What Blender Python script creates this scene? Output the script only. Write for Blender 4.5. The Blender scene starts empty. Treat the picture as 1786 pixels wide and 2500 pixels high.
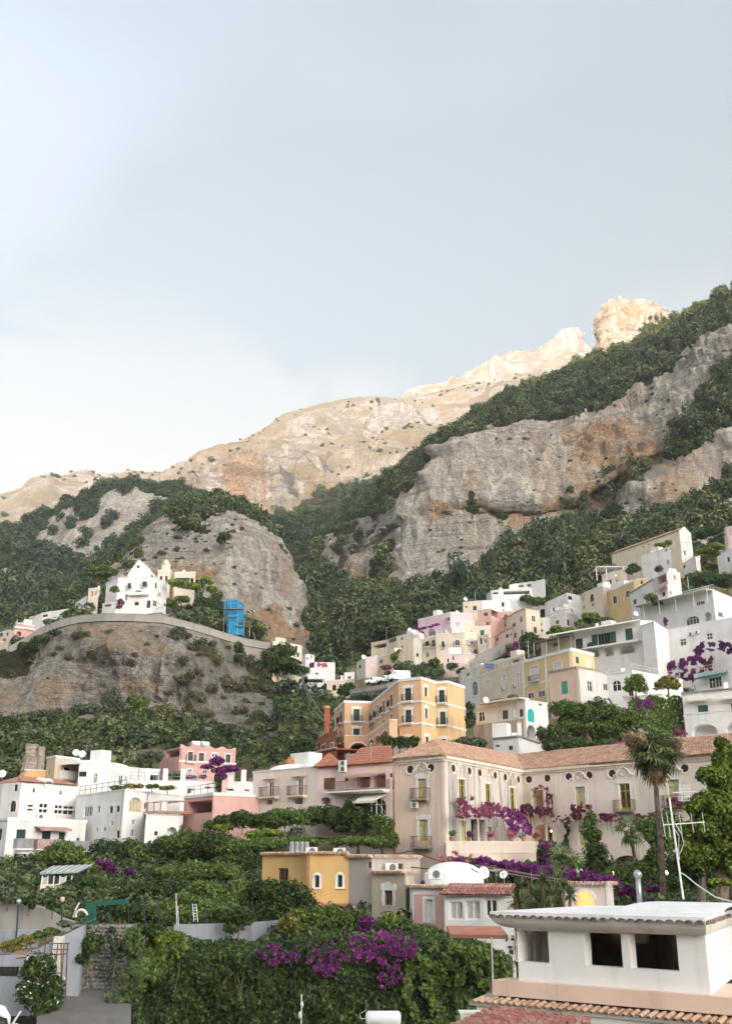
import bpy, math, random
import numpy as np
from mathutils import Vector
R = math.radians
random.seed(7)
rng = np.random.default_rng(7)
sc = bpy.context.scene
COL = sc.collection
# ------------------------------------------------------------------ camera, sky, sun, exposure
CX, CY, F = 893.0, 1250.0, 2500.0
TH = math.atan(870 / 2500)
CT, ST = math.cos(TH), math.sin(TH)
cd = bpy.data.cameras.new('camera')
cam = bpy.data.objects.new('camera', cd)
COL.objects.link(cam)
cd.sensor_width = 36
cd.lens = 36.0
cd.clip_start = 0.5
cd.clip_end = 30000
cam.rotation_euler = (math.pi / 2 + TH, 0, 0)
sc.camera = cam
SUN_AZ = R(-150)          # measured from +Y towards +X: behind the camera and to the left
SUN_EL = R(11)
w = bpy.data.worlds.new('World')
sc.world = w
w.use_nodes = True
wn, wl = w.node_tree.nodes, w.node_tree.links
wn.clear()
sky = wn.new('ShaderNodeTexSky')
sky.sky_type = 'NISHITA'
sky.sun_disc = False
sky.sun_elevation = SUN_EL
sky.sun_rotation = -SUN_AZ
sky.altitude = 50
sky.air_density = 1.0
sky.dust_density = 9.5
sky.ozone_density = 1.0
bg = wn.new('ShaderNodeBackground')
bg.inputs['Strength'].default_value = 0.15
wo = wn.new('ShaderNodeOutputWorld')
hsv = wn.new('ShaderNodeHueSaturation')
hsv.inputs['Saturation'].default_value = 0.55
wl.new(sky.outputs[0], hsv.inputs['Color'])
def wmath(op, a, b=None, c=None):
  n = wn.new('ShaderNodeMath')
  n.operation = op
  for i, v in enumerate((a, b, c)):
    if v is None:
      continue
    if isinstance(v, (int, float)):
      n.inputs[i].default_value = v
    else:
      wl.new(v, n.inputs[i])
  return n.outputs[0]
# thin high veil and broken cumulus, laid out on the sky dome
tc = wn.new('ShaderNodeTexCoord')
sep = wn.new('ShaderNodeSeparateXYZ')
wl.new(tc.outputs['Generated'], sep.inputs[0])
zz = wmath('ADD',wmath('MAXIMUM',sep.outputs[2],0.0),0.22)
cmb = wn.new('ShaderNodeCombineXYZ')
wl.new(wmath('DIVIDE', sep.outputs[0], zz), cmb.inputs[0])
wl.new(wmath('DIVIDE', sep.outputs[1], zz), cmb.inputs[1])
wl.new(wmath('MULTIPLY',sep.outputs[2],1.2),cmb.inputs[2])
n1 = wn.new('ShaderNodeTexNoise')
n1.inputs['Scale'].default_value = 1.9
n1.inputs['Detail'].default_value = 9
n1.inputs['Roughness'].default_value = 0.55
n1.inputs['Distortion'].default_value = 0.35
mp = wn.new('ShaderNodeMapping')
mp.inputs['Location'].default_value = (2.1, 0.35, 0.0)
wl.new(cmb.outputs[0], mp.inputs[0])
wl.new(mp.outputs[0], n1.inputs['Vector'])
# cumulus bank: low over the ridge
low = wmath('SUBTRACT',1.0,wmath('MINIMUM',wmath('MAXIMUM',wmath('DIVIDE',wmath('SUBTRACT',sep.outputs[2],0.36),0.16),0.0),1.0))
left = wmath('MINIMUM',wmath('MAXIMUM',wmath('MULTIPLY',wmath('SUBTRACT',-0.045,sep.outputs[0]),5.0),-0.6),0.6)
cov = wmath('ADD',n1.outputs[0],wmath('MULTIPLY',wmath('MULTIPLY',left,low),0.17))
cr = wn.new('ShaderNodeMapRange')
cr.interpolation_type = 'SMOOTHSTEP'
cr.inputs['From Min'].default_value = 0.515
cr.inputs['From Max'].default_value = 0.58
wl.new(cov, cr.inputs['Value'])
cum = wmath('MULTIPLY', cr.outputs[0], low)
n2 = wn.new('ShaderNodeTexNoise')
n2.inputs['Scale'].default_value = 0.55
n2.inputs['Detail'].default_value = 4
wl.new(cmb.outputs[0], n2.inputs['Vector'])
veil = wmath('MULTIPLY',wmath('MINIMUM',wmath('MAXIMUM',wmath('MULTIPLY',wmath('SUBTRACT',n2.outputs[0],0.25),3.5),0.0),1.0),0.8)
mixv = wn.new('ShaderNodeMix')
mixv.data_type = 'RGBA'
wl.new(veil, mixv.inputs[0])
wl.new(hsv.outputs[0], mixv.inputs[6])
bw = wn.new('ShaderNodeRGBToBW')
wl.new(sky.outputs[0], bw.inputs[0])
def wscale(f, tint):
  n = wn.new('ShaderNodeMix')
  n.data_type = 'RGBA'
  n.blend_type = 'MULTIPLY'
  n.inputs[0].default_value = 1.0
  wl.new(wmath('MULTIPLY', bw.outputs[0], f), n.inputs[6])
  n.inputs[7].default_value = (*tint, 1)
  return n.outputs[2]
vm = wn.new('ShaderNodeMix')
vm.data_type = 'RGBA'
vm.blend_type = 'ADD'
vm.inputs[0].default_value = 1.0
wl.new(wscale(0.29, (0.97, 1.0, 1.03)), vm.inputs[6])
vm.inputs[7].default_value = (0.25, 0.305, 0.32, 1)
wl.new(vm.outputs[2], mixv.inputs[7])
mixc = wn.new('ShaderNodeMix')
mixc.data_type = 'RGBA'
wl.new(cum, mixc.inputs[0])
wl.new(mixv.outputs[2], mixc.inputs[6])
mixc.inputs[7].default_value = (1.1, 1.1, 1.09, 1)
wl.new(mixc.outputs[2], bg.inputs['Color'])
wl.new(bg.outputs[0], wo.inputs['Surface'])
sd = bpy.data.lights.new('sun', 'SUN')
sd.energy = 2.0
sd.angle = R(0.55)
sd.color = (1.0, 0.76, 0.55)
sun = bpy.data.objects.new('sun', sd)
COL.objects.link(sun)
SUN_DIR = Vector((math.sin(SUN_AZ) * math.cos(SUN_EL),math.cos(SUN_AZ) * math.cos(SUN_EL),math.sin(SUN_EL)))
sun.rotation_euler = SUN_DIR.to_track_quat('Z','Y').to_euler()
vs = sc.view_settings
vs.view_transform = 'Standard'
vs.look = 'None'
vs.gamma = 1.0
vs.use_curve_mapping = False
vs.exposure = 2.7
sc.cycles.max_bounces = 6
sc.cycles.diffuse_bounces = 4
sc.cycles.glossy_bounces = 2
sc.cycles.transmission_bounces = 3
sc.cycles.volume_bounces = 1
sc.cycles.transparent_max_bounces = 8
# ------------------------------------------------------------------ measuring: a sight line of the surveyed viewpoint, met at a known distance
def ray(px, py):
  X = (px - CX) / F
  Yc = (CY - py) / F
  return np.array((X, CT - ST * Yc, ST + CT * Yc))
def P(px, py, Y):
  d = ray(px, py)
  return Vector(d * (Y / d[1]))
def Pz(px, py, z):
  d = ray(px, py)
  return Vector(d * (z / d[2]))
def proj(p):
  p = np.asarray(p, float)
  f = p[..., 1] * CT + p[..., 2] * ST
  u = -p[..., 1] * ST + p[..., 2] * CT
  f = np.maximum(f, 1e-3)
  return CX + F * p[..., 0] / f, CY - F * u / f
# ------------------------------------------------------------------ noise
def _h(ix, iy, iz, s):
  n = (ix * 374761393 + iy * 668265263 + iz * 2147483647 + s * 1274126177) & 0xFFFFFFFF
  n = ((n ^ (n >> 13)) * 1274126177) & 0xFFFFFFFF
  n = n ^ (n >> 16)
  return (n & 0xFFFFFF) / float(0xFFFFFF)
def vnoise(p, s=0):
  p = np.asarray(p, float)
  i = np.floor(p).astype(np.int64)
  f = p - i
  f = f * f * f * (f * (f * 6 - 15) + 10)
  x, y, z = i[..., 0], i[..., 1], i[..., 2]
  fx, fy, fz = f[..., 0], f[..., 1], f[..., 2]
  r = 0
  for a in (0, 1):
    wx = fx if a else 1 - fx
    for b in (0, 1):
      wy = fy if b else 1 - fy
      for c in (0, 1):
        wz = fz if c else 1 - fz
        r = r + wx * wy * wz * _h(x + a,y + b,z + c,s)
  return r * 2 - 1
def fbm(p, octv=4, s=0, gain=0.5):
  p = np.asarray(p, float)
  a, r, t = 1.0, 0, 0
  for k in range(octv):
    r = r + a * vnoise(p * (2.03 ** k) + 17.3 * k,s + k)
    t += a
    a *= gain
  return r / t
def inside(px, py, poly):
  c = np.zeros(px.shape, bool)
  n = len(poly)
  j = n - 1
  for i in range(n):
    xi, yi = poly[i]
    xj, yj = poly[j]
    k = ((yi > py) != (yj > py)) & (px < (xj - xi) * (py - yi) / (yj - yi + 1e-9) + xi)
    c ^= k
    j = i
  return c
# ------------------------------------------------------------------ objects
def prop(o, label=None, cat=None, group=None, kind=None):
  if label:
    o['label'] = label
  if cat:
    o['category'] = cat
  if group:
    o['group'] = group
  if kind:
    o['kind'] = kind
  return o
def origin(o):
  v = Vector((0, 0, 0))
  while o is not None:
    v += o.location
    o = o.parent
  return v
def thing(name,label,cat,loc=(0,0,0),group=None,kind=None):
  o = bpy.data.objects.new(name, None)
  COL.objects.link(o)
  o.location = loc
  o.empty_display_size = 0.5
  return prop(o, label, cat, group, kind)
def raw_obj(name,verts,faces,mat,parent=None,smooth=False,loc=None):
  me = bpy.data.meshes.new(name)
  off = origin(parent) if parent is not None else (Vector(loc) if loc is not None else Vector((0,0,0)))
  if isinstance(verts, np.ndarray):
    v = verts - np.array(off)
  else:
    v = [(a[0] - off.x,a[1] - off.y,a[2] - off.z) for a in verts]
  me.from_pydata(v if not isinstance(v,np.ndarray) else v.tolist(),[],faces)
  me.materials.append(mat)
  if smooth:
    me.polygons.foreach_set('use_smooth',[True] * len(me.polygons))
  o = bpy.data.objects.new(name, me)
  COL.objects.link(o)
  if parent is not None:
    o.parent = parent
  elif loc is not None:
    o.location = loc
  return o
def np_mesh(name, v, quads, mat, smooth=False):
  """fast mesh from arrays of vertices and quads (or triangles)"""
  me = bpy.data.meshes.new(name)
  k = quads.shape[1]
  me.vertices.add(len(v))
  me.vertices.foreach_set('co',np.asarray(v,np.float32).ravel())
  me.loops.add(quads.size)
  me.loops.foreach_set('vertex_index',quads.astype(np.int32).ravel())
  me.polygons.add(len(quads))
  me.polygons.foreach_set('loop_start',np.arange(0,quads.size,k,dtype=np.int32))
  me.polygons.foreach_set('loop_total',np.full(len(quads),k,dtype=np.int32))
  if smooth:
    me.polygons.foreach_set('use_smooth',np.ones(len(quads),bool))
  me.materials.append(mat)
  me.update(calc_edges=True)
  return me
def link(name, me, parent=None, loc=None):
  o = bpy.data.objects.new(name, me)
  COL.objects.link(o)
  if parent is not None:
    o.parent = parent
  if loc is not None:
    o.location = loc
  return o
class MB:
  def __init__(s):
    s.v = []
    s.f = []
  def poly(s, pts):
    i = len(s.v)
    s.v += [tuple(p) for p in pts]
    s.f.append(tuple(range(i, i + len(pts))))
  def hexa(s, p):
    """8 corners: 0-3 bottom loop, 4-7 top loop"""
    i = len(s.v)
    s.v += [tuple(q) for q in p]
    for f in ((3,2,1,0),(4,5,6,7),(0,1,5,4),(1,2,6,5),(2,3,7,6),(3,0,4,7)):
      s.f.append(tuple(i + k for k in f))
  def box(s, c, ux, uy, uz):
    """centre and three half vectors"""
    c,ux,uy,uz = Vector(c),Vector(ux),Vector(uy),Vector(uz)
    s.hexa([c - ux - uy - uz,c + ux - uy - uz,c + ux + uy - uz,c - ux + uy - uz,
        c - ux - uy + uz,c + ux - uy + uz,c + ux + uy + uz,c - ux + uy + uz])
  def abox(s, x0, x1, y0, y1, z0, z1):
    s.hexa([(x0,y0,z0),(x1,y0,z0),(x1,y1,z0),(x0,y1,z0),(x0,y0,z1),(x1,y0,z1),(x1,y1,z1),(x0,y1,z1)])
  def tube(s, pts, rad, n=6, cap=True):
    pts = [Vector(p) for p in pts]
    if not isinstance(rad, (list, tuple)):
      rad = [rad] * len(pts)
    rings = []
    for k, p in enumerate(pts):
      d = (pts[min(k + 1,len(pts) - 1)] - pts[max(k - 1,0)])
      d = d.normalized() if d.length > 1e-9 else Vector((0,0,1))
      a = d.cross(Vector((0.13,0.21,1)) if abs(d.z) < 0.95 else Vector((1,0.1,0))).normalized()
      b = d.cross(a)
      i = len(s.v)
      for m in range(n):
        t = 2 * math.pi * m / n
        s.v.append(tuple(p + (a * math.cos(t) + b * math.sin(t)) * rad[k]))
      rings.append(i)
    for a, b in zip(rings, rings[1:]):
      for m in range(n):
        q = (m + 1) % n
        s.f.append((a + m, a + q, b + q, b + m))
    if cap:
      s.f.append(tuple(rings[0] + m for m in reversed(range(n))))
      s.f.append(tuple(rings[-1] + m for m in range(n)))
  def lathe(s, c, prof, n=12):
    c = Vector(c)
    rings = []
    for r, z in prof:
      i = len(s.v)
      for m in range(n):
        t = 2 * math.pi * m / n
        s.v.append((c.x + r * math.cos(t),c.y + r * math.sin(t),c.z + z))
      rings.append(i)
    for a, b in zip(rings, rings[1:]):
      for m in range(n):
        q = (m + 1) % n
        s.f.append((a + m, a + q, b + q, b + m))
    s.f.append(tuple(rings[0] + m for m in reversed(range(n))))
    s.f.append(tuple(rings[-1] + m for m in range(n)))
  def build(s,name,mat,parent=None,smooth=False,loc=None):
    return raw_obj(name,s.v,s.f,mat,parent,smooth,loc)
# ------------------------------------------------------------------ materials
MATS = {}
class NT:
  def __init__(s, name):
    s.m = bpy.data.materials.new(name)
    s.m.use_nodes = True
    s.n, s.l = s.m.node_tree.nodes, s.m.node_tree.links
    s.b = s.n['Principled BSDF']
    s.b.inputs['Specular IOR Level'].default_value = 0.25
    s.b.inputs['Roughness'].default_value = 0.85
    s.geo = s.n.new('ShaderNodeNewGeometry')
    s.pos = s.geo.outputs['Position']
  def put(s, sock, v):
    if hasattr(v, 'is_output'):
      s.l.new(v, sock)
    else:
      sock.default_value = v
  def map(s, scale, rot=(0, 0, 0), vec=None):
    n = s.n.new('ShaderNodeMapping')
    n.inputs['Scale'].default_value = scale if isinstance(scale,tuple) else (scale,) * 3
    n.inputs['Rotation'].default_value = rot
    s.l.new(vec or s.pos, n.inputs[0])
    return n.outputs[0]
  def noise(s,scale,detail=4,rough=0.55,rot=(0,0,0),vec=None,dist=0.0):
    n = s.n.new('ShaderNodeTexNoise')
    n.inputs['Scale'].default_value = 1.0
    n.inputs['Detail'].default_value = detail
    n.inputs['Roughness'].default_value = rough
    n.inputs['Distortion'].default_value = dist
    s.l.new(s.map(scale, rot, vec), n.inputs['Vector'])
    return n.outputs[0]
  def ramp(s, v, a, b, lo=0.0, hi=1.0):
    n = s.n.new('ShaderNodeMapRange')
    n.interpolation_type = 'SMOOTHSTEP'
    s.put(n.inputs[0], v)
    for k, x in enumerate((a, b, lo, hi)):
      n.inputs[k + 1].default_value = x
    return n.outputs[0]
  def mix(s, f, a, b, blend='MIX'):
    n = s.n.new('ShaderNodeMix')
    n.data_type = 'RGBA'
    n.blend_type = blend
    s.put(n.inputs[0], f)
    s.put(n.inputs[6],a if hasattr(a,'is_output') else (*a,1))
    s.put(n.inputs[7],b if hasattr(b,'is_output') else (*b,1))
    return n.outputs[2]
  def math(s, op, a, b=0.0):
    n = s.n.new('ShaderNodeMath')
    n.operation = op
    s.put(n.inputs[0], a)
    s.put(n.inputs[1], b)
    return n.outputs[0]
  def attr(s, name):
    n = s.n.new('ShaderNodeAttribute')
    n.attribute_name = name
    return n.outputs['Fac']
  def rand(s):
    return s.n.new('ShaderNodeObjectInfo').outputs['Random']
  def bump(s, h, dist, strength=1.0):
    n = s.n.new('ShaderNodeBump')
    n.inputs['Strength'].default_value = strength
    n.inputs['Distance'].default_value = dist
    s.l.new(h, n.inputs['Height'])
    s.l.new(n.outputs[0], s.b.inputs['Normal'])
  def out(s, col, rough=None):
    s.put(s.b.inputs['Base Color'],col if hasattr(col,'is_output') else (*col,1))
    if rough is not None:
      s.put(s.b.inputs['Roughness'], rough)
    return s.m
def lin(r, g, b):
  f = lambda c: (c / 12.92 if c <= 0.04045 else ((c + 0.055) / 1.055) ** 2.4)
  return (f(r), f(g), f(b))
def plaster(name,col,stain=(0.30,0.27,0.23),amount=0.35,grime=0.0):
  """lime plaster: cloudy tone, rain streaks, worn patches"""
  if name in MATS:
    return MATS[name]
  t = NT(name)
  cloud = t.noise(0.35, 5, 0.6)
  streak = t.noise((1.1, 1.1, 0.07), 5, 0.65)
  patch = t.noise((0.22, 0.22, 0.3), 6, 0.7, dist=0.6)
  fine = t.noise(3.5, 3)
  c = t.mix(t.ramp(cloud,0.4,0.6,0,0.5),col,tuple(min(1,x * 0.82) for x in col))
  c = t.mix(t.ramp(streak,0.51,0.66,0,amount * 0.8),c,stain)
  c = t.mix(t.ramp(patch,0.55,0.66,0,amount * 0.8),c,tuple(0.55 * x + 0.45 * y for x,y in zip(col,stain)))
  if grime:
    g = t.noise((0.35, 0.35, 0.10), 7, 0.75, dist=0.8)
    c = t.mix(t.ramp(g,0.44,0.64,0,grime),c,(0.20,0.20,0.20))
  t.bump(fine, 0.02, 0.4)
  MATS[name] = t.out(c, 0.9)
  return MATS[name]
def simple(name,col,rough=0.6,var=0.15,metal=0.0,spec=None,scale=2.0):
  if name in MATS:
    return MATS[name]
  t = NT(name)
  f = t.noise(scale, 3)
  c = t.mix(t.ramp(f,0.3,0.7),tuple(x * (1 - var) for x in col),tuple(min(1,x * (1 + var)) for x in col))
  t.b.inputs['Metallic'].default_value = metal
  if spec is not None:
    t.b.inputs['Specular IOR Level'].default_value = spec
  MATS[name] = t.out(c, rough)
  return MATS[name]
def leafmat(name,dark,light,dry=None,transl=0.22,nscale=0.4,leafy=4.0):
  if name in MATS:
    return MATS[name]
  t = NT(name)
  n = t.noise(nscale, 3, 0.7)
  f = t.math('ADD',t.math('MULTIPLY',t.rand(),0.55),t.math('MULTIPLY',t.ramp(n,0.3,0.7),0.45))
  c = t.mix(f, dark, light)
  if dry:
    c = t.mix(t.ramp(t.noise(nscale * 0.7,2),0.6,0.75,0,0.6),c,dry)
  lf = t.noise(leafy, 1, 0.5)
  c = t.mix(t.ramp(lf,0.46,0.30,0,0.75),c,tuple(x * 0.38 for x in dark))
  c = t.mix(t.ramp(lf,0.52,0.68,0,0.8),c,tuple(min(1,x * 1.75) for x in light))
  tr = t.n.new('ShaderNodeBsdfTranslucent')
  t.l.new(c, tr.inputs['Color'])
  mx = t.n.new('ShaderNodeMixShader')
  mx.inputs[0].default_value = transl
  t.out(c, 0.7)
  t.b.inputs['Specular IOR Level'].default_value = 0.2
  t.l.new(t.b.outputs[0], mx.inputs[1])
  t.l.new(tr.outputs[0], mx.inputs[2])
  t.l.new(mx.outputs[0], t.n['Material Output'].inputs[0])
  MATS[name] = t.m
  return t.m
# ------------------------------------------------------------------ terrain materials
def rock_material(name,base,dark,warm,scale=1.0,grass=None):
  t = NT(name)
  k = 1.0 / scale
  wob = t.noise((0.05 * k, 0.05 * k, 0.03 * k), 5, 0.7)
  streak = t.noise((0.20 * k,0.20 * k,0.010 * k),8,0.78)
  bars = t.noise((0.06 * k, 0.06 * k, 0.004 * k), 5, 0.6)
  bed = t.noise((0.02 * k,0.02 * k,0.42 * k),6,0.75,rot=(R(6),R(-9),0))
  fine = t.noise(0.55 * k, 6, 0.8)
  big = t.noise(0.012 * k, 4, 0.6)
  vor = t.n.new('ShaderNodeTexVoronoi')
  vor.feature = 'DISTANCE_TO_EDGE'
  vor.inputs['Scale'].default_value = 1.0
  dj = t.n.new('ShaderNodeVectorMath')
  dj.operation = 'MULTIPLY_ADD'
  nz = t.n.new('ShaderNodeTexNoise')
  nz.inputs['Scale'].default_value = 0.25 * k
  nz.inputs['Detail'].default_value = 3
  t.l.new(t.pos, nz.inputs['Vector'])
  t.l.new(nz.outputs['Color'], dj.inputs[0])
  dj.inputs[1].default_value = (1.3, 1.3, 1.3)
  t.l.new(t.map((0.23 * k,0.23 * k,0.11 * k),(R(5),R(-9),0)),dj.inputs[2])
  t.l.new(dj.outputs[0], vor.inputs['Vector'])
  crack = t.ramp(vor.outputs['Distance'],0.0,0.09,1.0,0.0)
  vb = t.n.new('ShaderNodeTexVoronoi')
  vb.inputs['Scale'].default_value = 1.0
  t.l.new(dj.outputs[0], vb.inputs['Vector'])
  blk = t.n.new('ShaderNodeSeparateColor')
  t.l.new(vb.outputs['Color'], blk.inputs[0])
  c = t.mix(t.ramp(wob,0.36,0.64),tuple(min(1,x * 1.12) for x in base),tuple(x * 0.74 for x in base))
  c = t.mix(t.math('MULTIPLY',blk.outputs[0],0.32),c,tuple(x * 0.66 for x in base))
  c = t.mix(t.ramp(streak, 0.49, 0.56, 0, 0.75), c, dark)
  c = t.mix(t.ramp(bars,0.51,0.58,0,0.6),c,tuple(0.6 * a + 0.4 * b for a,b in zip(dark,warm)))
  c = t.mix(t.ramp(streak,0.47,0.42,0,0.6),c,tuple(min(1,x * 1.2) for x in base))
  c = t.mix(t.ramp(bed,0.55,0.60,0,0.6),c,tuple(x * 0.6 for x in dark))
  c = t.mix(t.ramp(fine,0.53,0.60,0,0.6),c,tuple(x * 0.5 for x in dark))
  c = t.mix(t.ramp(fine,0.47,0.34,0,0.55),c,tuple(min(1,x * 1.4) for x in base))
  c = t.mix(t.math('MULTIPLY',crack,0.12),c,tuple(x * 0.35 for x in dark))
  wst = t.ramp(t.noise((0.13 * k,0.13 * k,0.008 * k),5,0.7),0.38,0.56,0.25,1.0)
  wf = t.math('MULTIPLY',t.math('MULTIPLY',t.attr('warm'),wst),0.8)
  c = t.mix(wf,c,t.mix(t.ramp(fine,0.4,0.65),warm,tuple(x * 0.6 for x in warm)))
  c = t.mix(t.ramp(big,0.52,0.68,0,0.35),c,tuple(0.5 * a + 0.5 * b for a,b in zip(warm,base)))
  if grass:
    c = t.mix(t.math('MULTIPLY',t.attr('grass'),t.ramp(fine,0.62,0.44,0.15,1.0)),c,t.mix(t.ramp(t.noise(0.03 * k,4),0.4,0.62),grass[0],grass[1]))
  soil = t.mix(t.ramp(fine,0.4,0.6),(0.05,0.055,0.03),(0.10,0.085,0.05))
  c = t.mix(t.ramp(t.attr('forest'), 0.2, 0.7), c, soil)
  h = t.math('ADD',t.math('MULTIPLY',fine,1.0),t.math('ADD',t.math('MULTIPLY',streak,0.8),t.math('MULTIPLY',bed,0.9)))
  h = t.math('SUBTRACT',h,t.math('MULTIPLY',crack,0.12))
  t.bump(h, 3.0 * scale, 1.0)
  t.b.inputs['Specular IOR Level'].default_value = 0.1
  return t.out(c, 0.95)
M_CLIFF = rock_material('limestone_cliff',(0.75,0.685,0.595),(0.46,0.42,0.375),(0.66,0.41,0.235))
M_ROADROCK = rock_material('grey_scrub_rock',(0.54,0.49,0.43),(0.27,0.255,0.235),(0.56,0.42,0.29),0.7)
M_FAR = rock_material('far_limestone',(0.56,0.545,0.535),(0.33,0.33,0.34),(0.52,0.37,0.25),2.2,
          grass=((0.37,0.305,0.205),(0.27,0.245,0.16)))
def slope_material():
  t = NT('garden_earth')
  a = t.noise(0.25, 6, 0.7)
  b = t.noise(1.3, 5, 0.7)
  c = t.mix(t.ramp(a,0.4,0.6),(0.10,0.105,0.045),(0.20,0.165,0.10))
  c = t.mix(t.ramp(b,0.5,0.66,0,0.7),c,(0.06,0.08,0.03))
  c = t.mix(t.ramp(t.noise(0.6,4),0.6,0.7,0,0.6),c,(0.34,0.31,0.27))
  t.bump(b, 0.5, 0.8)
  return t.out(c, 0.95)
M_SLOPE = slope_material()
M_EARTH = simple('hillside_earth',(0.12,0.105,0.07),0.95,0.35,scale=0.4)
def row(pts):
  """control row -> function px -> (world point)"""
  a = np.array([(p[0], p[1], p[2]) for p in pts], float)
  return a
def patch(name,rows,px0,px1,nu,nv,mat,rock=1.0,scale=1.0,seed=0,forest=(),rockpoly=(),warm=(),grass=None,
    base_forest=0.0,skew=1.0,edge=14,smooth=True,taper=(0.0,0.0)):
  """terrain sheet through control rows (bottom to top); relief from 3-D noise; land cover stored per vertex"""
  us = np.linspace(px0, px1, nu)
  G = []
  for r in rows:
    a = np.array(r, float)
    y = np.interp(us, a[:, 0], a[:, 1])
    Y = np.interp(us, a[:, 0], a[:, 2])
    X = (us - CX) / F
    Yc = (CY - y) / F
    dy = CT - ST * Yc
    dz = ST + CT * Yc
    G.append(np.stack([X * Y / dy, Y, dz * Y / dy], -1))
  G = np.array(G)
  # spacing along v proportional to length
  L = np.linalg.norm(np.diff(G, axis=0), axis=2).mean(1)
  s = np.concatenate([[0], np.cumsum(L)])
  s /= s[-1]
  vs_ = np.linspace(0, 1, nv)
  V = np.empty((nv, nu, 3))
  for k in range(3):
    for i in range(nu):
      V[:, i, k] = np.interp(vs_, s, G[:, i, k])
  du = np.gradient(V, axis=1)
  dv = np.gradient(V, axis=0)
  N = np.cross(du, dv)
  N /= np.linalg.norm(N, axis=2, keepdims=True) + 1e-9
  N[N[..., 1] > 0.95] *= -1
  px, py = proj(V)
  jx = px + fbm(V / (18 * scale),4,seed + 50) * edge * 2.2
  jy = py + fbm(V / (18 * scale) + 31,4,seed + 60) * edge * 2.2
  fo = np.full(px.shape, float(base_forest))
  for poly in forest:
    val = 1.0
    if isinstance(poly, tuple):
      poly, val = poly
    fo[inside(jx, jy, poly)] = val
  for poly in rockpoly:
    val = 0.0
    if isinstance(poly, tuple):
      poly, val = poly
    fo[inside(jx, jy, poly)] = val
  wa = np.zeros(px.shape)
  for poly in warm:
    wa[inside(jx, jy, poly)] = 1.0
  k = 1.0 / scale
  steep = np.clip(1 - np.abs(N[..., 2]) * 1.1, 0.15, 1)
  big = fbm(V * k / 42, 3, seed) * 7.0
  fl = 1 - np.abs(fbm(V * k * np.array((1 / 8,1 / 8,1 / 40)),4,seed + 3)) * 2
  bedt = (V[...,2] + 0.16 * V[...,0]) * k / 11 + fbm(V * k / 50,3,seed + 5) * 1.6
  fr = bedt - np.floor(bedt)
  bed = np.where(fr < 0.78, fr / 0.78, (1 - fr) / 0.22)
  bedamp = np.clip(fbm(V * k / 30,2,seed + 9) * 1.6 + 0.45,0.0,1.3)
  bt2 = (V[...,2] + 0.16 * V[...,0]) * k / 3.1 + fbm(V * k / 25,3,seed + 15) * 1.6
  fr2 = bt2 - np.floor(bt2)
  bed2 = np.where(fr2 < 0.7, fr2 / 0.7, (1 - fr2) / 0.3)
  crag = fbm(V * k / 6.0, 5, seed + 7, 0.6)
  rid = (1 - np.abs(fbm(V * k / 13.0,4,seed + 17)) * 3.2)
  rid2 = (1 - np.abs(fbm(V * k / 4.0,3,seed + 19)) * 3.0)
  rib = 1 - np.abs(fbm(V * k * np.array((1 / 24,1 / 24,1 / 110)),3,seed + 23)) * 3
  D = big * 1.7 + steep * rib * 3.2 + steep * (fl * 2.6 + bed * 6.0 * bedamp + bed2 * 2.6 * bedamp + crag * 4.5 + rid * 2.4 + rid2 * 1.2)
  D = D * rock * scale
  vv = vs_[:, None]
  for tp, q_ in zip(taper, (vv, 1 - vv)):
    if tp:
      t_ = np.clip(q_ / tp, 0, 1)
      D = D * (t_ * t_ * (3 - 2 * t_))
  D *= np.where(fo > 0.5, 0.55, 1.0)
  V = V + N * D[..., None]
  idx = np.arange(nu * nv).reshape(nv, nu)
  q = np.stack([idx[:-1,:-1],idx[:-1,1:],idx[1:,1:],idx[1:,:-1]],-1).reshape(-1,4)
  me = np_mesh(name, V.reshape(-1, 3), q, mat, smooth)
  for an,av in (('forest',fo),('warm',wa),('grass',None)):
    if an == 'grass':
      if grass is None:
        continue
      av = grass(V, N, fo)
    at = me.attributes.new(an, 'FLOAT', 'POINT')
    at.data.foreach_set('value',av.astype(np.float32).ravel())
  o = link(name, me)
  return o, V, N, fo
def structure(o, label):
  prop(o[0] if isinstance(o,tuple) else o,label,None,None,'structure')
  return o
# far peak
xs = [700,900,1000,1100,1140,1160,1200,1230,1270,1330,1365,1395,1412,1424,1440,1500,1700,2400]
ys = [1030,1000,965,940,914,902,880,858,845,826,818,820,838,850,885,905,930,1000]
crest = [(x, y, 2100) for x, y in zip(xs, ys)]
cliffb = [(x,y + (75 if 1120 <= x <= 1440 else 30),2030) for x,y in zip(xs,ys)]
def grass_slope(lo, hi, seed):
  def f(V, N, fo):
    g = fbm(V / 90.0, 4, seed) * 0.9
    flat = np.clip((np.abs(N[...,2]) - lo) / (hi - lo),0,1)
    g2 = fbm(V / 22.0, 4, seed + 3) * 1.5
    return np.clip((flat - 0.45) * 1.4 + g * 1.3 + g2 - 0.08,0,1)
  return f
structure(patch('far_peak',[[(x,1400,1600) for x in (700,2400)],[(x,1060,1880) for x in (700,2400)],cliffb,crest],700,2400,260,120,M_FAR,
        rock=1.3,scale=3.0,seed=11,grass=grass_slope(0.35,0.6,4)),
    'pale bare rock summit behind the grassy ridge')
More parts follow.
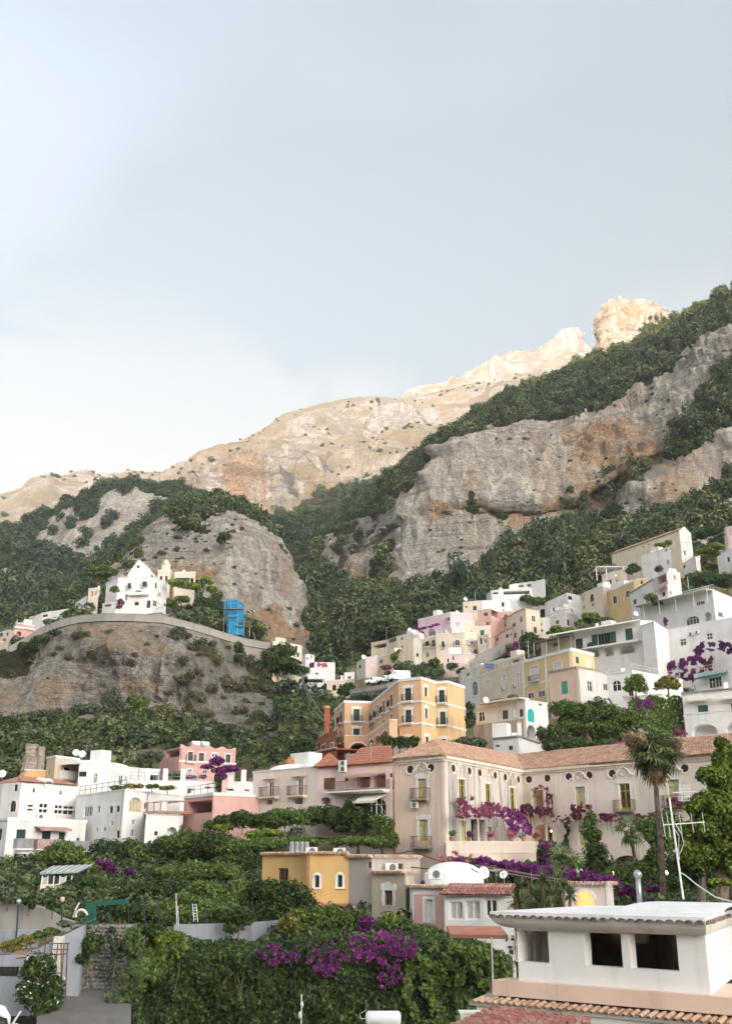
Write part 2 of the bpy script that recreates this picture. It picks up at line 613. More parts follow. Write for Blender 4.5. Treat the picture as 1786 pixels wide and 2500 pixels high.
# grassy ridge
cx_ = [-600,-200,0,60,130,170,240,330,420,455,500,545,600,632,665,690,760,830,880,915,950,1000,1060,1120,1200,1300,2400]
cy_ = [1360,1262,1207,1190,1172,1165,1155,1154,1153,1142,1115,1092,1068,1052,1030,1010,990,975,968,966,972,966,957,942,925,905,880]
crest = [(x, y, 1650 + 0.12 * x) for x, y in zip(cx_, cy_)]
m1 = [(x, y + 38, 1560 + 0.1 * x) for x, y in zip(cx_, cy_)]
rc = [(-600,1450,1250),(0,1290,1300),(200,1240,1310),(400,1215,1270),(540,1165,1200),(600,1150,1185),(700,1132,1200),(800,1112,1230),
  (900,1092,1250),(1000,1075,1260),(1100,1060,1250),(2400,1000,1300)]
rd = [(-600,1500,1120),(0,1400,1120),(200,1330,1160),(400,1290,1170),(540,1272,1165),(600,1275,1155),(700,1268,1150),(800,1245,1165),
  (900,1222,1180),(1000,1200,1190),(1100,1180,1200),(2400,1150,1200)]
re = [(-600,1600,850),(600,1480,850),(2400,1400,900)]
RIDGE = structure(patch('mountain_ridge',[re,rd,rc,m1,crest],-600,2400,760,300,M_FAR,rock=1.5,scale=3.0,taper=(0.0,0.15),seed=21,
            grass=grass_slope(0.3,0.62,8),warm=([(555,1135),(640,1135),(650,1260),(560,1260)],),  # warm patch paints in the sunlit left edge of the cliff band
            forest=([(470,1255),(640,1240),(800,1220),(900,1190),(1000,1160),(1100,1150),(1100,1400),(470,1400)],)),
        'sunlit grassy mountain ridge with grey rock bands')
# rock spur on the ridge
sp_c = [(885,1085,1420),(905,1030,1400),(912,1000,1385),(922,985,1380),(942,980,1380),(968,984,1385),(985,996,1390),(1003,1000,1395),(1020,1016,1400),(1050,1030,1415),(1090,1060,1440)]
sp_b = [(885,1090,1400),(905,1060,1350),(915,1070,1335),(960,1075,1330),(1000,1060,1345),(1050,1062,1380),(1090,1075,1430)]
sp_d = [(x, y + 60, Y - 60) for x, y, Y in sp_b]
structure(patch('rock_spur',[sp_d,sp_b,sp_c],885,1090,90,60,M_FAR,rock=0.7,scale=2.2,seed=31,grass=grass_slope(0.5,0.8,3)),
    'grey rock spur standing out of the sunlit mountain ridge')
# forested hill on the left
hx = [-600,-200,0,60,150,220,280,330,400,460,520,560,620,700,780]
hy = [1380,1335,1297,1280,1255,1225,1207,1199,1195,1200,1228,1262,1300,1345,1390]
HILL = structure(patch('forested_hill',[[(x,1560,480) for x in (-600,780)],[(x,y + 150,700) for x,y in zip(hx,hy)],[(x,y + 60,790) for x,y in zip(hx,hy)],
                    [(x,y,870) for x,y in zip(hx,hy)]],-600,780,300,150,M_CLIFF,rock=1.1,scale=1.8,seed=41,base_forest=1.0,
          rockpoly=(([(90,1302),(150,1258),(215,1270),(300,1240),(335,1290),(290,1335),(237,1390),(128,1358),(75,1332)],0.1),
                [(300,1260),(330,1225),(420,1235),(330,1300)],
                [(0,1400),(40,1395),(50,1470),(0,1480)])),
        'dark wooded hill with a grey rock face')
# wooded gorge
GORGE = structure(patch('gorge_slope',[[(400,1950,330),(690,1950,330),(765,1850,212),(900,1760,300),(1250,1650,420)],[(400,1740,370),(700,1740,370),(765,1700,300),(900,1640,370),(1250,1560,450)],[(400,1560,430),(700,1555,425),(900,1520,450),(1250,1480,500)],
                    [(400,1420,530),(700,1430,530),(1250,1400,560)],[(400,1340,660),(700,1345,660),(1250,1310,660)],
                    [(400,1262,830),(640,1285,830),(720,1275,830),(1250,1225,830)]],400,1250,200,170,M_CLIFF,rock=1.0,scale=1.4,seed=51,base_forest=1.0,
            rockpoly=([(640,1285),(700,1275),(700,1320),(660,1335)],)),
        'dark wooded gorge between the two cliffs')
# big right-hand cliff
e_crest = [(640,1420,820),(700,1350,790),(760,1322,770),(800,1297,750),(850,1248,730),(900,1213,720),(950,1172,710),(1000,1133,700),(1060,1093,690),(1120,1053,680),
    (1180,1010,670),(1250,965,660),(1320,935,650),(1400,897,640),(1440,880,635),(1500,865,630),(1570,842,625),(1640,803,615),(1700,768,605),(1786,728,595),
    (1900, 675, 580), (2400, 470, 550)]
e_top = [(640,1450,640),(700,1405,620),(760,1385,600),(800,1345,590),(850,1295,575),(900,1255,560),(960,1205,535),(1000,1175,520),(1045,1150,512),(1066,1092,505),(1120,1072,500),
    (1200,1052,500),(1290,1033,500),(1380,1022,495),(1450,1000,490),(1520,970,485),(1600,930,480),(1700,875,470),(1786,825,460),(1900,770,450),(2400,560,430)]
e_mid = [(640,1480,610),(700,1450,590),(780,1395,560),(850,1355,540),(950,1290,512),(1050,1250,484),(1150,1235,476),(1250,1240,474),(1320,1240,473),(1400,1225,470),(1480,1180,466),
    (1560,1130,460),(1650,1085,453),(1786,1000,443),(2400,780,420)]
e_rec = [(x,y + 14,Y + (9 if 1030 < x < 1500 else 2)) for x,y,Y in e_mid]
e_bot = [(640,1560,570),(780,1430,545),(850,1425,520),(900,1440,500),(950,1450,480),(1000,1465,462),(1100,1440,455),(1180,1410,455),(1250,1330,465),(1320,1300,470),(1400,1285,468),
    (1480,1295,455),(1560,1305,440),(1640,1275,430),(1786,1175,420),(2400,1000,400)]
e_tal = [(640,1660,420),(800,1630,330),(900,1560,322),(1000,1505,315),(1100,1480,310),(1200,1450,305),(1300,1425,305),(1400,1400,305),(1500,1370,312),(1600,1340,320),(1786,1290,340),(2400,1150,330)]
ftop = [(e[0],e[1] - 40) for e in e_crest] + [(e[0],e[1]) for e in reversed(e_top)]
ftal = [(e[0],e[1] + 4) for e in e_bot] + [(e[0],e[1] + 60) for e in reversed(e_tal)]
CLIFF = structure(patch('limestone_cliff',[e_tal,e_bot,e_rec,e_mid,e_top,e_crest],640,2400,560,330,M_CLIFF,rock=1.0,scale=1.0,seed=61,
            forest=(ftop,ftal,([(1720,960),(1786,905),(2100,800),(2100,1000),(1786,1050),(1700,1110),(1640,1125),(1620,1100)],1.0),
                ([(640,1300),(780,1340),(800,1400),(770,1480),(640,1600)],1.0),
                ([(800,1330),(1000,1180),(1050,1150),(1040,1200),(900,1300),(830,1345)],0.25),
                ([(1000,1280),(1080,1290),(1180,1290),(1190,1262),(1100,1262),(1020,1262)],0.22),
                ([(1340,1240),(1500,1180),(1560,1130),(1580,1170),(1480,1260),(1400,1290)],0.45),
                ([(900,1380),(960,1340),(980,1420),(900,1440)],0.3)),
            rockpoly=([(1000,1290),(1060,1250),(1180,1300),(1200,1390),(1100,1440),(1000,1470),(960,1430)],
                [(1520,1290),(1560,1180),(1640,1150),(1700,1170),(1720,1230),(1640,1280),(1560,1310)]),
            warm=([(1065,1245),(1200,1232),(1330,1235),(1400,1190),(1430,1100),(1480,1060),(1590,1080),(1620,1110),(1560,1150),(1480,1250),(1380,1280),(1250,1290),(1120,1275)],
              [(1050,1235),(1110,1240),(1110,1265),(1060,1290)],[(1370,1060),(1450,1030),(1600,1010),(1600,1060),(1450,1120),(1390,1160)],
              [(1610,1170),(1700,1165),(1720,1200),(1690,1250),(1600,1270)],[(800,1390),(980,1370),(990,1395),(880,1420),(800,1425)],
              [(1130,1380),(1220,1365),(1200,1425),(1140,1430)])),
        'tall limestone cliff streaked grey and orange above the village')
# rock pinnacle
pn_c = [(1455,900,830),(1470,850,812),(1478,815,805),(1481,770,800),(1492,742,798),(1510,733,798),(1545,728,800),(1580,731,803),(1608,745,808),(1622,765,815),(1630,800,825),(1660,850,850)]
pn_b = [(1455,905,800),(1470,890,785),(1500,880,775),(1560,870,775),(1620,850,790),(1660,860,815)]
pn_d = [(x, y + 60, Y - 40) for x, y, Y in pn_b]
PINN = structure(patch('rock_pinnacle',[pn_d,pn_b,pn_c],1455,1660,110,100,M_CLIFF,rock=0.9,scale=1.2,seed=71,
          warm=([(1500,800),(1520,760),(1560,750),(1540,790),(1520,850)],),forest=(([(1560,790),(1640,740),(1660,860),(1560,860)],0.35),)),
        'rock pinnacle rising behind the wooded crest')
# knoll with its own cliff
k_crest = [(-600,1690,300),(0,1565,318),(100,1515,325),(150,1485,332),(200,1455,340),(260,1415,352),(320,1375,362),(380,1305,378),(420,1268,388),(460,1235,394),(500,1218,398),(540,1216,402),(580,1236,408),
    (620,1275,413),(650,1318,418),(680,1375,423),(710,1435,428),(735,1495,432),(750,1570,434),(800,1660,440)]
k_top = [(-600,1700,296),(0,1572,308),(150,1500,318),(260,1440,325),(330,1375,334),(400,1315,338),(470,1292,338),(540,1292,342),(600,1312,348),(650,1352,356),(690,1412,366),(715,1462,376),(742,1525,386),(800,1650,400)]
k_bot = [(-600,1715,280),(0,1590,285),(150,1530,292),(300,1505,300),(400,1490,302),(500,1515,305),(600,1560,315),(700,1595,330),(745,1612,345),(800,1690,350)]
g_top = [(-600,1745,250),(-100,1625,255),(0,1590,258),(60,1562,260),(110,1541,258),(160,1528,255),(220,1521,252),(300,1521,250),(400,1529,250),(500,1551,255),(600,1576,262),(680,1602,272),(760,1665,285),(800,1690,290)]
k_road = [(x, y - 1, Y + 6) for x, y, Y in g_top]
KNOLL = structure(patch('wooded_knoll',[k_road,k_bot,k_top,k_crest],-600,800,340,190,M_CLIFF,rock=0.85,scale=0.9,seed=81,taper=(0.45,0.0),
            forest=([(-600,1800),(-600,1500),(0,1480),(200,1400),(320,1330),(420,1200),(540,1150),(640,1240),(760,1450),(800,1700),(752,1600),(715,1470),(680,1385),(640,1305),(600,1275),(540,1260),
                (470,1272),(400,1282),(330,1350),(270,1420),(200,1530),(100,1600)],
                ([(430,1470),(540,1460),(600,1520),(640,1560),(600,1590),(430,1530)],0.9),([(300,1370),(360,1350),(330,1400)],0.3)),
            rockpoly=(([(290,1400),(330,1345),(370,1330),(330,1400)],0.25),),
            warm=([(330,1400),(420,1330),(500,1320),(520,1400),(420,1440)],[(600,1500),(660,1480),(720,1540),(740,1600),(640,1570)])),
        'rounded rock knoll crowned with dark trees')
# cliff below the coast road
g_mid = [(x,y + 70,Y - (4 if x < 450 else 10)) for x,y,Y in g_top]
g_bot = [(-600,1840,235),(0,1752,240),(200,1738,243),(400,1732,243),(480,1765,236),(600,1825,222),(700,1860,206),(760,1872,200),(800,1885,195)]
ROADCLIFF = structure(patch('road_cliff',[[(x,y + 60,Y - 30) for x,y,Y in g_bot],g_bot,g_mid,g_top],-600,800,330,170,M_ROADROCK,rock=0.85,scale=0.7,seed=91,taper=(0.0,0.2),
              forest=(([(430,1590),(560,1560),(760,1620),(800,1900),(560,1840),(470,1780),(420,1700)],0.38),([(-600,1600),(60,1560),(110,1560),(60,1640),(0,1660),(-600,1700)],0.8),
                  ([(600,1580),(760,1620),(780,1700),(700,1720),(620,1680)],0.8),([(100,1560),(420,1560),(430,1640),(250,1650),(100,1620)],0.16)),
              rockpoly=([(660,1700),(740,1740),(760,1800),(640,1800)],),
              warm=([(80,1700),(180,1668),(190,1680),(160,1740),(80,1740)],[(290,1670),(390,1665),(390,1700),(290,1700)],[(200,1530),(420,1530),(420,1600),(250,1610)],[(0,1700),(60,1680),(60,1750),(0,1750)])),
          'grey scrub-grown cliff below the coast road')
# lower slopes
lx = (-600, 0, 200, 400, 600, 820)
L_rows = [[(-600,2160,108),(820,2160,108)],[(-600,2060,122),(0,2050,124),(400,2040,126),(820,2030,128)],
    [(-600,1960,142),(0,1940,145),(400,1920,148),(820,1930,145)],
    [(-600,1890,178),(0,1845,182),(200,1835,184),(400,1825,182),(600,1838,176),(820,1870,168)],
    [(-600,1845,236),(0,1765,241),(200,1748,244),(400,1745,243),(480,1780,236),(600,1835,222),(700,1862,206),(820,1890,195)]]
LSLOPE = structure(patch('garden_slope',L_rows,-600,820,240,120,M_SLOPE,rock=0.12,scale=0.7,seed=101,
            forest=(([(-600,1700),(0,1730),(420,1715),(470,1790),(700,1850),(700,1880),(600,1880),(-600,1990)],0.6),)),
        'scrubby slope between the road cliff and the white houses')
H_rows = [[(680, 2150, 100), (2400, 2150, 92)],
    [(680,2000,125),(1000,1985,126),(1200,1975,130),(1400,1970,125),(1786,1965,120),(2400,1965,115)],
    [(680,1890,150),(850,1870,150),(1000,1860,150),(1200,1840,150),(1400,1835,146),(1786,1820,140),(2400,1800,135)],
    [(680,1800,195),(850,1780,190),(1000,1760,190),(1150,1740,190),(1300,1720,190),(1500,1705,185),(1786,1660,180),(2400,1600,175)],
    [(680,1725,240),(850,1675,248),(1000,1630,250),(1150,1600,247),(1300,1575,245),(1500,1545,240),(1786,1500,235),(2400,1420,230)],
    [(680,1690,300),(850,1610,305),(1000,1530,308),(1100,1495,306),(1250,1455,304),(1400,1415,304),(1550,1380,312),(1786,1310,335),(2400,1170,330)]]
HSLOPE = structure(patch('village_slope',H_rows,680,2400,260,150,M_SLOPE,rock=0.12,scale=0.7,seed=111,forest=(([(680,2200),(2400,2200),(2400,1000),(680,1600)],0.35),([(1640,1260),(1800,1200),(1800,1300),(1700,1400),(1640,1400)],0.9),([(680,1650),(780,1640),(860,1720),(760,1860),(680,1860)],0.95))),
        'built-up village hillside')
# ground sheet out to the horizon, and an out-of-view western ridge, placed and sized to shade the village
g = MB()
g.poly([(-3300,-3600,-16),(3300,-3600,-16),(3300,3300,-16),(-3300,3300,-16)])
structure(g.build('ground',M_EARTH),'ground sheet below the village')
sh = Vector((math.sin(SUN_AZ), math.cos(SUN_AZ), 0))
pp = Vector((sh.y, -sh.x, 0))
nu, nv = 90, 24
Vw = np.zeros((nv, nu, 3))
for j in range(nv):
  for i in range(nu):
    t = (i / (nu - 1) - 0.5) * 4000
    s_ = (j / (nv - 1) - 0.5) * 2
    c = sh * (2000 + s_ * 800) + pp * (t + 0)
    Vw[j,i] = (c.x,c.y,-16 + 880 * max(0.0,1 - abs(s_)) ** 0.9)
Vw[..., 2] += fbm(Vw / 200, 4, 5) * 40
idx = np.arange(nu * nv).reshape(nv, nu)
me = np_mesh('western_shade_ridge',Vw.reshape(-1,3),np.stack([idx[:-1,:-1],idx[:-1,1:],idx[1:,1:],idx[1:,:-1]],-1).reshape(-1,4),M_FAR,True)
structure(link('western_shade_ridge',me),'out-of-view mountain ridge west of the village that blocks the sun')
# ------------------------------------------------------------------ foliage building blocks
def leaf_cloud(n,lobes,leaf,up=0.35,seed=0,shell=0.55,aspect=1.0,droop=0.0,leaf_var=0.5):
  """leaf-sized faces spread through a set of lobes (centre, radii): returns quads"""
  r = np.random.default_rng(seed)
  wts = np.array([a * b * c for _,(a,b,c) in lobes]) ** 0.67
  wts /= wts.sum()
  which = r.choice(len(lobes), n, p=wts)
  cen = np.array([l[0] for l in lobes])[which]
  rad = np.array([l[1] for l in lobes])[which]
  d = r.normal(size=(n, 3))
  d /= np.linalg.norm(d, axis=1, keepdims=True)
  rr = (shell + (1 - shell) * r.random(n)) ** 0.7
  rr *= 1 + 0.18 * np.sin(d[:,0] * 5 + seed) * np.cos(d[:,1] * 6 + d[:,2] * 4)
  p = cen + d * rad * rr[:, None]
  nrm = d + r.normal(size=(n,3)) * 0.55 + np.array((0,0,up))
  nrm /= np.linalg.norm(nrm, axis=1, keepdims=True)
  a = np.cross(nrm, r.normal(size=(n, 3)))
  a /= np.linalg.norm(a, axis=1, keepdims=True)
  if droop:
    a = a * (1 - droop) + np.array((0, 0, -1.0)) * droop
    a /= np.linalg.norm(a, axis=1, keepdims=True)
  b = np.cross(nrm, a)
  s = leaf * (1 - leaf_var / 2 + leaf_var * r.random(n))[:,None]
  bend = nrm * s * 0.25
  v = np.stack([p - a * s,p - b * s * 0.55 * aspect + bend,p + a * s,p + b * s * 0.55 * aspect + bend],1).reshape(-1,3)
  q = np.arange(n * 4).reshape(n, 4)
  return v, q
def lobes_round(k, seed, flat=0.8, spread=0.55, r0=0.55):
  r = np.random.default_rng(seed)
  out = []
  for i in range(k):
    t = r.random() * 6.28
    q = spread * math.sqrt(r.random())
    z = (r.random() - 0.35) * flat
    s = r0 * (0.6 + 0.6 * r.random())
    out.append(((q * math.cos(t),q * math.sin(t),z),(s,s,s * (0.75 + 0.3 * r.random()))))
  return out
M_WOOD = simple('bark',(0.16,0.125,0.095),0.9,0.35,scale=3)
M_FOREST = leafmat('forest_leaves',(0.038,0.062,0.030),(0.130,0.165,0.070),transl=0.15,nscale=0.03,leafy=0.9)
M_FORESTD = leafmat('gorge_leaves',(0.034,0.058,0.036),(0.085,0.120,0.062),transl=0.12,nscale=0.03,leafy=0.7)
M_SCRUB = leafmat('scrub_leaves',(0.055,0.07,0.035),(0.13,0.14,0.065),dry=(0.20,0.15,0.085),transl=0.15,nscale=0.05,leafy=1.6)
M_GRASSY = leafmat('bright_leaves',(0.06,0.10,0.025),(0.14,0.19,0.05),transl=0.2,nscale=0.1,leafy=3.0)
def protos(tag, mat, n, leaf, count, seed, flat=0.8):
  c = bpy.data.collections.new(tag)
  for i in range(count):
    v,q = leaf_cloud(n,lobes_round(6,seed + i,flat),leaf,seed=seed + i)
    v[:, 2] += 0.45
    o = bpy.data.objects.new(tag + '_clump',np_mesh(tag + '_clump',v,q,mat))
    c.objects.link(o)
  return c
C_FOREST = protos('forest', M_FOREST, 420, 0.13, 5, 200)
C_FORESTD = protos('gorge_forest',M_FORESTD,420,0.13,4,230)
C_SCRUB = protos('scrub', M_SCRUB, 260, 0.15, 5, 260, 0.5)
M_MIX = leafmat('mixed_wood_leaves',(0.075,0.10,0.045),(0.19,0.22,0.10),dry=(0.24,0.19,0.09),transl=0.15,nscale=0.04,leafy=0.9)
C_MIX = protos('mixed_wood', M_MIX, 380, 0.14, 4, 320)
C_BRIGHT = protos('bright',M_GRASSY,300,0.14,3,290,0.5)
def scatter_group(name,coll,pos,size,zs=1.0,label='',seed=0):
  """foliage clumps instanced on points: one object for an uncountable mass of growth"""
  r = np.random.default_rng(seed)
  n = len(pos)
  me = bpy.data.meshes.new(name)
  me.vertices.add(n)
  me.vertices.foreach_set('co',np.asarray(pos,np.float32).ravel())
  for an,ty,val in (('size','FLOAT_VECTOR',np.stack([size,size,size * zs],1)),('turn','FLOAT_VECTOR',np.stack([r.normal(size=n) * 0.12,r.normal(size=n) * 0.12,r.random(n) * 6.28],1))):
    a = me.attributes.new(an, ty, 'POINT')
    a.data.foreach_set('vector',val.astype(np.float32).ravel())
  a = me.attributes.new('pick', 'INT', 'POINT')
  a.data.foreach_set('value',r.integers(0,100,n).astype(np.int32))
  o = link(name, me)
  ng = bpy.data.node_groups.new(name + '_scatter','GeometryNodeTree')
  ng.interface.new_socket('Geometry',in_out='INPUT',socket_type='NodeSocketGeometry')
  ng.interface.new_socket('Geometry',in_out='OUTPUT',socket_type='NodeSocketGeometry')
  gi,go = ng.nodes.new('NodeGroupInput'),ng.nodes.new('NodeGroupOutput')
  ci = ng.nodes.new('GeometryNodeCollectionInfo')
  ci.inputs['Collection'].default_value = coll
  ci.inputs['Separate Children'].default_value = True
  ci.inputs['Reset Children'].default_value = True
  m2p = ng.nodes.new('GeometryNodeMeshToPoints')
  iop = ng.nodes.new('GeometryNodeInstanceOnPoints')
  iop.inputs['Pick Instance'].default_value = True
  def na(nm, ty):
    k = ng.nodes.new('GeometryNodeInputNamedAttribute')
    k.data_type = ty
    k.inputs['Name'].default_value = nm
    return [s for s in k.outputs if s.enabled and s.name == 'Attribute'][0]
  ng.links.new(gi.outputs[0], m2p.inputs['Mesh'])
  ng.links.new(m2p.outputs[0], iop.inputs['Points'])
  ng.links.new(ci.outputs[0], iop.inputs['Instance'])
  ng.links.new(na('pick','INT'),iop.inputs['Instance Index'])
  ng.links.new(na('turn','FLOAT_VECTOR'),iop.inputs['Rotation'])
  ng.links.new(na('size','FLOAT_VECTOR'),iop.inputs['Scale'])
  ng.links.new(iop.outputs[0], go.inputs[0])
  md = o.modifiers.new('scatter', 'NODES')
  md.node_group = ng
  return prop(o, label, None, None, 'stuff')
def scatter_on(pt,name,coll,per_m2,size,label,seed,zs=1.0,var=0.85,keep=None,box=(-250,2050,600,2500),thresh=0.0):
  """points on a terrain sheet, as dense as its land cover says"""
  _, V, N, fo = pt
  r = np.random.default_rng(seed)
  a,b,c,d = V[:-1,:-1],V[:-1,1:],V[1:,1:],V[1:,:-1]
  area = np.linalg.norm(np.cross(c - a,d - b),axis=2) * 0.5
  f = fo[:-1, :-1]
  px, py = proj(a)
  ok = (px > box[0]) & (px < box[1]) & (py > box[2]) & (py < box[3])
  dens = area * per_m2 * np.where(f > thresh, f, 0) * ok
  if keep is not None:
    dens = dens * keep(a, px, py)
  cnt = r.poisson(dens)
  I, J = np.nonzero(cnt)
  rep = np.repeat(np.arange(len(I)), cnt[I, J])
  I, J = I[rep], J[rep]
  u, v = r.random((2, len(I)))
  p = (a[I,J] * ((1 - u) * (1 - v))[:,None] + b[I,J] * (u * (1 - v))[:,None] + c[I,J] * (u * v)[:,None] + d[I,J] * ((1 - u) * v)[:,None])
  s = size * (1 - var / 2 + var * r.random(len(p))) * (0.8 + 0.5 * (r.random(len(p)) ** 4))
  p[:, 2] -= s * 0.12
  return scatter_group(name, coll, p, s, zs, label, seed)
# ------------------------------------------------------------------ building blocks for houses
WHITE = plaster('white_limewash',(0.80,0.785,0.76),(0.42,0.39,0.35),0.28)
WHITE2 = plaster('bright_limewash',(0.83,0.82,0.805),(0.45,0.43,0.40),0.24)
GREYWHITE = plaster('weathered_limewash',(0.70,0.68,0.65),(0.33,0.31,0.29),0.5)
CREAM = plaster('cream_plaster',(0.76,0.66,0.53),(0.40,0.34,0.27),0.35)
BEIGE = plaster('beige_plaster',(0.66,0.54,0.40),(0.36,0.30,0.22),0.35)
PEACH = plaster('peach_plaster',(0.74,0.57,0.46),(0.42,0.33,0.27),0.4)
PINK = plaster('pink_plaster',(0.66,0.41,0.37),(0.42,0.28,0.24),0.35)
PALEPINK = plaster('pale_pink_plaster',(0.76,0.61,0.57),(0.5,0.4,0.38),0.25)
LILAC = plaster('lilac_plaster',(0.76,0.58,0.63),(0.5,0.4,0.42),0.25)
ORANGE = plaster('orange_plaster',(0.73,0.47,0.29),(0.45,0.30,0.14),0.35)
OCHRE = plaster('ochre_plaster',(0.68,0.45,0.19),(0.5,0.33,0.14),0.3)
YELLOW = plaster('yellow_plaster',(0.72,0.55,0.29),(0.52,0.40,0.2),0.25)
GREYPL = plaster('bare_cement',(0.44,0.40,0.36),(0.22,0.20,0.19),0.7)
TAUPE = plaster('taupe_plaster',(0.55,0.47,0.37),(0.33,0.28,0.23),0.35)
VILLA = plaster('villa_plaster',(0.78,0.64,0.545),(0.42,0.36,0.31),0.4)
VILLAG = plaster('stained_villa_plaster',(0.70,0.62,0.56),(0.30,0.28,0.27),0.7,grime=0.75)
VILLAW = plaster('creamy_villa_plaster',(0.80,0.715,0.63),(0.45,0.38,0.32),0.4)
TRIM = plaster('white_trim',(0.82,0.81,0.78),(0.5,0.48,0.44),0.2)
STONEW = plaster('old_masonry',(0.46,0.40,0.33),(0.22,0.19,0.16),0.8,grime=0.35)
REDPL = plaster('red_plaster',(0.42,0.14,0.08),(0.25,0.10,0.06),0.35)
CONCR = plaster('grey_concrete',(0.32,0.305,0.29),(0.2,0.19,0.18),0.6)
ROOFW = plaster('white_roof_coat',(0.80,0.80,0.80),(0.45,0.44,0.42),0.25)
TILE = None
def tile_material(name, a, b, c):
  t = NT(name)
  n = t.noise(1.2, 2)
  m = t.noise((2.6, 2.6, 2.6), 1)
  k = t.mix(t.ramp(n, 0.35, 0.65), a, b)
  k = t.mix(t.ramp(m, 0.5, 0.62), k, c)
  k = t.mix(t.ramp(t.noise(0.5,5),0.55,0.75,0,0.55),k,(0.20,0.17,0.14))
  k = t.mix(t.math('MULTIPLY', t.rand(), 0.3), k, c)
  return t.out(k, 0.9)
TILE = tile_material('terracotta_tile',(0.46,0.24,0.16),(0.56,0.37,0.27),(0.60,0.46,0.36))
TILER = tile_material('red_tile',(0.45,0.17,0.10),(0.50,0.24,0.15),(0.42,0.2,0.15))
TILEM = tile_material('maroon_tile',(0.28,0.10,0.085),(0.36,0.16,0.13),(0.40,0.25,0.21))
TILEO = tile_material('ochre_tile',(0.52,0.34,0.22),(0.58,0.42,0.30),(0.42,0.24,0.16))
def glass_material():
  t = NT('window_glass')
  f = t.rand()
  c = t.mix(f,(0.012,0.016,0.018),(0.055,0.065,0.07))
  t.b.inputs['Specular IOR Level'].default_value = 0.6
  return t.out(c, 0.06)
GLASS = glass_material()
CURT = simple('curtain', (0.52, 0.50, 0.46), 0.8, 0.12)
DARK = simple('interior_shade',(0.035,0.032,0.030),0.9,0.2)  # near-black colour stands in for the shade inside openings
IRON = simple('iron', (0.05, 0.045, 0.04), 0.6, 0.2)
RUST = simple('rusty_iron', (0.17, 0.085, 0.06), 0.8, 0.3)
FRW = simple('white_frame', (0.78, 0.77, 0.74), 0.5, 0.05)
FRB = simple('brown_frame', (0.16, 0.085, 0.05), 0.6, 0.2)
FRG = simple('green_wood', (0.045, 0.12, 0.10), 0.55, 0.2)
FRGB = simple('bright_green_wood',(0.06,0.33,0.22),0.5,0.15)
FRT = simple('turquoise_wood',(0.03,0.42,0.38),0.5,0.12)
FRY = simple('yellow_wood', (0.52, 0.42, 0.045), 0.55, 0.2)
FRY2 = simple('orange_wood', (0.55, 0.27, 0.08), 0.6, 0.2)
DKGREEN = simple('dark_teal_wood',(0.022,0.055,0.06),0.5,0.2)
SHW = simple('white_shutter', (0.72, 0.71, 0.68), 0.6, 0.08)
METALW = simple('white_metal',(0.72,0.72,0.70),0.45,0.08)
STEEL = simple('galvanised_steel',(0.42,0.43,0.43),0.35,0.15,metal=0.7)
CANVASW = simple('pale_canvas',(0.72,0.68,0.60),0.85,0.1)
CANVASB = simple('brown_canvas',(0.30,0.20,0.15),0.85,0.15)
CANVASG = simple('green_canvas',(0.03,0.22,0.15),0.8,0.15)
WOODP = simple('weathered_wood',(0.30,0.24,0.19),0.85,0.25)
PLAST = simple('plastic_white',(0.72,0.72,0.71),0.4,0.05)
TERRA = simple('terracotta_pot',(0.45,0.20,0.11),0.85,0.2)
class Wall:
  def __init__(s, A, B, z0, z1):
    s.A = Vector((A[0], A[1], 0))
    s.B = Vector((B[0], B[1], 0))
    s.d = (s.B - s.A)
    s.L = s.d.length
    s.d.normalize()
    s.n = Vector((s.d.y, -s.d.x, 0))
    s.z0, s.z1 = z0, z1
  def uv(s, px, py):
    r = Vector(ray(px, py))
    k = s.A.dot(s.n) / r.dot(s.n)
    p = r * k
    return (p - s.A).dot(s.d), p.z
  def pt(s, u, z, out=0.0):
    return s.A + s.d * u + s.n * out + Vector((0, 0, z))
  def rect(s, x0, y0, x1, y1):
    xm, ym = (x0 + x1) / 2, (y0 + y1) / 2
    u0, _ = s.uv(x0, ym)
    u1, _ = s.uv(x1, ym)
    _, za = s.uv(xm, y0)
    _, zb = s.uv(xm, y1)
    return min(u0,u1),max(u0,u1),min(za,zb),max(za,zb)
  def slab(s, mb, u0, u1, z0, z1, o0, o1):
    mb.hexa([s.pt(u0,z0,o1),s.pt(u1,z0,o1),s.pt(u1,z0,o0),s.pt(u0,z0,o0),
        s.pt(u0,z1,o1),s.pt(u1,z1,o1),s.pt(u1,z1,o0),s.pt(u0,z1,o0)])
def arch_curve(u0, u1, zs, r, n=8):
  c = (u0 + u1) / 2
  h = (u1 - u0) / 2
  return [(c - h * math.cos(math.pi * k / n),zs + r * math.sin(math.pi * k / n)) for k in range(n + 1)]
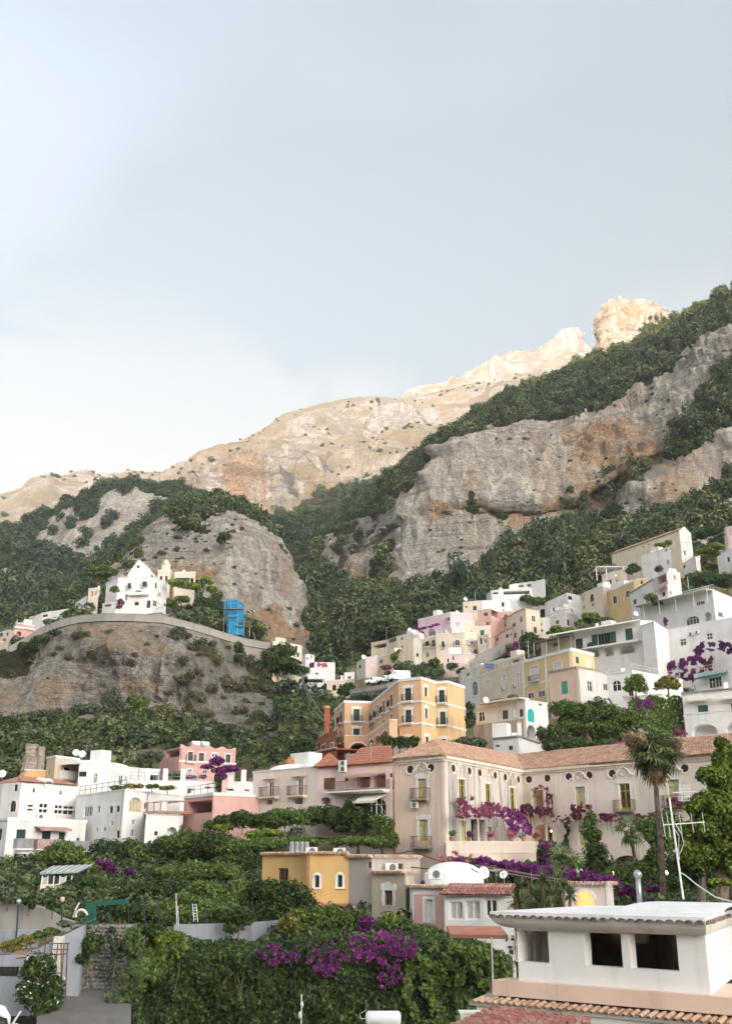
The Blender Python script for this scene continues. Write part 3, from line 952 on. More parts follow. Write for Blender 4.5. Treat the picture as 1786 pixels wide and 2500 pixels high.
def cut_wall(mb, W, holes):
  """one wall with openings: cells between openings, reveals and arch heads"""
  us = sorted({0.0,W.L} | {h[0] for h in holes} | {h[1] for h in holes})
  zs = sorted({W.z0,W.z1} | {h[2] for h in holes} | {h[3] for h in holes})
  us = [u for u in us if -1e-6 <= u <= W.L + 1e-6]
  zs = [z for z in zs if W.z0 - 1e-6 <= z <= W.z1 + 1e-6]
  for i in range(len(us) - 1):
    run = None
    for j in range(len(zs) - 1):
      uc,zc = (us[i] + us[i + 1]) / 2,(zs[j] + zs[j + 1]) / 2
      hit = any(h[0] < uc < h[1] and h[2] < zc < h[3] for h in holes)
      if not hit:
        run = (run[0] if run else zs[j], zs[j + 1])
      if (hit or j == len(zs) - 2) and run:
        mb.poly([W.pt(us[i],run[0]),W.pt(us[i + 1],run[0]),W.pt(us[i + 1],run[1]),W.pt(us[i],run[1])])
        run = None
  for u0, u1, z0, z1, arch, dep in holes:
    if arch:
      r = min((u1 - u0) / 2, (z1 - z0) * 0.5)
      s_ = z1 - r
      cv = arch_curve(u0, u1, s_, r)
      n = len(cv) - 1
      mid = n // 2
      for k in range(n):
        c = (u0, z1) if k < mid else (u1, z1)
        mb.poly([W.pt(*c),W.pt(*cv[k]),W.pt(*cv[k + 1])])
        mb.poly([W.pt(*cv[k]),W.pt(*cv[k],-dep),W.pt(*cv[k + 1],-dep),W.pt(*cv[k + 1])])
      top = s_
    else:
      top = z1
      mb.poly([W.pt(u0,z1),W.pt(u1,z1),W.pt(u1,z1,-dep),W.pt(u0,z1,-dep)])
    mb.poly([W.pt(u0,z0),W.pt(u0,top),W.pt(u0,top,-dep),W.pt(u0,z0,-dep)])
    mb.poly([W.pt(u1,z0),W.pt(u1,z0,-dep),W.pt(u1,top,-dep),W.pt(u1,top)])
    mb.poly([W.pt(u0,z0),W.pt(u0,z0,-dep),W.pt(u1,z0,-dep),W.pt(u1,z0)])
def louvre(W, root, name, u0, u1, z0, z1, out, mat, n=7):
  mb = MB()
  t = 0.05
  W.slab(mb, u0, u0 + t, z0, z1, out, out + 0.05)
  W.slab(mb, u1 - t, u1, z0, z1, out, out + 0.05)
  W.slab(mb, u0, u1, z1 - t, z1, out - 0.001, out + 0.048)
  W.slab(mb, u0, u1, z0, z0 + t, out - 0.001, out + 0.048)
  h = (z1 - z0 - 2 * t) / n
  for k in range(n):
    a = z0 + t + k * h
    mb.poly([W.pt(u0 + t,a,out + 0.04),W.pt(u1 - t,a,out + 0.04),W.pt(u1 - t,a + h * 1.02,out + 0.006),W.pt(u0 + t,a + h * 1.02,out + 0.006)])
  return mb.build(name, mat, root)
def window(W, root, r, style, wallmat):
  """fills an opening; returns the hole record"""
  u0, u1, z0, z1 = r
  arch = 'a' in style
  void = 'o' in style
  dep = 1.4 if void else 0.2
  if 'R' in style:
    dep = 3.0
  w_, h_ = u1 - u0, z1 - z0
  fm = FRB if 'b' in style else FRG if 'g' in style else FRGB if 'G' in style else FRT if 't' in style else FRY if 'y' in style else FRY2 if 'r' in style else DKGREEN if 'k' in style else FRW
  fr = MB()
  f = min(0.09, w_ * 0.12)
  o1, o0 = -dep + 0.07, -dep + 0.012
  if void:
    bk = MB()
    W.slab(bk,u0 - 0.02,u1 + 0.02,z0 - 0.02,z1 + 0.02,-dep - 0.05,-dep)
    part = bk.build('opening_back',DARK if 'p' not in style else wallmat,root)  # dark back panel paints in the opening's shade, except for plastered backs
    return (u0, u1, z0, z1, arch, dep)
  W.slab(fr, u0 - .01, u0 + f, z0, z1, o0, o1)
  W.slab(fr, u1 - f, u1 + .01, z0, z1, o0, o1)
  W.slab(fr, u0, u1, z1 - f, z1 + .01, o0, o1 - 0.002)
  W.slab(fr,u0,u1,z0,z0 + f * (3 if h_ > 1.9 else 1),o0,o1 - 0.002)
  if w_ > 0.55:
    W.slab(fr,(u0 + u1) / 2 - f * 0.55,(u0 + u1) / 2 + f * 0.55,z0,z1,o0,o1 + 0.003)
  if h_ > 1.3 and 's' not in style:
    zb = z0 + h_ * (0.62 if h_ < 1.9 else 0.72)
    W.slab(fr,u0,u1,zb - f * 0.3,zb + f * 0.3,o0,o1 - 0.005)
  if w_ > 2.2:
    for q in (0.25, 0.75):
      um = u0 + w_ * q
      W.slab(fr,um - f * 0.4,um + f * 0.4,z0,z1,o0,o1 - 0.004)
  part = fr.build('window', fm, root)
  if 's' in style:
    m = {'S': SHW}.get('S') if 'S' in style else fm
    um = (u0 + u1) / 2
    louvre(W,part,'shutter',u0 + 0.02,um - 0.01,z0 + 0.02,z1 - 0.02,-dep + 0.08,m)
    louvre(W,part,'shutter',um + 0.01,u1 - 0.02,z0 + 0.02,z1 - 0.02,-dep + 0.08,m)
  gl = MB()
  W.slab(gl,u0 - 0.01,u1 + 0.01,z0 - 0.01,z1 + 0.01,-dep - 0.01,-dep + 0.008)
  gl.build('pane', CURT if 'c' in style else GLASS, part)
  if 'c' in style and 'y' in style:
    pass
  if 'x' in style:       # open shutters folded against the wall
    m = FRGB if 'G' in style else FRG if 'g' in style else FRT if 't' in style else SHW
    sw = w_ * 0.5
    louvre(W,part,'shutter',u0 - sw,u0 - 0.02,z0,z1,0.02,m)
    louvre(W,part,'shutter',u1 + 0.02,u1 + sw,z0,z1,0.02,m)
  if '+' in style or '^' in style:
    tr = MB()
    b = 0.16 if '^' not in style else 0.22
    W.slab(tr, u0 - b, u0, z0 - 0.02, z1, -0.02, 0.05)
    W.slab(tr, u1, u1 + b, z0 - 0.02, z1, -0.02, 0.05)
    if arch:
      rr = min((u1 - u0) / 2, (z1 - z0) * 0.5)
      a = arch_curve(u0, u1, z1 - rr, rr, 10)
      c = arch_curve(u0 - b,u1 + b,z1 - rr,rr + b,10)
      for k in range(10):
        tr.poly([W.pt(*a[k],0.05),W.pt(*a[k + 1],0.05),W.pt(*c[k + 1],0.05),W.pt(*c[k],0.05)])
        tr.poly([W.pt(*c[k],0.05),W.pt(*c[k + 1],0.05),W.pt(*c[k + 1],0),W.pt(*c[k],0)])
    else:
      W.slab(tr,u0 - b,u1 + b,z1,z1 + b,-0.02,0.052)
    if '^' in style:   # scrolled head
      cu = (u0 + u1) / 2
      c = arch_curve(u0 - 0.05,u1 + 0.05,z1 + b,0.34,8)
      tr.poly([W.pt(*q, 0.06) for q in reversed(c)])
      for s_ in (-1, 1):
        ue = cu + s_ * (w_ / 2 + 0.2)
        W.slab(tr,ue - 0.14,ue + 0.14,z1 + 0.05,z1 + 0.42,-0.02,0.065)
        W.slab(tr,ue - 0.08,ue + 0.08,z0 + h_ * 0.3,z0 + h_ * 0.62,-0.02,0.068)
    tr.build('surround', TRIM, part)
  if '_' in style:
    sl = MB()
    W.slab(sl,u0 - 0.14,u1 + 0.14,z0 - 0.1,z0,-0.05,0.13)
    sl.build('sill', TRIM, part)
  return (u0, u1, z0, z1, arch, dep)
def balcony(W,root,u0,u1,z,proj_=0.75,hgt=1.0,mat=None,slabmat=None,bar=0.14,curved=False,solid=None):
  sm = MB()
  W.slab(sm, u0, u1, z - 0.16, z, 0.004, proj_)
  W.slab(sm,u0 + 0.1,u1 - 0.1,z - 0.3,z - 0.16,0.004,proj_ * 0.65)
  b = sm.build('balcony', slabmat or TRIM, root)
  rl = MB()
  mat = mat or IRON
  e = proj_ - 0.05
  if solid:
    W.slab(rl, u0, u1, z, z + hgt, e - 0.06, e)
    W.slab(rl,u0,u0 + 0.06,z,z + hgt,0.01,e - 0.06)
    W.slab(rl,u1 - 0.06,u1,z,z + hgt,0.01,e - 0.06)
    rl.build('parapet', solid, b)
    return b
  t = 0.022
  n = max(3, int((u1 - u0) / bar))
  for k in range(n + 1):
    u = u0 + 0.03 + (u1 - u0 - 0.06) * k / n
    if curved:
      rl.tube([W.pt(u,z,e - 0.05),W.pt(u,z + hgt * 0.25,e + 0.12),W.pt(u,z + hgt * 0.6,e),W.pt(u,z + hgt,e)],t * 0.6,4)
    else:
      W.slab(rl,u - t / 2,u + t / 2,z,z + hgt,e - t,e)
  for s_ in (u0 + 0.03, u1 - 0.03):
    m = max(2, int(proj_ / bar))
    for k in range(m):
      o = 0.05 + (e - 0.1) * k / m
      W.slab(rl,s_ - t / 2,s_ + t / 2,z,z + hgt,o,o + t)
    W.slab(rl,s_ - 0.02,s_ + 0.02,z + hgt,z + hgt + 0.04,0.0,e)
  W.slab(rl,u0,u1,z + hgt,z + hgt + 0.045,e - 0.045,e + 0.012)
  W.slab(rl,u0,u1,z + 0.08,z + 0.11,e - 0.03,e - 0.002)
  rl.build('railing', mat, b)
  return b
def tile_slope(root,A,B,C,D,mat,name='roof_tiles',step=0.24,length=0.42,r=0.11,stuff=True,jitter=0.012,seed=1):
  """half-round clay tiles laid in courses on the plane A-B (eave) to D-C (ridge)"""
  A, B, C, D = map(Vector, (A, B, C, D))
  rr = random.Random(seed)
  n = max(2, int((B - A).length / step))
  nrm = (B - A).cross(D - A)
  nrm.normalize()
  if nrm.z < 0:
    nrm = -nrm
  mb = MB()
  # bed
  mb.poly([A + nrm * 0.0, B, C, D])
  for i in range(n):
    t = (i + 0.5) / n
    lo = A.lerp(B, t)
    hi = D.lerp(C, t)
    d = hi - lo
    L = d.length
    if L < 0.15:
      continue
    d.normalize()
    side = d.cross(nrm).normalized()
    m = max(1, int(L / length))
    hl = L / m
    for k in range(m):
      p = lo + d * (k * hl) + side * rr.uniform(-jitter,jitter)
      q = p + d * (hl * 1.12)
      lift0,lift1 = 0.055 + rr.uniform(0,0.02),0.012
      i0 = len(mb.v)
      for (c,lf,ra) in ((p,lift0,r),(q,lift1,r * 0.85)):
        for s_ in (-1.0, -0.6, 0.0, 0.6, 1.0):
          hgt = math.sqrt(max(0,1 - s_ * s_ * 0.98)) * ra * 0.9
          mb.v.append(tuple(c + side * (s_ * ra) + nrm * (hgt + lf)))
      for a in range(4):
        mb.f.append((i0 + a,i0 + a + 1,i0 + 6 + a,i0 + 5 + a))
      mb.f.append((i0 + 4,i0 + 3,i0 + 2,i0 + 1,i0))
  o = mb.build(name, mat, root)
  if stuff:
    o['kind'] = 'stuff'
  return o
def ridge_cap(root, A, B, mat, r=0.16, step=0.45):
  A, B = Vector(A), Vector(B)
  n = max(2, int((B - A).length / step))
  mb = MB()
  for k in range(n):
    p, q = A.lerp(B, k / n), A.lerp(B, (k + 1.08) / n)
    mb.tube([p + Vector((0,0,0.03)),q],[r,r * 0.86],7)
  o = mb.build('ridge_tiles', mat, root)
  o['kind'] = 'stuff'
  return o
HB = []
class House:
  def __init__(s,name,label,pts,Y,base,mat,wins=(),depth=9.0,roof='flat',ref=0,cat='house',group=None,cap=None,capmat=None,sink=4.0,
        eave=None,skip_wall=(),wallmats=None,captop=0.0,zc=None,back=None,world=None):
    s.P = []
    if world:
      s.z0, s.z1 = zc
      s.P = [Vector((a_[0],a_[1],0)) for a_ in world]
    else:
      px, py = pts[ref][0], pts[ref][1]
      s.z1 = P(px, py, Y).z
      s.z0 = P(px, base, Y).z
    for p in (() if world else pts):
      if len(p) > 2:
        q = P(p[0], p[1], p[2])
      else:
        q = Pz(p[0], p[1], s.z1)
      s.P.append(Vector((q.x, q.y, 0)))
    c = sum(s.P, Vector((0, 0, 0))) / len(s.P)
    s.root = thing(name,label,cat,(c.x,c.y,s.z0),group)
    s.W = [Wall(a,b,s.z0 - sink,s.z1) for a,b in zip(s.P,s.P[1:])]
    nb = Vector((c.x, c.y, 0)).normalized()
    if back:
      nb = Vector(back).normalized()
    if len(s.P) == 3 and s.W[1].d.dot(s.W[0].n) < -0.5:
      s.foot = s.P + [s.P[0] + s.P[2] - s.P[1]]
    else:
      s.foot = s.P + [a_ + nb * depth for a_ in reversed(s.P)]
    s.mat = mat
    for w_ in s.W:
      k_ = max(1, int(w_.L / 2.5))
      for a_ in range(k_ + 1):
        for b_ in range(0, int(depth) + 1, 3):
          c_ = w_.pt(w_.L * a_ / k_, 0) + nb * b_
          HB.append((c_.x,c_.y,s.z0 + 0.25 * b_,1.0 if b_ == 0 else 0.0))
    holes = {i: [] for i in range(len(s.W))}
    wins = list(wins)
    if group and not world:
      rq = random.Random(label)
      for i, w_ in enumerate(s.W):
        mine = [q_ for q_ in wins if q_[0] == i]
        if not mine and w_.L > 3.2 and s.z1 - s.z0 > 3.2:
          n_ = 1 + int(w_.L > 7) + int(w_.L > 14)
          for k_ in range(n_):
            u_ = w_.L * (k_ + 0.5) / n_ + rq.uniform(-.3,.3)
            zt_ = s.z1 - rq.uniform(0.9, 1.3)
            r_ = (u_ - 0.5,u_ + 0.5,zt_ - rq.choice((1.2,1.3,2.1)),zt_)
            holes[i].append(window(w_,s.root,r_,rq.choice(('w+','b_','gs_','sS+','wx')),mat))
    for wdw in wins:
      i, x0, y0, x1, y1, st = wdw
      if isinstance(i, tuple):
        i, pin = i
      r = s.W[i].rect(x0, y0, x1, y1)
      r = (max(0.06,r[0]),min(s.W[i].L - 0.06,r[1]),max(s.W[i].z0 + 0.1,r[2]),min(s.z1 - 0.08,r[3]))
      if r[1] - r[0] < 0.15 or r[3] - r[2] < 0.15:
        continue
      if any(r[0] < h[1] and r[1] > h[0] and r[2] < h[3] and r[3] > h[2] for h in holes[i]):
        continue
      bal = 'B' in st
      holes[i].append(window(s.W[i],s.root,r,st.replace('B','').replace('C',''),mat))
      if bal:
        balcony(s.W[i],s.root,max(0.02,r[0] - 0.35),min(s.W[i].L - 0.02,r[1] + 0.35),r[2] - 0.02,0.6,0.95,curved='C' in st)
    mbs = {}
    for i, w_ in enumerate(s.W):
      m = (wallmats or {}).get(i, mat)
      mb = mbs.setdefault(m.name, (MB(), m))[0]
      cut_wall(mb, w_, holes[i])
    mb = mbs.setdefault(mat.name, (MB(), mat))[0]
    for a,b in zip(s.foot[len(s.P) - 1:],s.foot[len(s.P):] + s.foot[:1]):
      if a is s.foot[-1] and b is not s.foot[0]:
        continue
      mb.poly([(a.x,a.y,s.z0 - sink),(b.x,b.y,s.z0 - sink),(b.x,b.y,s.z1),(a.x,a.y,s.z1)])
    for mb, m in mbs.values():
      mb.build('wall', m, s.root)
    if roof == 'flat':
      s.flat_roof(capmat or ROOFW,0.22 if cap is None else cap,eave,captop)
      if group and Y and Y > 115 and cat == 'house':
        s.adorn(random.Random(label + 'roof'),0.22 if cap is None else cap)
  def adorn(s, rq, th):
    zt = s.z1 + th
    w_ = max(s.W, key=lambda a_: a_.L)
    if rq.random() < 0.5 and w_.L > 4:
      mb = MB()
      n_ = max(3, int(w_.L / 1.6))
      for k in range(n_ + 1):
        p_ = w_.pt(0.2 + (w_.L - 0.4) * k / n_,zt,-0.25)
        mb.tube([p_,p_ + Vector((0,0,1.0))],0.035,4)
      for z_ in (0.55, 1.0):
        mb.tube([w_.pt(0.2,zt + z_,-0.25),w_.pt(w_.L - 0.2,zt + z_,-0.25)],0.03,4)
      mb.build('roof_railing',rq.choice((METALW,STEEL,RUST)),s.root)
    if rq.random() < 0.6:
      c_ = w_.pt(w_.L * rq.uniform(.2,.8),zt,-rq.uniform(2,4))
      mb = MB()
      a_ = rq.uniform(0.25, 0.4)
      mb.abox(c_.x - a_,c_.x + a_,c_.y - a_,c_.y + a_,zt - 0.05,zt + rq.uniform(.9,1.6))
      st = mb.build('chimney', s.mat, s.root)
    if rq.random() < 0.45 and w_.L > 5:
      u0_ = w_.L * rq.uniform(.1, .5)
      mb = MB()
      w_.slab(mb,u0_,u0_ + rq.uniform(1.8,3.2),zt,zt + rq.uniform(1.6,2.3),-4.5,-2.4)
      mb.build('stair_house',rq.choice((WHITE,WHITE2,s.mat)),s.root)
    if rq.random() < 0.7:
      w2 = rq.choice(s.W)
      u0_ = rq.choice((0.15, w2.L - 0.15))
      mb = MB()
      mb.tube([w2.pt(u0_,s.z1,0.07),w2.pt(u0_,s.z0 - 2,0.07)],0.05,5)
      mb.build('downpipe',rq.choice((GREYPL,TERRA,STEEL)),s.root)
  def flat_roof(s, mat, th, eave=None, captop=0.0):
    c = sum(s.foot, Vector((0, 0, 0))) / len(s.foot)
    over = 0.12
    mb = MB()
    lo, hi = [], []
    for p in s.foot:
      d = (p - c).normalized() * over
      lo.append((p.x + d.x, p.y + d.y, s.z1 + captop))
      hi.append((p.x + d.x,p.y + d.y,s.z1 + captop + th))
    mb.poly(hi)
    mb.poly(list(reversed(lo)))
    n = len(lo)
    for k in range(n):
      mb.poly([lo[k],lo[(k + 1) % n],hi[(k + 1) % n],hi[k]])
    s.roofo = mb.build('roof', mat, s.root)
    if eave:
      for w_ in s.W:
        tm = MB()
        m = max(2, int(w_.L / 0.24))
        for k in range(m):
          u = (k + 0.5) * w_.L / m
          tm.tube([w_.pt(u,s.z1 + th + 0.06,-0.15),w_.pt(u,s.z1 + th - 0.0,0.32)],[0.085,0.105],6)
        o = tm.build('eave_tiles', eave, s.root)
        o['kind'] = 'stuff'
  def band(s,i,py,px=None,h=0.22,out=0.07,mat=None,name='string_course',z=None):
    w_ = s.W[i]
    if z is None:
      px = px or proj(np.array(w_.pt(w_.L / 2,s.z1)))[0]
      _, z = w_.uv(px, py)
    mb = MB()
    w_.slab(mb,-out,w_.L + out,z - h / 2,z + h / 2,0.003,out)
    return mb.build(name, mat or TRIM, s.root)
  def pilaster(s,i,u,w=0.3,mat=None,z0=None,z1=None,out=0.05):
    mb = MB()
    s.W[i].slab(mb,u - w / 2,u + w / 2,s.z0 if z0 is None else z0,s.z1 - 0.01 if z1 is None else z1,0.003,out)
    return mb.build('pilaster', mat or TRIM, s.root)
  def u(s, i, px, py):
    return s.W[i].uv(px, py)[0]
  def bal(s, i, x0, x1, y, **k):
    w_ = s.W[i]
    u0, _ = w_.uv(x0, y)
    u1, z = w_.uv(x1, y)
    _, z = w_.uv((x0 + x1) / 2, y)
    return balcony(w_, s.root, u0, u1, z, **k)
  def awning(s,i,x0,x1,y,drop,out,mat,name='awning',frame=None):
    w_ = s.W[i]
    u0, _ = w_.uv(x0, y)
    u1, _ = w_.uv(x1, y)
    _, z = w_.uv((x0 + x1) / 2, y)
    mb = MB()
    a,b,c,d = w_.pt(u0,z,0.02),w_.pt(u1,z,0.02),w_.pt(u1,z - drop,out),w_.pt(u0,z - drop,out)
    t = Vector((0, 0, 0.05))
    mb.hexa([a, b, c, d, a + t, b + t, c + t, d + t])
    for k in range(int(max(2, (u1 - u0) / 0.3))):
      n_ = int(max(2, (u1 - u0) / 0.3))
      p,q = u0 + (u1 - u0) * k / n_,u0 + (u1 - u0) * (k + 1) / n_
      mb.poly([w_.pt(p,z - drop,out),w_.pt(q,z - drop,out),w_.pt(q,z - drop - 0.16,out),w_.pt((p + q) / 2,z - drop - 0.22,out),w_.pt(p,z - drop - 0.16,out)])
    o = mb.build(name, mat, s.root)
    if frame:
      f = MB()
      for u in (u0, u1):
        f.tube([w_.pt(u,z - drop - 1.2,0.02),w_.pt(u,z - drop,out)],0.02,4)
      f.build('awning_arm', frame, o)
    return o
def dome_on(root, c, rx, ry, h, mat, name='roof_vault'):
  n, m = 18, 6
  v = []
  f = []
  for j in range(m + 1):
    a = (math.pi / 2) * j / m
    for i in range(n):
      t = 2 * math.pi * i / n
      v.append((c[0] + rx * math.cos(a) * math.cos(t),c[1] + ry * math.cos(a) * math.sin(t),c[2] + h * math.sin(a)))
  for j in range(m):
    for i in range(n):
      f.append((j * n + i,j * n + (i + 1) % n,(j + 1) * n + (i + 1) % n,(j + 1) * n + i))
  return raw_obj(name, v, f, mat, root, True)
# ------------------------------------------------------------------ small things
def ac_unit(loc,face,label,s=1.0,group='air conditioners on roofs and walls'):
  loc = Vector(loc)
  f = Vector((face[0], face[1], 0)).normalized()
  r_ = Vector((f.y, -f.x, 0))
  t = thing('air_conditioner',label,'air conditioner',loc,group)
  mb = MB()
  mb.box(loc + Vector((0,0,0.33 * s)),r_ * 0.42 * s,f * 0.16 * s,Vector((0,0,0.3 * s)))
  mb.build('casing', PLAST, t)
  g_ = MB()
  c = loc + Vector((0,0,0.33 * s)) - r_ * 0.1 * s + f * 0.162 * s
  for q in (0.24, 0.15):
    pts = [c + (r_ * math.cos(a) + Vector((0,0,1)) * math.sin(a)) * q * s for a in [2 * math.pi * k / 14 for k in range(15)]]
    g_.tube(pts, 0.02 * s, 4, False)
  g_.poly([c + (r_ * math.cos(a) + Vector((0,0,1)) * math.sin(a)) * 0.22 * s for a in [2 * math.pi * k / 14 for k in range(14)]])
  g_.build('fan_grille',simple('grey_grille',(0.16,0.16,0.16),0.6,0.1),t)
  ft = MB()
  ft.box(loc + Vector((0,0,0.015)),r_ * 0.36 * s,f * 0.12 * s,Vector((0,0,0.018)))
  ft.build('base', IRON, t)
  return t
def dish(loc, face, label, r=0.45, tilt=0.45):
  loc = Vector(loc)
  t = thing('satellite_dish',label,'satellite dish',loc,'satellite dishes on the houses')
  f = Vector((face[0], face[1], tilt)).normalized()
  a = f.cross(Vector((0, 0, 1))).normalized()
  b = a.cross(f)
  c = loc + Vector((0, 0, 0.9 * r + 0.35))
  v, fc = [], []
  n = 16
  for j,(q,d) in enumerate(((1.0,0.16),(0.7,0.06),(0.35,0.01),(0.02,0.0))):
    for i in range(n):
      an = 2 * math.pi * i / n
      v.append(tuple(c + (a * math.cos(an) + b * math.sin(an) * 1.08) * q * r + f * d * r))
  for j in range(3):
    for i in range(n):
      fc.append((j * n + i,j * n + (i + 1) % n,(j + 1) * n + (i + 1) % n,(j + 1) * n + i))
  raw_obj('reflector', v, fc, PLAST, t, True)
  m = MB()
  m.tube([loc, c - f * 0.05], 0.025, 6)
  m.build('mast', STEEL, t)
  m = MB()
  e = c + f * 0.75 * r - b * 0.2 * r
  m.tube([c - b * r * 1.0 + f * 0.16 * r, e], 0.014, 4)
  m.box(e, a * 0.04, b * 0.04, f * 0.07)
  m.build('receiver_arm', STEEL, t)
  return t
def tv_mast(loc, h, label, seed=0, name='antenna'):
  loc = Vector(loc)
  rr = random.Random(seed)
  t = thing(name,label,'antenna',loc,'rooftop aerials')
  m = MB()
  m.tube([loc, loc + Vector((0, 0, h))], 0.03, 5)
  m.build('mast', STEEL, t)
  for k in range(2):
    z = h * (0.95 - 0.25 * k)
    m = MB()
    a = rr.uniform(-0.6, 0.6)
    d = Vector((math.cos(a), math.sin(a), 0))
    e = Vector((-d.y, d.x, 0))
    c = loc + Vector((0, 0, z))
    m.tube([c - d * 0.5, c + d * 0.6], 0.016, 4)
    for q in range(6):
      p = c + d * (-0.5 + 0.22 * q)
      m.tube([p - e * 0.28, p + e * 0.28], 0.01, 4)
    m.build('aerial', STEEL, t)
  return t
def chimney(loc, label, h=1.4, w=0.45, mat=None):
  loc = Vector(loc)
  t = thing('chimney', label, 'chimney', loc)
  m = MB()
  m.abox(loc.x - w / 2,loc.x + w / 2,loc.y - w / 2,loc.y + w / 2,loc.z - 0.3,loc.z + h)
  m.build('stack', mat or WHITE, t)
  m = MB()
  m.abox(loc.x - w * .65,loc.x + w * .65,loc.y - w * .65,loc.y + w * .65,loc.z + h,loc.z + h + 0.1)
  m.abox(loc.x - w * .35,loc.x + w * .35,loc.y - w * .35,loc.y + w * .35,loc.z + h + 0.1,loc.z + h + 0.35)
  m.build('cap', TILE, t)
  return t
def post_line(name,label,cat,pts,h,rad,mat,rail=2,every=1.5):
  """railing or fence along a polyline"""
  pts = [Vector(p) for p in pts]
  t = thing(name, label, cat, pts[0])
  for a, b in zip(pts, pts[1:]):
    n = max(1, int((b - a).length / every))
    for k in range(n + (b is pts[-1])):
      p = a.lerp(b, k / n)
      m = MB()
      m.tube([p, p + Vector((0, 0, h))], rad, 5)
      m.build('post', mat, t)
  m = MB()
  for k in range(rail):
    z = Vector((0, 0, h * (1 - k / max(1, rail))))
    m.tube([p + z for p in pts], rad * 0.8, 5)
  m.build('rail', mat, t)
  return t
def wire(label,pts,r=0.012,name='cable',mat=None,sag=0.0):
  pts = [Vector(p) for p in pts]
  out = []
  for a, b in zip(pts, pts[1:]):
    for k in range(9):
      q = k / 8
      p = a.lerp(b, q)
      p.z -= sag * 4 * q * (1 - q)
      out.append(p)
  m = MB()
  m.tube(out, r, 4)
  o = m.build(name, mat or IRON, None, False, out[0])
  return prop(o, label, 'cable')
# ------------------------------------------------------------------ the village, surveyed on enlarged sheets (origin x, y, scale)
def sheet(x0, y0, s):
  def pt(*ps):
    return [((p[0] / s + x0,p[1] / s + y0) + tuple(p[2:])) for p in ps]
  def wn_(*ws):
    return [(w_[0],w_[1] / s + x0,w_[2] / s + y0,w_[3] / s + x0,w_[4] / s + y0,w_[5]) for w_ in ws]
  return pt, wn_
S1 = sheet(780, 1400, 4.06)
S2 = sheet(1100, 1400, 4.06)
S3 = sheet(1400, 1200, 4.207)
S4 = sheet(1400, 1550, 4.207)
S5 = sheet(0, 1340, 4.06)
S6 = sheet(380, 1380, 3.248)
SL = sheet(0, 1750, 2.707)
SLb = sheet(0, 1880, 6.496)
SLc = sheet(230, 1880, 3.777)
SM = sheet(600, 1600, 4.06)
SF = sheet(600, 2050, 2.707)
SV = sheet(950, 1750, 3.609)
SW = sheet(1350, 1750, 3.725)
SR = sheet(1600, 1150, 7.575)
VG = 'houses of the village'
# --- right edge, high up
p, q = SR
h = House('house','white balcony house high on the right under the cliff foot',p((985,640),(1500,470)),360,1262,WHITE,q((0,1240,700,1290,830,'w'),(0,1310,690,1390,800,'b'),(0,1010,655,1240,720,'oR')),group=VG,sink=10)
h.band(0, 1252, 1750, 0.3, 0.5)
h = House('house','pale pink roof box at the right edge above dark trees',p((1250,1140),(1300,1050),(1560,985)),305,1345,PALEPINK,q((0,1262,1150,1290,1200,'o'),(1,1340,1090,1400,1200,'c')),group=VG,sink=8)
h = House('house','white house at the right edge with one dark window, below the pale pink box',p((1200,1530),(1560,1370)),292,1412,WHITE,q((0,1315,1590,1360,1680,'b_'),(0,1360,1840,1400,1890,'ao')),group=VG,sink=8)
h = House('house','small white shed beside the right edge house',p((1130,1600),(1215,1555)),294,1400,WHITE,group=VG,cat='shed')
# --- top long farmhouse
p, q = S3
h = House('house','long cream farmhouse with tiled gable at the top of the village',p((385,645),(1078,398),(1200,432)),300,1372,CREAM,
    q((0,700,560,715,575,'o'),(0,760,540,775,556,'o'),(1,1130,610,1147,655,'o'),(0,560,600,575,615,'o')),ref=1,group=VG,roof='none',depth=7,wallmats={1: GREYWHITE},sink=10)
zt = h.z1
ap = Pz(1668, 1285, zt + 1.9)
f_ = h.foot
mid = (f_[1] + f_[2]) / 2
rA,rB = Vector((mid.x,mid.y,zt + 1.7)),Vector(((f_[0] + f_[-1]).x / 2,(f_[0] + f_[-1]).y / 2,zt + 1.7))
m = MB()
m.poly([(f_[1].x,f_[1].y,zt),(f_[2].x,f_[2].y,zt),tuple(rA)])
m.build('gable', GREYWHITE, h.root)
m = MB()
m.poly([(f_[0].x,f_[0].y,zt),tuple(rB),(f_[-1].x,f_[-1].y,zt)])
m.build('gable', GREYWHITE, h.root)
up = Vector((0, 0, zt))
tile_slope(h.root,f_[0] + up + h.W[0].n * 0.3,f_[1] + up + h.W[0].n * 0.3,rA,rB,TILE,step=0.34,length=0.7,r=0.15)
tile_slope(h.root,f_[2] + up,f_[-1] + up,rB,rA,TILE,step=0.34,length=0.7,r=0.15)
h = House('house','bright white annex in front of the cream farmhouse',p((690,665),(860,612),(985,572)),288,1400,WHITE2,q((0,925,600,960,625,'ao'),(1,950,700,975,745,'w'),(1,925,590,960,618,'ao')),group=VG,depth=6,sink=8)
h = House('house','veranda wing with flat canopy left of the cream farmhouse',p((285,860),(530,800)),292,1412,CREAM,q((0,330,880,350,930,'o'),(0,440,850,470,880,'w')),group=VG,depth=6,sink=8)
mb = MB()
for a, b in (((230, 775), (525, 690)), ):
  A,B = [P(x / 4.207 + 1400,y / 4.207 + 1200,289) for x,y in (a,b)]
  B.z = A.z
  mb.hexa([A,B,B + Vector((0,5,0)),A + Vector((0,5,0)),A + Vector((0,0,.25)),B + Vector((0,0,.25)),B + Vector((0,5,.25)),A + Vector((0,5,.25))])
mb.build('canopy', GREYWHITE, h.root)
for k in range(4):
  mb = MB()
  c = A.lerp(B, k / 3) + Vector((0, 0.4, 0))
  mb.tube([c, c - Vector((0, 0, 4.0))], 0.12, 6)
  mb.build('post', TRIM, h.root)
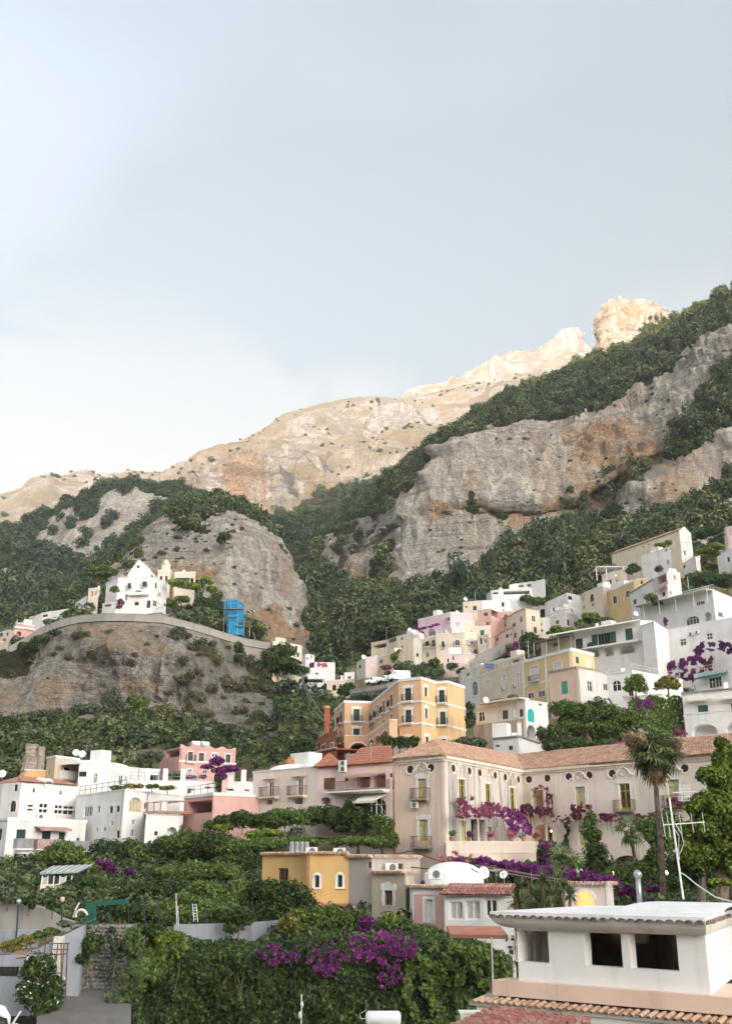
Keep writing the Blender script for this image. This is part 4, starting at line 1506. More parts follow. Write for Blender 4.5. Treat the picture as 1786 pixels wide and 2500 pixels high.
# --- upper right cluster
h = House('house','narrow cream stone house left of the yellow villa',p((65,1085),(110,1042),(290,970),(350,985)),272,1496,CREAM,q((1,165,1050,205,1130,'ab+'),(0,88,1085,106,1125,'o'),(1,180,1150,204,1175,'o'),(0,95,1170,112,1205,'ao')),ref=2,group=VG,wallmats={2: STONEW},sink=6)
h = House('house','deep yellow villa with white window heads and sloping roof terrace',p((195,1085),(622,912),(765,888)),262,1500,YELLOW,
    q((0,268,1125,304,1222,'g+B'),(0,400,1075,440,1148,'g+'),(0,532,1020,572,1080,'g+'),(1,680,915,706,950,'b')),ref=1,group=VG,sink=6)
h.pilaster(0, h.W[0].L - 0.25, 0.5)
h.pilaster(0, 0.25, 0.4)
h.band(0, 0, z=h.z1 - 0.2, h=0.35, out=0.1)
h = House('house','long cream house with red awning stepping down right of the yellow villa',p((478,1110),(820,905)),250,1500,WHITE,q((0,610,1105,640,1160,'b'),(0,505,1165,545,1210,'r'),(0,700,1050,720,1075,'w')),ref=1,group=VG,depth=7,sink=7,eave=TILE)
h = House('house','pale box house with open loggia above the big white terraces',p((815,905),(950,830),(1088,842)),243,1440,PALEPINK,q((0,860,850,945,945,'oR'),(1,1018,858,1045,908,'w+')),ref=1,group=VG,depth=7,sink=7)
h = House('house','white house with small tiled awning under the pale box house',p((858,1030),(960,965),(1085,968)),236,1470,WHITE,q((1,975,1020,1000,1060,'ab'),(0,800,1000,840,1050,'b'),(0,905,1030,935,1080,'b')),ref=1,group=VG,depth=6,sink=6)
h.awning(0,1400 + 865 / 4.2,1400 + 955 / 4.2,1200 + 985 / 4.2,0.5,1.0,TILER)
# --- big white terraced hotel on the right
h = House('hotel','white hotel block with glass roof terrace at the right edge',p((680,1195),(1420,1015),(1700,1130)),222,1545,WHITE2,
    q((0,1150,1280,1285,1375,'aw+'),(0,1335,1240,1410,1330,'aop'),(1,1480,1240,1530,1290,'ao'),(0,1250,1125,1340,1165,'aw')),ref=1,cat='hotel',depth=10,sink=12,cap=0.25)
for k, x in enumerate((775, 935, 1100, 1285, 1425)):
  mb = MB()
  u,_ = h.W[0].uv(1400 + x / 4.207,1200 + (1230 - 0.24 * (x - 680)) / 4.207)
  mb.tube([h.W[0].pt(u,h.z1 - 3.4,2.2),h.W[0].pt(u,h.z1 + 0.1,2.2)],0.09,6)
  mb.build('canopy_post', TRIM, h.root)
mb = MB()
h.W[0].slab(mb,0,h.W[0].L,h.z1 - 0.05,h.z1 + 0.12,0.15,2.5)
mb.build('canopy', TRIM, h.root)
zt2 = h.z1 + 0.4
mb = MB()
w_ = h.W[0]
n_ = 22
for k in range(n_ + 1):
  w_.slab(mb,w_.L * (0.3 + 0.7 * k / n_) - 0.03,w_.L * (0.3 + 0.7 * k / n_) + 0.03,zt2 - 0.1,zt2 + 1.0,-0.5,-0.45)
w_.slab(mb,w_.L * 0.3,w_.L,zt2 + 1.0,zt2 + 1.08,-0.55,-0.42)
mb.build('railing', METALW, h.root)
h = House('hotel','tall white hotel front with arched window and purple creeper',p((690,1385),(820,1342),(962,1428),(1700,1288)),196,1700,WHITE2,
    q((0,700,1395,812,1400,'o'),(1,745,1505,812,1622,'aw+_'),(2,1088,1512,1150,1582,'w+'),(2,1360,1455,1420,1520,'w'),(2,1045,1745,1160,1830,'aop')),ref=2,cat='hotel',depth=9,sink=14,eave=None)
h.band(2, 0, z=h.z1 - 2.6, h=0.12, out=0.05)
HOTEL = h
for k, (x, y) in enumerate(((1200, 1465), (1265, 1450))):
  u, z = h.W[2].uv(1400 + x / 4.207, 1200 + y / 4.207)
  ac_unit(h.W[2].pt(u,z - 0.3,0.25),h.W[2].n,('left' if k == 0 else 'right') + ' of two white air conditioners on the tall hotel front',1.0)
h = House('house','long white house with pale sloping canopy and green French doors',p((0,1450),(680,1335),(820,1340)),205,1640,WHITE,
    q((0,15,1510,90,1625,'k'),(0,245,1455,370,1580,'gx'),(0,525,1405,602,1525,'gs'),(0,470,1580,620,1665,'aoR'),(0,310,1600,405,1690,'aop'),(0,200,1630,260,1700,'aop'),(1,762,1350,820,1400,'w')),
    ref=0, group=VG, depth=8, sink=8)
mb = MB()
w_ = h.W[0]
mb.hexa([w_.pt(-6,h.z1 - 0.4,2.4),w_.pt(w_.L,h.z1 - 0.4,2.4),w_.pt(w_.L,h.z1 + 0.5,-0.3),w_.pt(-6,h.z1 + 0.5,-0.3),w_.pt(-6,h.z1 - 0.3,2.4),w_.pt(w_.L,h.z1 - 0.3,2.4),w_.pt(w_.L,h.z1 + 0.6,-0.3),w_.pt(-6,h.z1 + 0.6,-0.3)])
mb.build('sloping_canopy', CANVASW, h.root)
zb = w_.uv(1400 + 300 / 4.207, 1200 + 1590 / 4.207)[1]
mb = MB()
w_.slab(mb, -3, w_.L, zb - 0.35, zb, 0.005, 1.6)
mb.build('terrace_slab', WHITE, h.root)
GREENDOOR = h
h = House('house','white wall with green striped awning above the right arcade',S4[0]((1235,420),(1700,330)),150,1700,WHITE,S4[1]((0,1380,430,1515,545,'w'),(0,1115,500,1180,570,'ab+')),group=VG,depth=7,sink=4)
h.awning(0,1400 + 1290 / 4.207,1400 + 1580 / 4.207,1550 + 405 / 4.207,0.35,1.2,CANVASG)
h = House('house','white arcade house with scalloped awnings at the right edge',S4[0]((1108,622),(1800,560)),138,1830,WHITE2,
    S4[1]((0,1270,722,1375,800,'gs_'),(0,1610,700,1700,780,'b'),(0,1210,915,1476,1090,'aop'),(0,1555,890,1800,1080,'aop')),group=VG,depth=7,sink=6,eave=CONCR,cap=0.3)
h.awning(0,1400 + 1180 / 4.207,1400 + 1430 / 4.207,1550 + 650 / 4.207,0.28,0.9,CANVASW)
h.awning(0,1400 + 1525 / 4.207,1400 + 1740 / 4.207,1550 + 632 / 4.207,0.28,0.9,CANVASW)
h.band(0, 1550 + 805 / 4.207, 1690, 0.12, 0.06)
# terrace wall with hanging garden under the two round trees
h = House('terrace_wall','white parapet terrace with creeper under the two round trees',S4[0]((500,640),(900,612),(1110,650)),148,1760,WHITE,(),cat='terrace',depth=5,sink=6,cap=0.1)
h = House('house','white house with fan window between big tree and creeper',S4[0]((345,405),(600,375),(1110,470)),158,1715,WHITE,S4[1]((0,392,465,482,580,'aw'),(1,705,560,755,610,'ao'),(0,560,560,610,640,'b')),group=VG,depth=6,sink=5)
# --- yellow and cream row in the middle of the village
p, q = S2
h = House('house','broad yellow house with cream wing and white pilasters',p((130,1078),(283,1020),(705,880),(1182,748),(1412,802)),182,1712,CREAM,
    q((0,210,1068,264,1218,'aw_'),(1,350,1062,385,1150,'sS+'),(1,505,1010,548,1100,'sS+'),(1,655,990,680,1070,'sS+'),(2,790,925,866,1065,'sS+B'),(2,1018,880,1100,962,'sS+'),(2,860,1165,932,1225,'w+'),(2,760,1185,822,1240,'w+')),
    ref=3,group=VG,depth=9,sink=8,wallmats={0: WHITE,2: YELLOW,3: YELLOW})
h.band(2, 0, z=h.z1 - 0.18, h=0.36, out=0.1)
h.band(3, 0, z=h.z1 - 0.18, h=0.36, out=0.1)
for x, y in ((712, 900), (935, 850), (1175, 780)):
  h.pilaster(2,max(0.2,min(h.W[2].L - 0.2,h.u(2,1100 + x / 4.06,1400 + y / 4.06))),0.55)
h.band(2, 1400 + 1090 / 4.06, 1310, 0.3, 0.06)
for k,(x,y,lb) in enumerate(((520,1140,'air conditioner on the cream wing of the yellow house, left one'),(630,1115,'air conditioner on the cream wing of the yellow house, right one'))):
  u, z = h.W[1].uv(1100 + x / 4.06, 1400 + y / 4.06)
  ac_unit(h.W[1].pt(u, z - 0.3, 0.2), h.W[1].n, lb)
YH = h
h = House('house','pale peach house with bright green shutters below the yellow house',p((968,988),(1252,936),(1560,1002),(1640,985)),172,1740,PEACH,
    q((0,1090,1068,1155,1195,'Gs'),(1,1352,1065,1402,1170,'w'),(1,1510,1092,1555,1160,'w'),(2,1600,1060,1640,1160,'aw')),ref=1,group=VG,depth=7,sink=6,wallmats={1: GREYWHITE,2: GREYWHITE},eave=TILE)
h = House('house','small terrace house with arched turquoise door and stone base',p((240,1335),(352,1318),(735,1262),(960,1300)),158,1838,GREYWHITE,
    q((0,272,1368,336,1468,'aw+'),(1,505,1355,565,1445,'b'),(2,757,1342,826,1472,'ats'),(1,620,1345,660,1425,'sS'),(2,868,1270,902,1310,'b'),(2,742,1502,838,1640,'ao'),(2,872,1568,925,1592,'ao'),(1,675,1345,715,1420,'b')),ref=1,group=VG,depth=6,sink=5,wallmats={0: CREAM,2: WHITE})
for i_ in (0, 1):
  w_ = h.W[i_]
  mb = MB()
  zb = w_.uv(1100 + 500 / 4.06, 1400 + 1475 / 4.06)[1]
  w_.slab(mb,0,w_.L,h.z0 - 4,zb,0.004,0.5 + 0.1 * i_)
  mb.build('stone_base', STONEW, h.root)
w_ = h.W[1]
mb = MB()
w_.slab(mb, -0.5, w_.L, h.z1 + 0.25, h.z1 + 0.45, -1, 1.3)
mb.build('terrace_slab', CREAM, h.root)
h = House('house','low white annex with square chimney behind the villa roof',p((412,1645),(668,1622),(875,1690)),142,1850,WHITE2,q((0,570,1710,612,1750,'b'),(0,440,1700,480,1720,'o')),ref=1,group=VG,depth=5,sink=3,eave=CONCR,cap=0.12)
chimney(Pz(1269,1800,h.z1) + Vector((0,0.5,0)),'square white chimney on the low annex',2.0,0.55)
# --- upper middle cluster
h = House('house','white flat-roofed villa with red chairs high under the woods',p((618,108),(800,90),(930,62)),338,1440,WHITE,q((0,665,115,720,135,'oR'),(0,745,105,790,130,'oR')),group=VG,depth=8,sink=8)
h = House('house','low white house with shaded porch below the high flat-roofed villa',p((352,218),(398,175),(490,165),(800,155)),328,1462,WHITE,q((2,520,172,780,205,'oR'),(1,410,185,470,205,'o')),group=VG,depth=7,sink=8)
h = House('house','white house with cream stone end and roof tanks in the upper row',p((118,290),(300,275),(590,258),(668,350)),312,1520,CREAM,q((0,218,318,254,366,'ab_'),(1,500,285,528,330,'b'),(1,508,352,530,378,'w'),(0,140,320,160,345,'o')),ref=1,group=VG,depth=8,sink=10,wallmats={1: WHITE2,2: GREYWHITE})
h = House('house','salmon pink house with green window in the upper row',p((264,366),(396,352),(474,384),(612,372)),300,1545,PINK,q((0,325,388,366,420,'gs'),(2,528,405,560,465,'gB'),(0,350,480,382,512,'b'),(2,525,490,560,530,'w'),(1,400,360,470,430,'oR')),ref=1,group=VG,depth=8,sink=8)
p, q = S1
h = House('house','lilac pink house with magenta creeper edge in the upper row',p((972,462),(1292,388),(1510,405)),297,1560,LILAC,q((0,1266,430,1286,478,'b+B'),(1,1345,480,1390,540,'w'),(1,1430,490,1460,530,'w')),ref=1,group=VG,depth=8,sink=8)
h = House('house','lilac loggia house with two round arches',p((905,580),(1205,520)),288,1566,LILAC,q((0,960,570,1035,625,'ao'),(0,1072,546,1142,625,'aw')),ref=1,group=VG,depth=6,sink=6)
h = House('house','cream house with arched balcony window below the lilac house',p((1150,606),(1432,585),(1565,590)),276,1606,CREAM,q((0,1338,655,1384,716,'aw+B'),(0,1206,672,1236,738,'b+B'),(1,1466,640,1520,702,'w+B'),(1,1470,755,1498,800,'w'),(1,1528,752,1556,800,'gs'),(0,1340,755,1372,790,'b')),ref=1,group=VG,depth=8,sink=6)
h = House('house','peach-fronted house with white door, lowest of the upper cluster',p((1222,806),(1425,800),(1545,806)),262,1650,PEACH,q((0,1312,815,1330,860,'w'),(1,1448,845,1488,892,'w+'),(0,1260,840,1280,880,'w')),ref=1,group=VG,depth=7,sink=6,wallmats={0: PALEPINK})
h = House('house','cream house with striped balconies left of the arched balcony window',p((1008,660),(1152,628)),279,1618,CREAM,q((0,1042,670,1082,725,'bB'),(0,1048,780,1082,830,'w'),(0,1062,860,1105,885,'ao'),(0,1110,660,1140,730,'bB')),ref=1,group=VG,depth=7,sink=6)
h = House('house','narrow white house with magenta pergola in the left row',p((838,665),(1008,640)),281,1625,WHITE2,q((0,952,790,978,826,'b'),(0,885,790,905,825,'b'),(0,880,680,915,720,'w')),ref=1,group=VG,depth=7,sink=6)
h = House('house','cream house with long thin canopy at the left end of the upper row',p((510,690),(670,660),(765,625),(925,590)),285,1602,CREAM,q((2,795,628,825,662,'w'),(2,805,715,822,750,'b'),(1,712,740,732,775,'b'),(0,530,700,660,740,'oR'),(1,680,640,760,680,'oR')),ref=2,group=VG,depth=7,sink=8,cap=0.12)
h = House('house','beige square house with white shuttered window beside the parking road',p((370,888),(455,835),(578,832)),264,1644,PALEPINK,q((1,506,872,526,915,'sS'),(0,388,905,408,940,'b')),ref=1,group=VG,depth=6,sink=6,wallmats={0: WHITE})
h = House('house','creeper-hung cream house right of the beige square house',p((578,850),(700,800),(840,770)),268,1640,CREAM,q((0,590,860,625,890,'ao'),(1,720,850,740,890,'b')),ref=1,group=VG,depth=6,sink=6)
p, q = S2
h = House('house','three-storey cream house with small balcony left of the bay-front house',p((545,450),(640,392),(735,352),(880,372)),290,1568,CREAM,q((1,680,425,708,490,'w+'),(2,800,420,836,475,'w+'),(1,690,560,716,630,'w+'),(0,610,490,638,530,'gs'),(0,625,588,648,640,'gs'),(2,820,530,850,590,'b')),ref=2,group=VG,depth=8,sink=7,eave=TILE)
h = House('house','white bay-front house with wrap-around upper terrace',p((855,450),(985,440),(1130,395),(1245,425)),288,1556,WHITE2,q((0,880,490,905,520,'w'),(1,1035,462,1070,502,'r+'),(1,925,478,962,555,'b'),(2,1152,455,1174,520,'r'),(0,870,555,910,580,'b')),ref=2,group=VG,depth=9,sink=8)
h2 = House('house','octagonal white upper storey with balcony on the bay-front house',p((985,340),(1110,305),(1235,345)),291,1500,WHITE2,q((0,1005,330,1100,362,'oR'),(1,1185,345,1205,380,'w'),(1,1115,330,1160,362,'oR')),ref=1,group=VG,depth=7,sink=2)
h = House('house','white house with wedge-shaped roof behind the octagonal storey',p((925,300),(1150,198),(1300,232)),303,1485,WHITE2,q((1,1160,225,1200,260,'b'),),ref=1,group=VG,depth=8,sink=6)
h = House('house','cream terrace house under the brown awning',p((890,690),(1290,610)),212,1620,CREAM,q((0,1235,650,1298,752,'k'),(0,1010,690,1060,720,'oR')),ref=1,group=VG,depth=6,sink=8,roof='none')
w_ = h.W[0]
mb = MB()
mb.hexa([w_.pt(0.5,h.z1 - 0.5,3.4),w_.pt(w_.L,h.z1 - 0.3,3.4),w_.pt(w_.L,h.z1 + 0.3,-1),w_.pt(0.5,h.z1 + 0.1,-1),w_.pt(0.5,h.z1 - 0.42,3.4),w_.pt(w_.L,h.z1 - 0.22,3.4),w_.pt(w_.L,h.z1 + 0.4,-1),w_.pt(0.5,h.z1 + 0.2,-1)])
mb.build('awning', CANVASB, h.root)
for k in range(4):
  mb = MB()
  mb.tube([w_.pt(0.7 + (w_.L - 1) * k / 3,h.z1 - 3.4,3.2),w_.pt(0.7 + (w_.L - 1) * k / 3,h.z1 - 0.4,3.2)],0.06,5)
  mb.build('awning_post', METALW, h.root)
h = House('house','low cream house with blue sunshade on its terrace',p((75,1000),(200,950),(430,880),(720,800)),228,1660,CREAM,q((0,112,990,130,1025,'w'),(0,135,985,155,1020,'w'),(2,600,850,690,880,'oR')),ref=2,group=VG,depth=6,sink=7,cap=0.15)
mb = MB()
A = [P(1100 + x / 4.06,1400 + y / 4.06,226) for x,y in ((330,890),(430,895),(425,945),(350,940))]
mb.hexa([a for a in A] + [a + Vector((0,0.6,0.1)) for a in A])
o = mb.build('sunshade',simple('blue_canvas',(0.10,0.16,0.30),0.8,0.15),None,False,tuple(A[0]))
prop(o,'slate blue sunshade stretched over a cream terrace','sunshade')
h = House('house','cream-yellow terrace house with green door under the salmon pink house',p((0,540),(390,522)),284,1565,CREAM,q((0,290,560,330,622,'gs'),(0,60,560,90,580,'b'),(0,190,565,215,600,'w')),ref=1,group=VG,depth=6,sink=6)
h = House('house','stepped pink house with red eaves left of the three-storey cream house',p((432,640),(520,585),(618,540)),275,1582,PALEPINK,q((0,445,640,470,668,'b'),(1,545,600,570,640,'gs'),(1,585,590,605,620,'w')),ref=2,group=VG,depth=6,sink=6,eave=TILER)
h = House('house','tall thin cream house right of the arched balcony window',p((272,628),(372,608)),270,1600,CREAM,q((0,285,640,312,700,'b+'),(0,325,650,350,690,'w')),ref=1,group=VG,depth=5,sink=6)
h = House('house','white garden house with parasol terrace under the ramp wall',p((100,970),(330,905),(520,850)),232,1660,WHITE,q((0,150,985,190,1020,'w'),(1,380,900,420,940,'oR')),ref=1,group=VG,depth=5,sink=6)
h = House('house','low white store with grey lean-to roof right of the farmhouse',S3[0]((1065,775),(1245,665),(1290,690)),292,1395,WHITE,S3[1]((0,1120,755,1145,785,'b'),),ref=1,group=VG,depth=4,sink=5,capmat=CONCR)
h = House('house','small cream house with brown door between yellow villa and farmhouse',S3[0]((330,905),(470,868)),280,1435,CREAM,S3[1]((0,360,905,385,950,'b'),(0,420,895,445,930,'w')),ref=1,group=VG,depth=5,sink=6)
# curved ramp road through the village
# --- gorge end of the village
p, q = SM
h = House('house','white stacked balcony house at the mouth of the gorge',p((622,160),(640,132),(776,132)),252,1706,WHITE,q((1,688,170,714,200,'b'),(1,640,245,760,275,'oR'),(1,700,310,745,345,'w'),(0,625,170,636,200,'o')),ref=1,group=VG,depth=7,sink=8)
for yy in (205, 285, 350):
  h.bal(1,600 + 600 / 4.06 + 4,600 + 776 / 4.06,1600 + yy / 4.06 + 8,proj_=1.6,hgt=0.9,solid=WHITE2)
h = House('house','low cream house with roof terrace right of the stacked balcony house',p((802,255),(1000,245),(1075,235)),247,1700,CREAM,q((0,855,290,895,350,'ab'),(0,805,200,960,240,'o')),ref=1,group=VG,depth=6,sink=7)
h = House('house','small white cottage with red window on the cream roof terrace',p((975,180),(1075,172)),249,1660,WHITE2,q((0,1005,205,1040,232,'r'),),group=VG,depth=5,sink=2)
h = House('house','white wall with pink flowers beside the gorge',p((618,68),(885,72)),268,1630,WHITE,(),cat='wall',depth=0.6,sink=5,cap=0.08)
h = House('house','tiny white house left of the flower wall',p((560,0),(595,-8),(645,-4),(680,12)),275,1618,WHITE2,q((2,640,0,660,25,'b'),(1,600,20,620,40,'ao')),group=VG,depth=5,sink=6)
p, q = S6
h = House('house','cream house with green shutters at the end of the coast road',p((930,608),(1145,640),(1162,648)),268,1622,CREAM,q((0,1040,612,1068,656,'aw'),(0,1104,632,1126,668,'gs'),(0,1118,695,1138,728,'gs'),(0,1070,690,1085,720,'w'),(0,1096,745,1134,790,'ab+')),ref=1,group=VG,depth=7,sink=10)
h.band(0, 1380 + 680 / 3.248, 720, 0.2, 0.3)
# --- coast road, upper left
p, q = S5
h = House('house','large white house with balcony arch above the coast road',p((1055,352),(1172,292),(1530,286),(1660,345)),288,1484,WHITE2,
    q((1,1265,338,1298,400,'gB'),(1,1412,322,1455,380,'gB'),(2,1538,335,1558,392,'k'),(0,1185,362,1210,395,'w'),(1,1335,408,1408,452,'aop'),(1,1335,525,1376,560,'b'),(2,1562,430,1600,500,'aop'),(2,1515,515,1556,570,'w+'),(1,1455,510,1492,585,'ab'),(1,1240,450,1262,510,'o')),ref=2,group=VG,depth=9,sink=5)
h.bal(1,1290 / 4.06,1480 / 4.06,1340 + 460 / 4.06,proj_=1.4,hgt=0.5,solid=WHITE2)
zt = h.z1
gp = [Pz(x / 4.06,1340 + y / 4.06,zt) for x,y in ((1268,268),(1500,268))]
g2 = House('house','white gable with round hole rising behind the large white house',p((1268,258),(1500,250)),294,1412,WHITE2,(),group=VG,depth=6,sink=2,roof='none')
w_ = g2.W[0]
mb = MB()
apx = w_.pt(w_.L * 0.42, g2.z1 + 4.6)
mb.poly([w_.pt(0, g2.z1), w_.pt(w_.L, g2.z1), apx])
mb.build('gable', WHITE2, g2.root)
bk = -w_.n * 6
tile_slope(g2.root,w_.pt(w_.L,g2.z1,0.1),w_.pt(w_.L,g2.z1) + bk,apx + bk,apx + w_.n * 0.1,ROOFW,step=0.6,length=1.2,r=0.2)
tile_slope(g2.root,w_.pt(0,g2.z1) + bk,w_.pt(0,g2.z1,0.1),apx + w_.n * 0.1,apx + bk,ROOFW,step=0.6,length=1.2,r=0.2)
mb = MB()
cc = w_.pt(w_.L * 0.42, g2.z1 + 2.4, 0.02)
mb.poly([cc + (w_.d * math.cos(a) + Vector((0,0,1)) * math.sin(a)) * 0.45 for a in [2 * math.pi * k / 12 for k in range(12)]])
mb.build('round_hole_shade', DARK, g2.root)  # flat dark disc stands in for the shaded hole
h = House('house','narrow cream building with creeper left of the large white house',p((878,400),(985,388)),290,1470,CREAM,q((0,900,420,925,470,'o'),(0,940,415,960,460,'o')),group=VG,depth=5,sink=4)
h = House('house','low roadside shelter with flat canopy left of the large white house',p((1020,548),(1150,530)),281,1500,GREYWHITE,q((0,1028,550,1100,575,'oR'),),group=VG,depth=4,sink=4,cap=0.2)
h = House('house','white stepped garden stair house beside the palm on the coast road',p((750,545),(830,490),(862,470)),280,1505,WHITE2,q((0,770,550,790,570,'o'),),ref=1,group=VG,depth=5,sink=8)
h = House('house','long low white house sloping down to the left of the coast road',p((180,745),(420,640),(680,600)),282,1545,WHITE,q((0,258,690,275,715,'o'),(1,425,650,475,675,'r'),(0,320,670,345,690,'o')),ref=1,group=VG,depth=6,sink=8)
h = House('house','pink terrace house left of the coast road wall',p((130,792),(165,738),(345,765),(430,740)),276,1575,PINK,q((1,168,818,215,862,'aop'),(1,212,750,232,775,'w'),(1,175,745,195,765,'w')),ref=1,group=VG,depth=6,sink=8,wallmats={0: PEACH,2: WHITE})
h.band(1, 1340 + 790 / 4.06, 60, 0.4, 0.5, WHITE)
h = House('house','cream balcony house at the far left edge below the woods',p((-160,880),(100,805),(130,830)),268,1575,CREAM,q((0,0,830,30,870,'b'),(0,60,830,85,860,'b'),(0,20,890,60,920,'oR')),ref=1,group=VG,depth=6,sink=8)
p, q = S6
h = House('house','cream house with green shutters under the knoll cliff',p((150,62),(318,58)),300,1432,CREAM,q((0,185,100,240,148,'wgx'),(0,270,100,300,148,'o')),group=VG,depth=5,sink=6,cap=0.3)
tw = thing('church_tower','slender cream bell tower with tiny cupola against the knoll cliff','tower',P(404,1425,303))
zb, zt = P(404, 1432, 303).z, P(404, 1372, 303).z
mb = MB()
c = P(404, 1400, 303)
mb.abox(c.x - 1.9,c.x + 1.9,c.y - 1.9,c.y + 1.9,zb - 4,zb + (zt - zb) * 0.55)
mb.build('shaft', CREAM, tw)
mb = MB()
mb.abox(c.x - 2.1,c.x + 2.1,c.y - 2.1,c.y + 2.1,zb + (zt - zb) * 0.55,zb + (zt - zb) * 0.6)
mb.build('cornice', TRIM, tw)
mb = MB()
mb.lathe((c.x,c.y,zb + (zt - zb) * 0.6),[(1.45,0),(1.45,1.9),(1.7,1.95),(1.7,2.15),(1.2,2.3),(1.0,2.9),(0.55,3.5),(0.15,3.8),(0.05,4.6)],8)
mb.build('lantern', CREAM, tw)
for dx in (-0.8, 0.8):
  mb = MB()
  mb.abox(c.x + dx - 0.35,c.x + dx + 0.35,c.y - 1.93,c.y - 1.85,zb + 1.2,zb + 2.8)
  mb.build('window', GLASS, tw)
# --- left foreground cluster
p, q = SL
h = House('house','pink house with wavy parapet and white window frames on the left slope',p((1060,232),(1192,205),(1558,228)),160,1905,PINK,
    q((0,1100,222,1186,268,'oR'),(1,1242,232,1275,296,'b+B'),(1,1313,238,1348,302,'b+'),(1,1402,242,1438,270,'w+'),(1,1490,248,1522,312,'b+'),(1,1565,368,1583,398,'b'),(1,1240,345,1268,370,'w+'),(1,1340,350,1370,378,'w')),ref=1,cat='house',group=VG,depth=8,sink=5,cap=0.12,capmat=PINK)
w_ = h.W[1]
mb = MB()
n_ = 40
for k in range(n_):
  f0, f1 = k / n_, (k + 1) / n_
  z = lambda f: h.z1 + 0.1 + 0.35 * (0.5 + 0.5 * math.cos(f * 2 * math.pi * 4.0))
  a, b = w_.pt(w_.L * f0, h.z1), w_.pt(w_.L * f1, h.z1)
  mb.hexa([w_.pt(w_.L * f0,h.z1 + 0.12,0.06),w_.pt(w_.L * f1,h.z1 + 0.12,0.06),w_.pt(w_.L * f1,h.z1 + 0.12,-0.15),w_.pt(w_.L * f0,h.z1 + 0.12,-0.15),
      (*w_.pt(w_.L * f0,0,0.06).xy,z(f0) + .12),(*w_.pt(w_.L * f1,0,0.06).xy,z(f1) + .12),(*w_.pt(w_.L * f1,0,-0.15).xy,z(f1) + .12),(*w_.pt(w_.L * f0,0,-0.15).xy,z(f0) + .12)])
mb.build('wavy_parapet', PINK, h.root)
h.band(1, 1750 + 300 / 2.707, 500, 0.25, 0.12)
for k, fx in enumerate((0.34, 0.47)):
  b = thing('water_tank',('left' if k == 0 else 'right') + ' of two white water tanks on the pink house roof','tank',w_.pt(w_.L * fx,h.z1 + 0.2,-1.2),'roof water tanks')
  mb = MB()
  c = w_.pt(w_.L * fx, h.z1 + 0.9, -1.2)
  mb.tube([c - w_.d * 0.85,c - w_.d * 0.8,c + w_.d * 0.8,c + w_.d * 0.85],[0.3,0.45,0.45,0.3],12)
  mb.build('drum', PLAST, b, True)
  mb = MB()
  for s_ in (-0.5, 0.5):
    mb.box(c + w_.d * s_ - Vector((0,0,0.6)),w_.d * 0.06,w_.n * 0.3,Vector((0,0,0.24)))
  mb.build('cradle', STEEL, b)
h = House('house','beige cube house with tiled window hood above the red roof',p((312,278),(370,266),(526,286)),140,1908,BEIGE,q((1,422,332,462,376,'k+'),(0,318,345,328,380,'k')),ref=1,group=VG,depth=6,sink=4,cap=0.25)
h.pilaster(1, 0.2, 0.3)
h.pilaster(1, h.W[1].L - 0.15, 0.25)
h.bal(1,395 / 2.707,490 / 2.707,1750 + 405 / 2.707,proj_=0.7,hgt=0.9,solid=WHITE)
hd = MB()
u0, z0_ = h.W[1].uv(402 / 2.707, 1750 + 322 / 2.707)
u1, _ = h.W[1].uv(490 / 2.707, 1750 + 322 / 2.707)
for k in range(8):
  u = u0 + (u1 - u0) * (k + 0.5) / 8
  hd.tube([h.W[1].pt(u,z0_ + 0.2,0.02),h.W[1].pt(u,z0_ - 0.02,0.35)],[0.09,0.11],6)
hd.build('window_hood', TILE, h.root)
h = House('house','yellow terrace wall house with metal pergola beside the ruined tower',p((165,352),(305,358)),141,1912,OCHRE,(),group=VG,depth=5,sink=4,cap=0.12)
post_line('railing','metal roof terrace railing beside the ruined tower','railing',[h.W[0].pt(0.2,h.z1 + 0.3,-0.3),h.W[0].pt(h.W[0].L - 0.3,h.z1 + 0.3,-0.3)],1.0,0.03,STEEL,3)
h = House('house','long white vaulted house with iron railing behind the arched-window house',p((526,312),(600,312),(922,346),(1056,352)),138,1935,WHITE2,
    q((0,522,362,572,396,'k'),(1,786,385,816,448,'w'),(2,970,382,1050,420,'oR'),(1,830,388,842,420,'w'),(1,622,370,650,440,'w')),ref=1,group=VG,depth=8,sink=5,cap=0.15)
w_ = h.W[1]
for k, fx in enumerate((0.25, 0.68)):
  c = w_.pt(w_.L * fx, h.z1 + 0.1, -3.5)
  dome_on(h.root, c, 3.2, 2.6, 0.75, ROOFW)
post_line('railing','thin stair railing on the long vaulted house','railing',[w_.pt(2.0,h.z0 + 2.6,0.8),w_.pt(5.5,h.z0 + 1.2,0.8),w_.pt(9,h.z0 + 1.2,0.8)],1.0,0.02,STEEL,3)
p, q = SLb
h = House('house','white house with red tiled roof and glazed veranda on the left',p((0,190,129),(60,150,128),(345,190,126),(1225,285,132)),126,2012,WHITE,
    q((2,522,285,556,355,'ab+'),(2,945,325,985,395,'aw+'),(1,225,230,282,335,'k'),(0,15,470,60,660,'aw+'),(1,160,480,260,660,'ab+'),(2,440,548,526,645,'b'),
      (2,625,525,765,685,'w'),(2,870,550,1000,700,'w'),(2,1010,565,1175,715,'w')),ref=2,group=VG,depth=8,sink=4,roof='none')
w_ = h.W[2]
zt = h.z1
A, B = w_.pt(-0.3, zt, 0.35), w_.pt(w_.L + 0.1, zt, 0.35)
C_,D_ = w_.pt(w_.L - 0.6,zt + 1.0,-4.4),w_.pt(2.2,zt + 1.0,-4.4)
TILEP = tile_material('faded_red_tile',(0.36,0.16,0.12),(0.44,0.22,0.17),(0.48,0.30,0.24))
tile_slope(h.root,A,B,C_,D_,TILEP,step=0.22,length=0.4,r=0.1)
mb = MB()
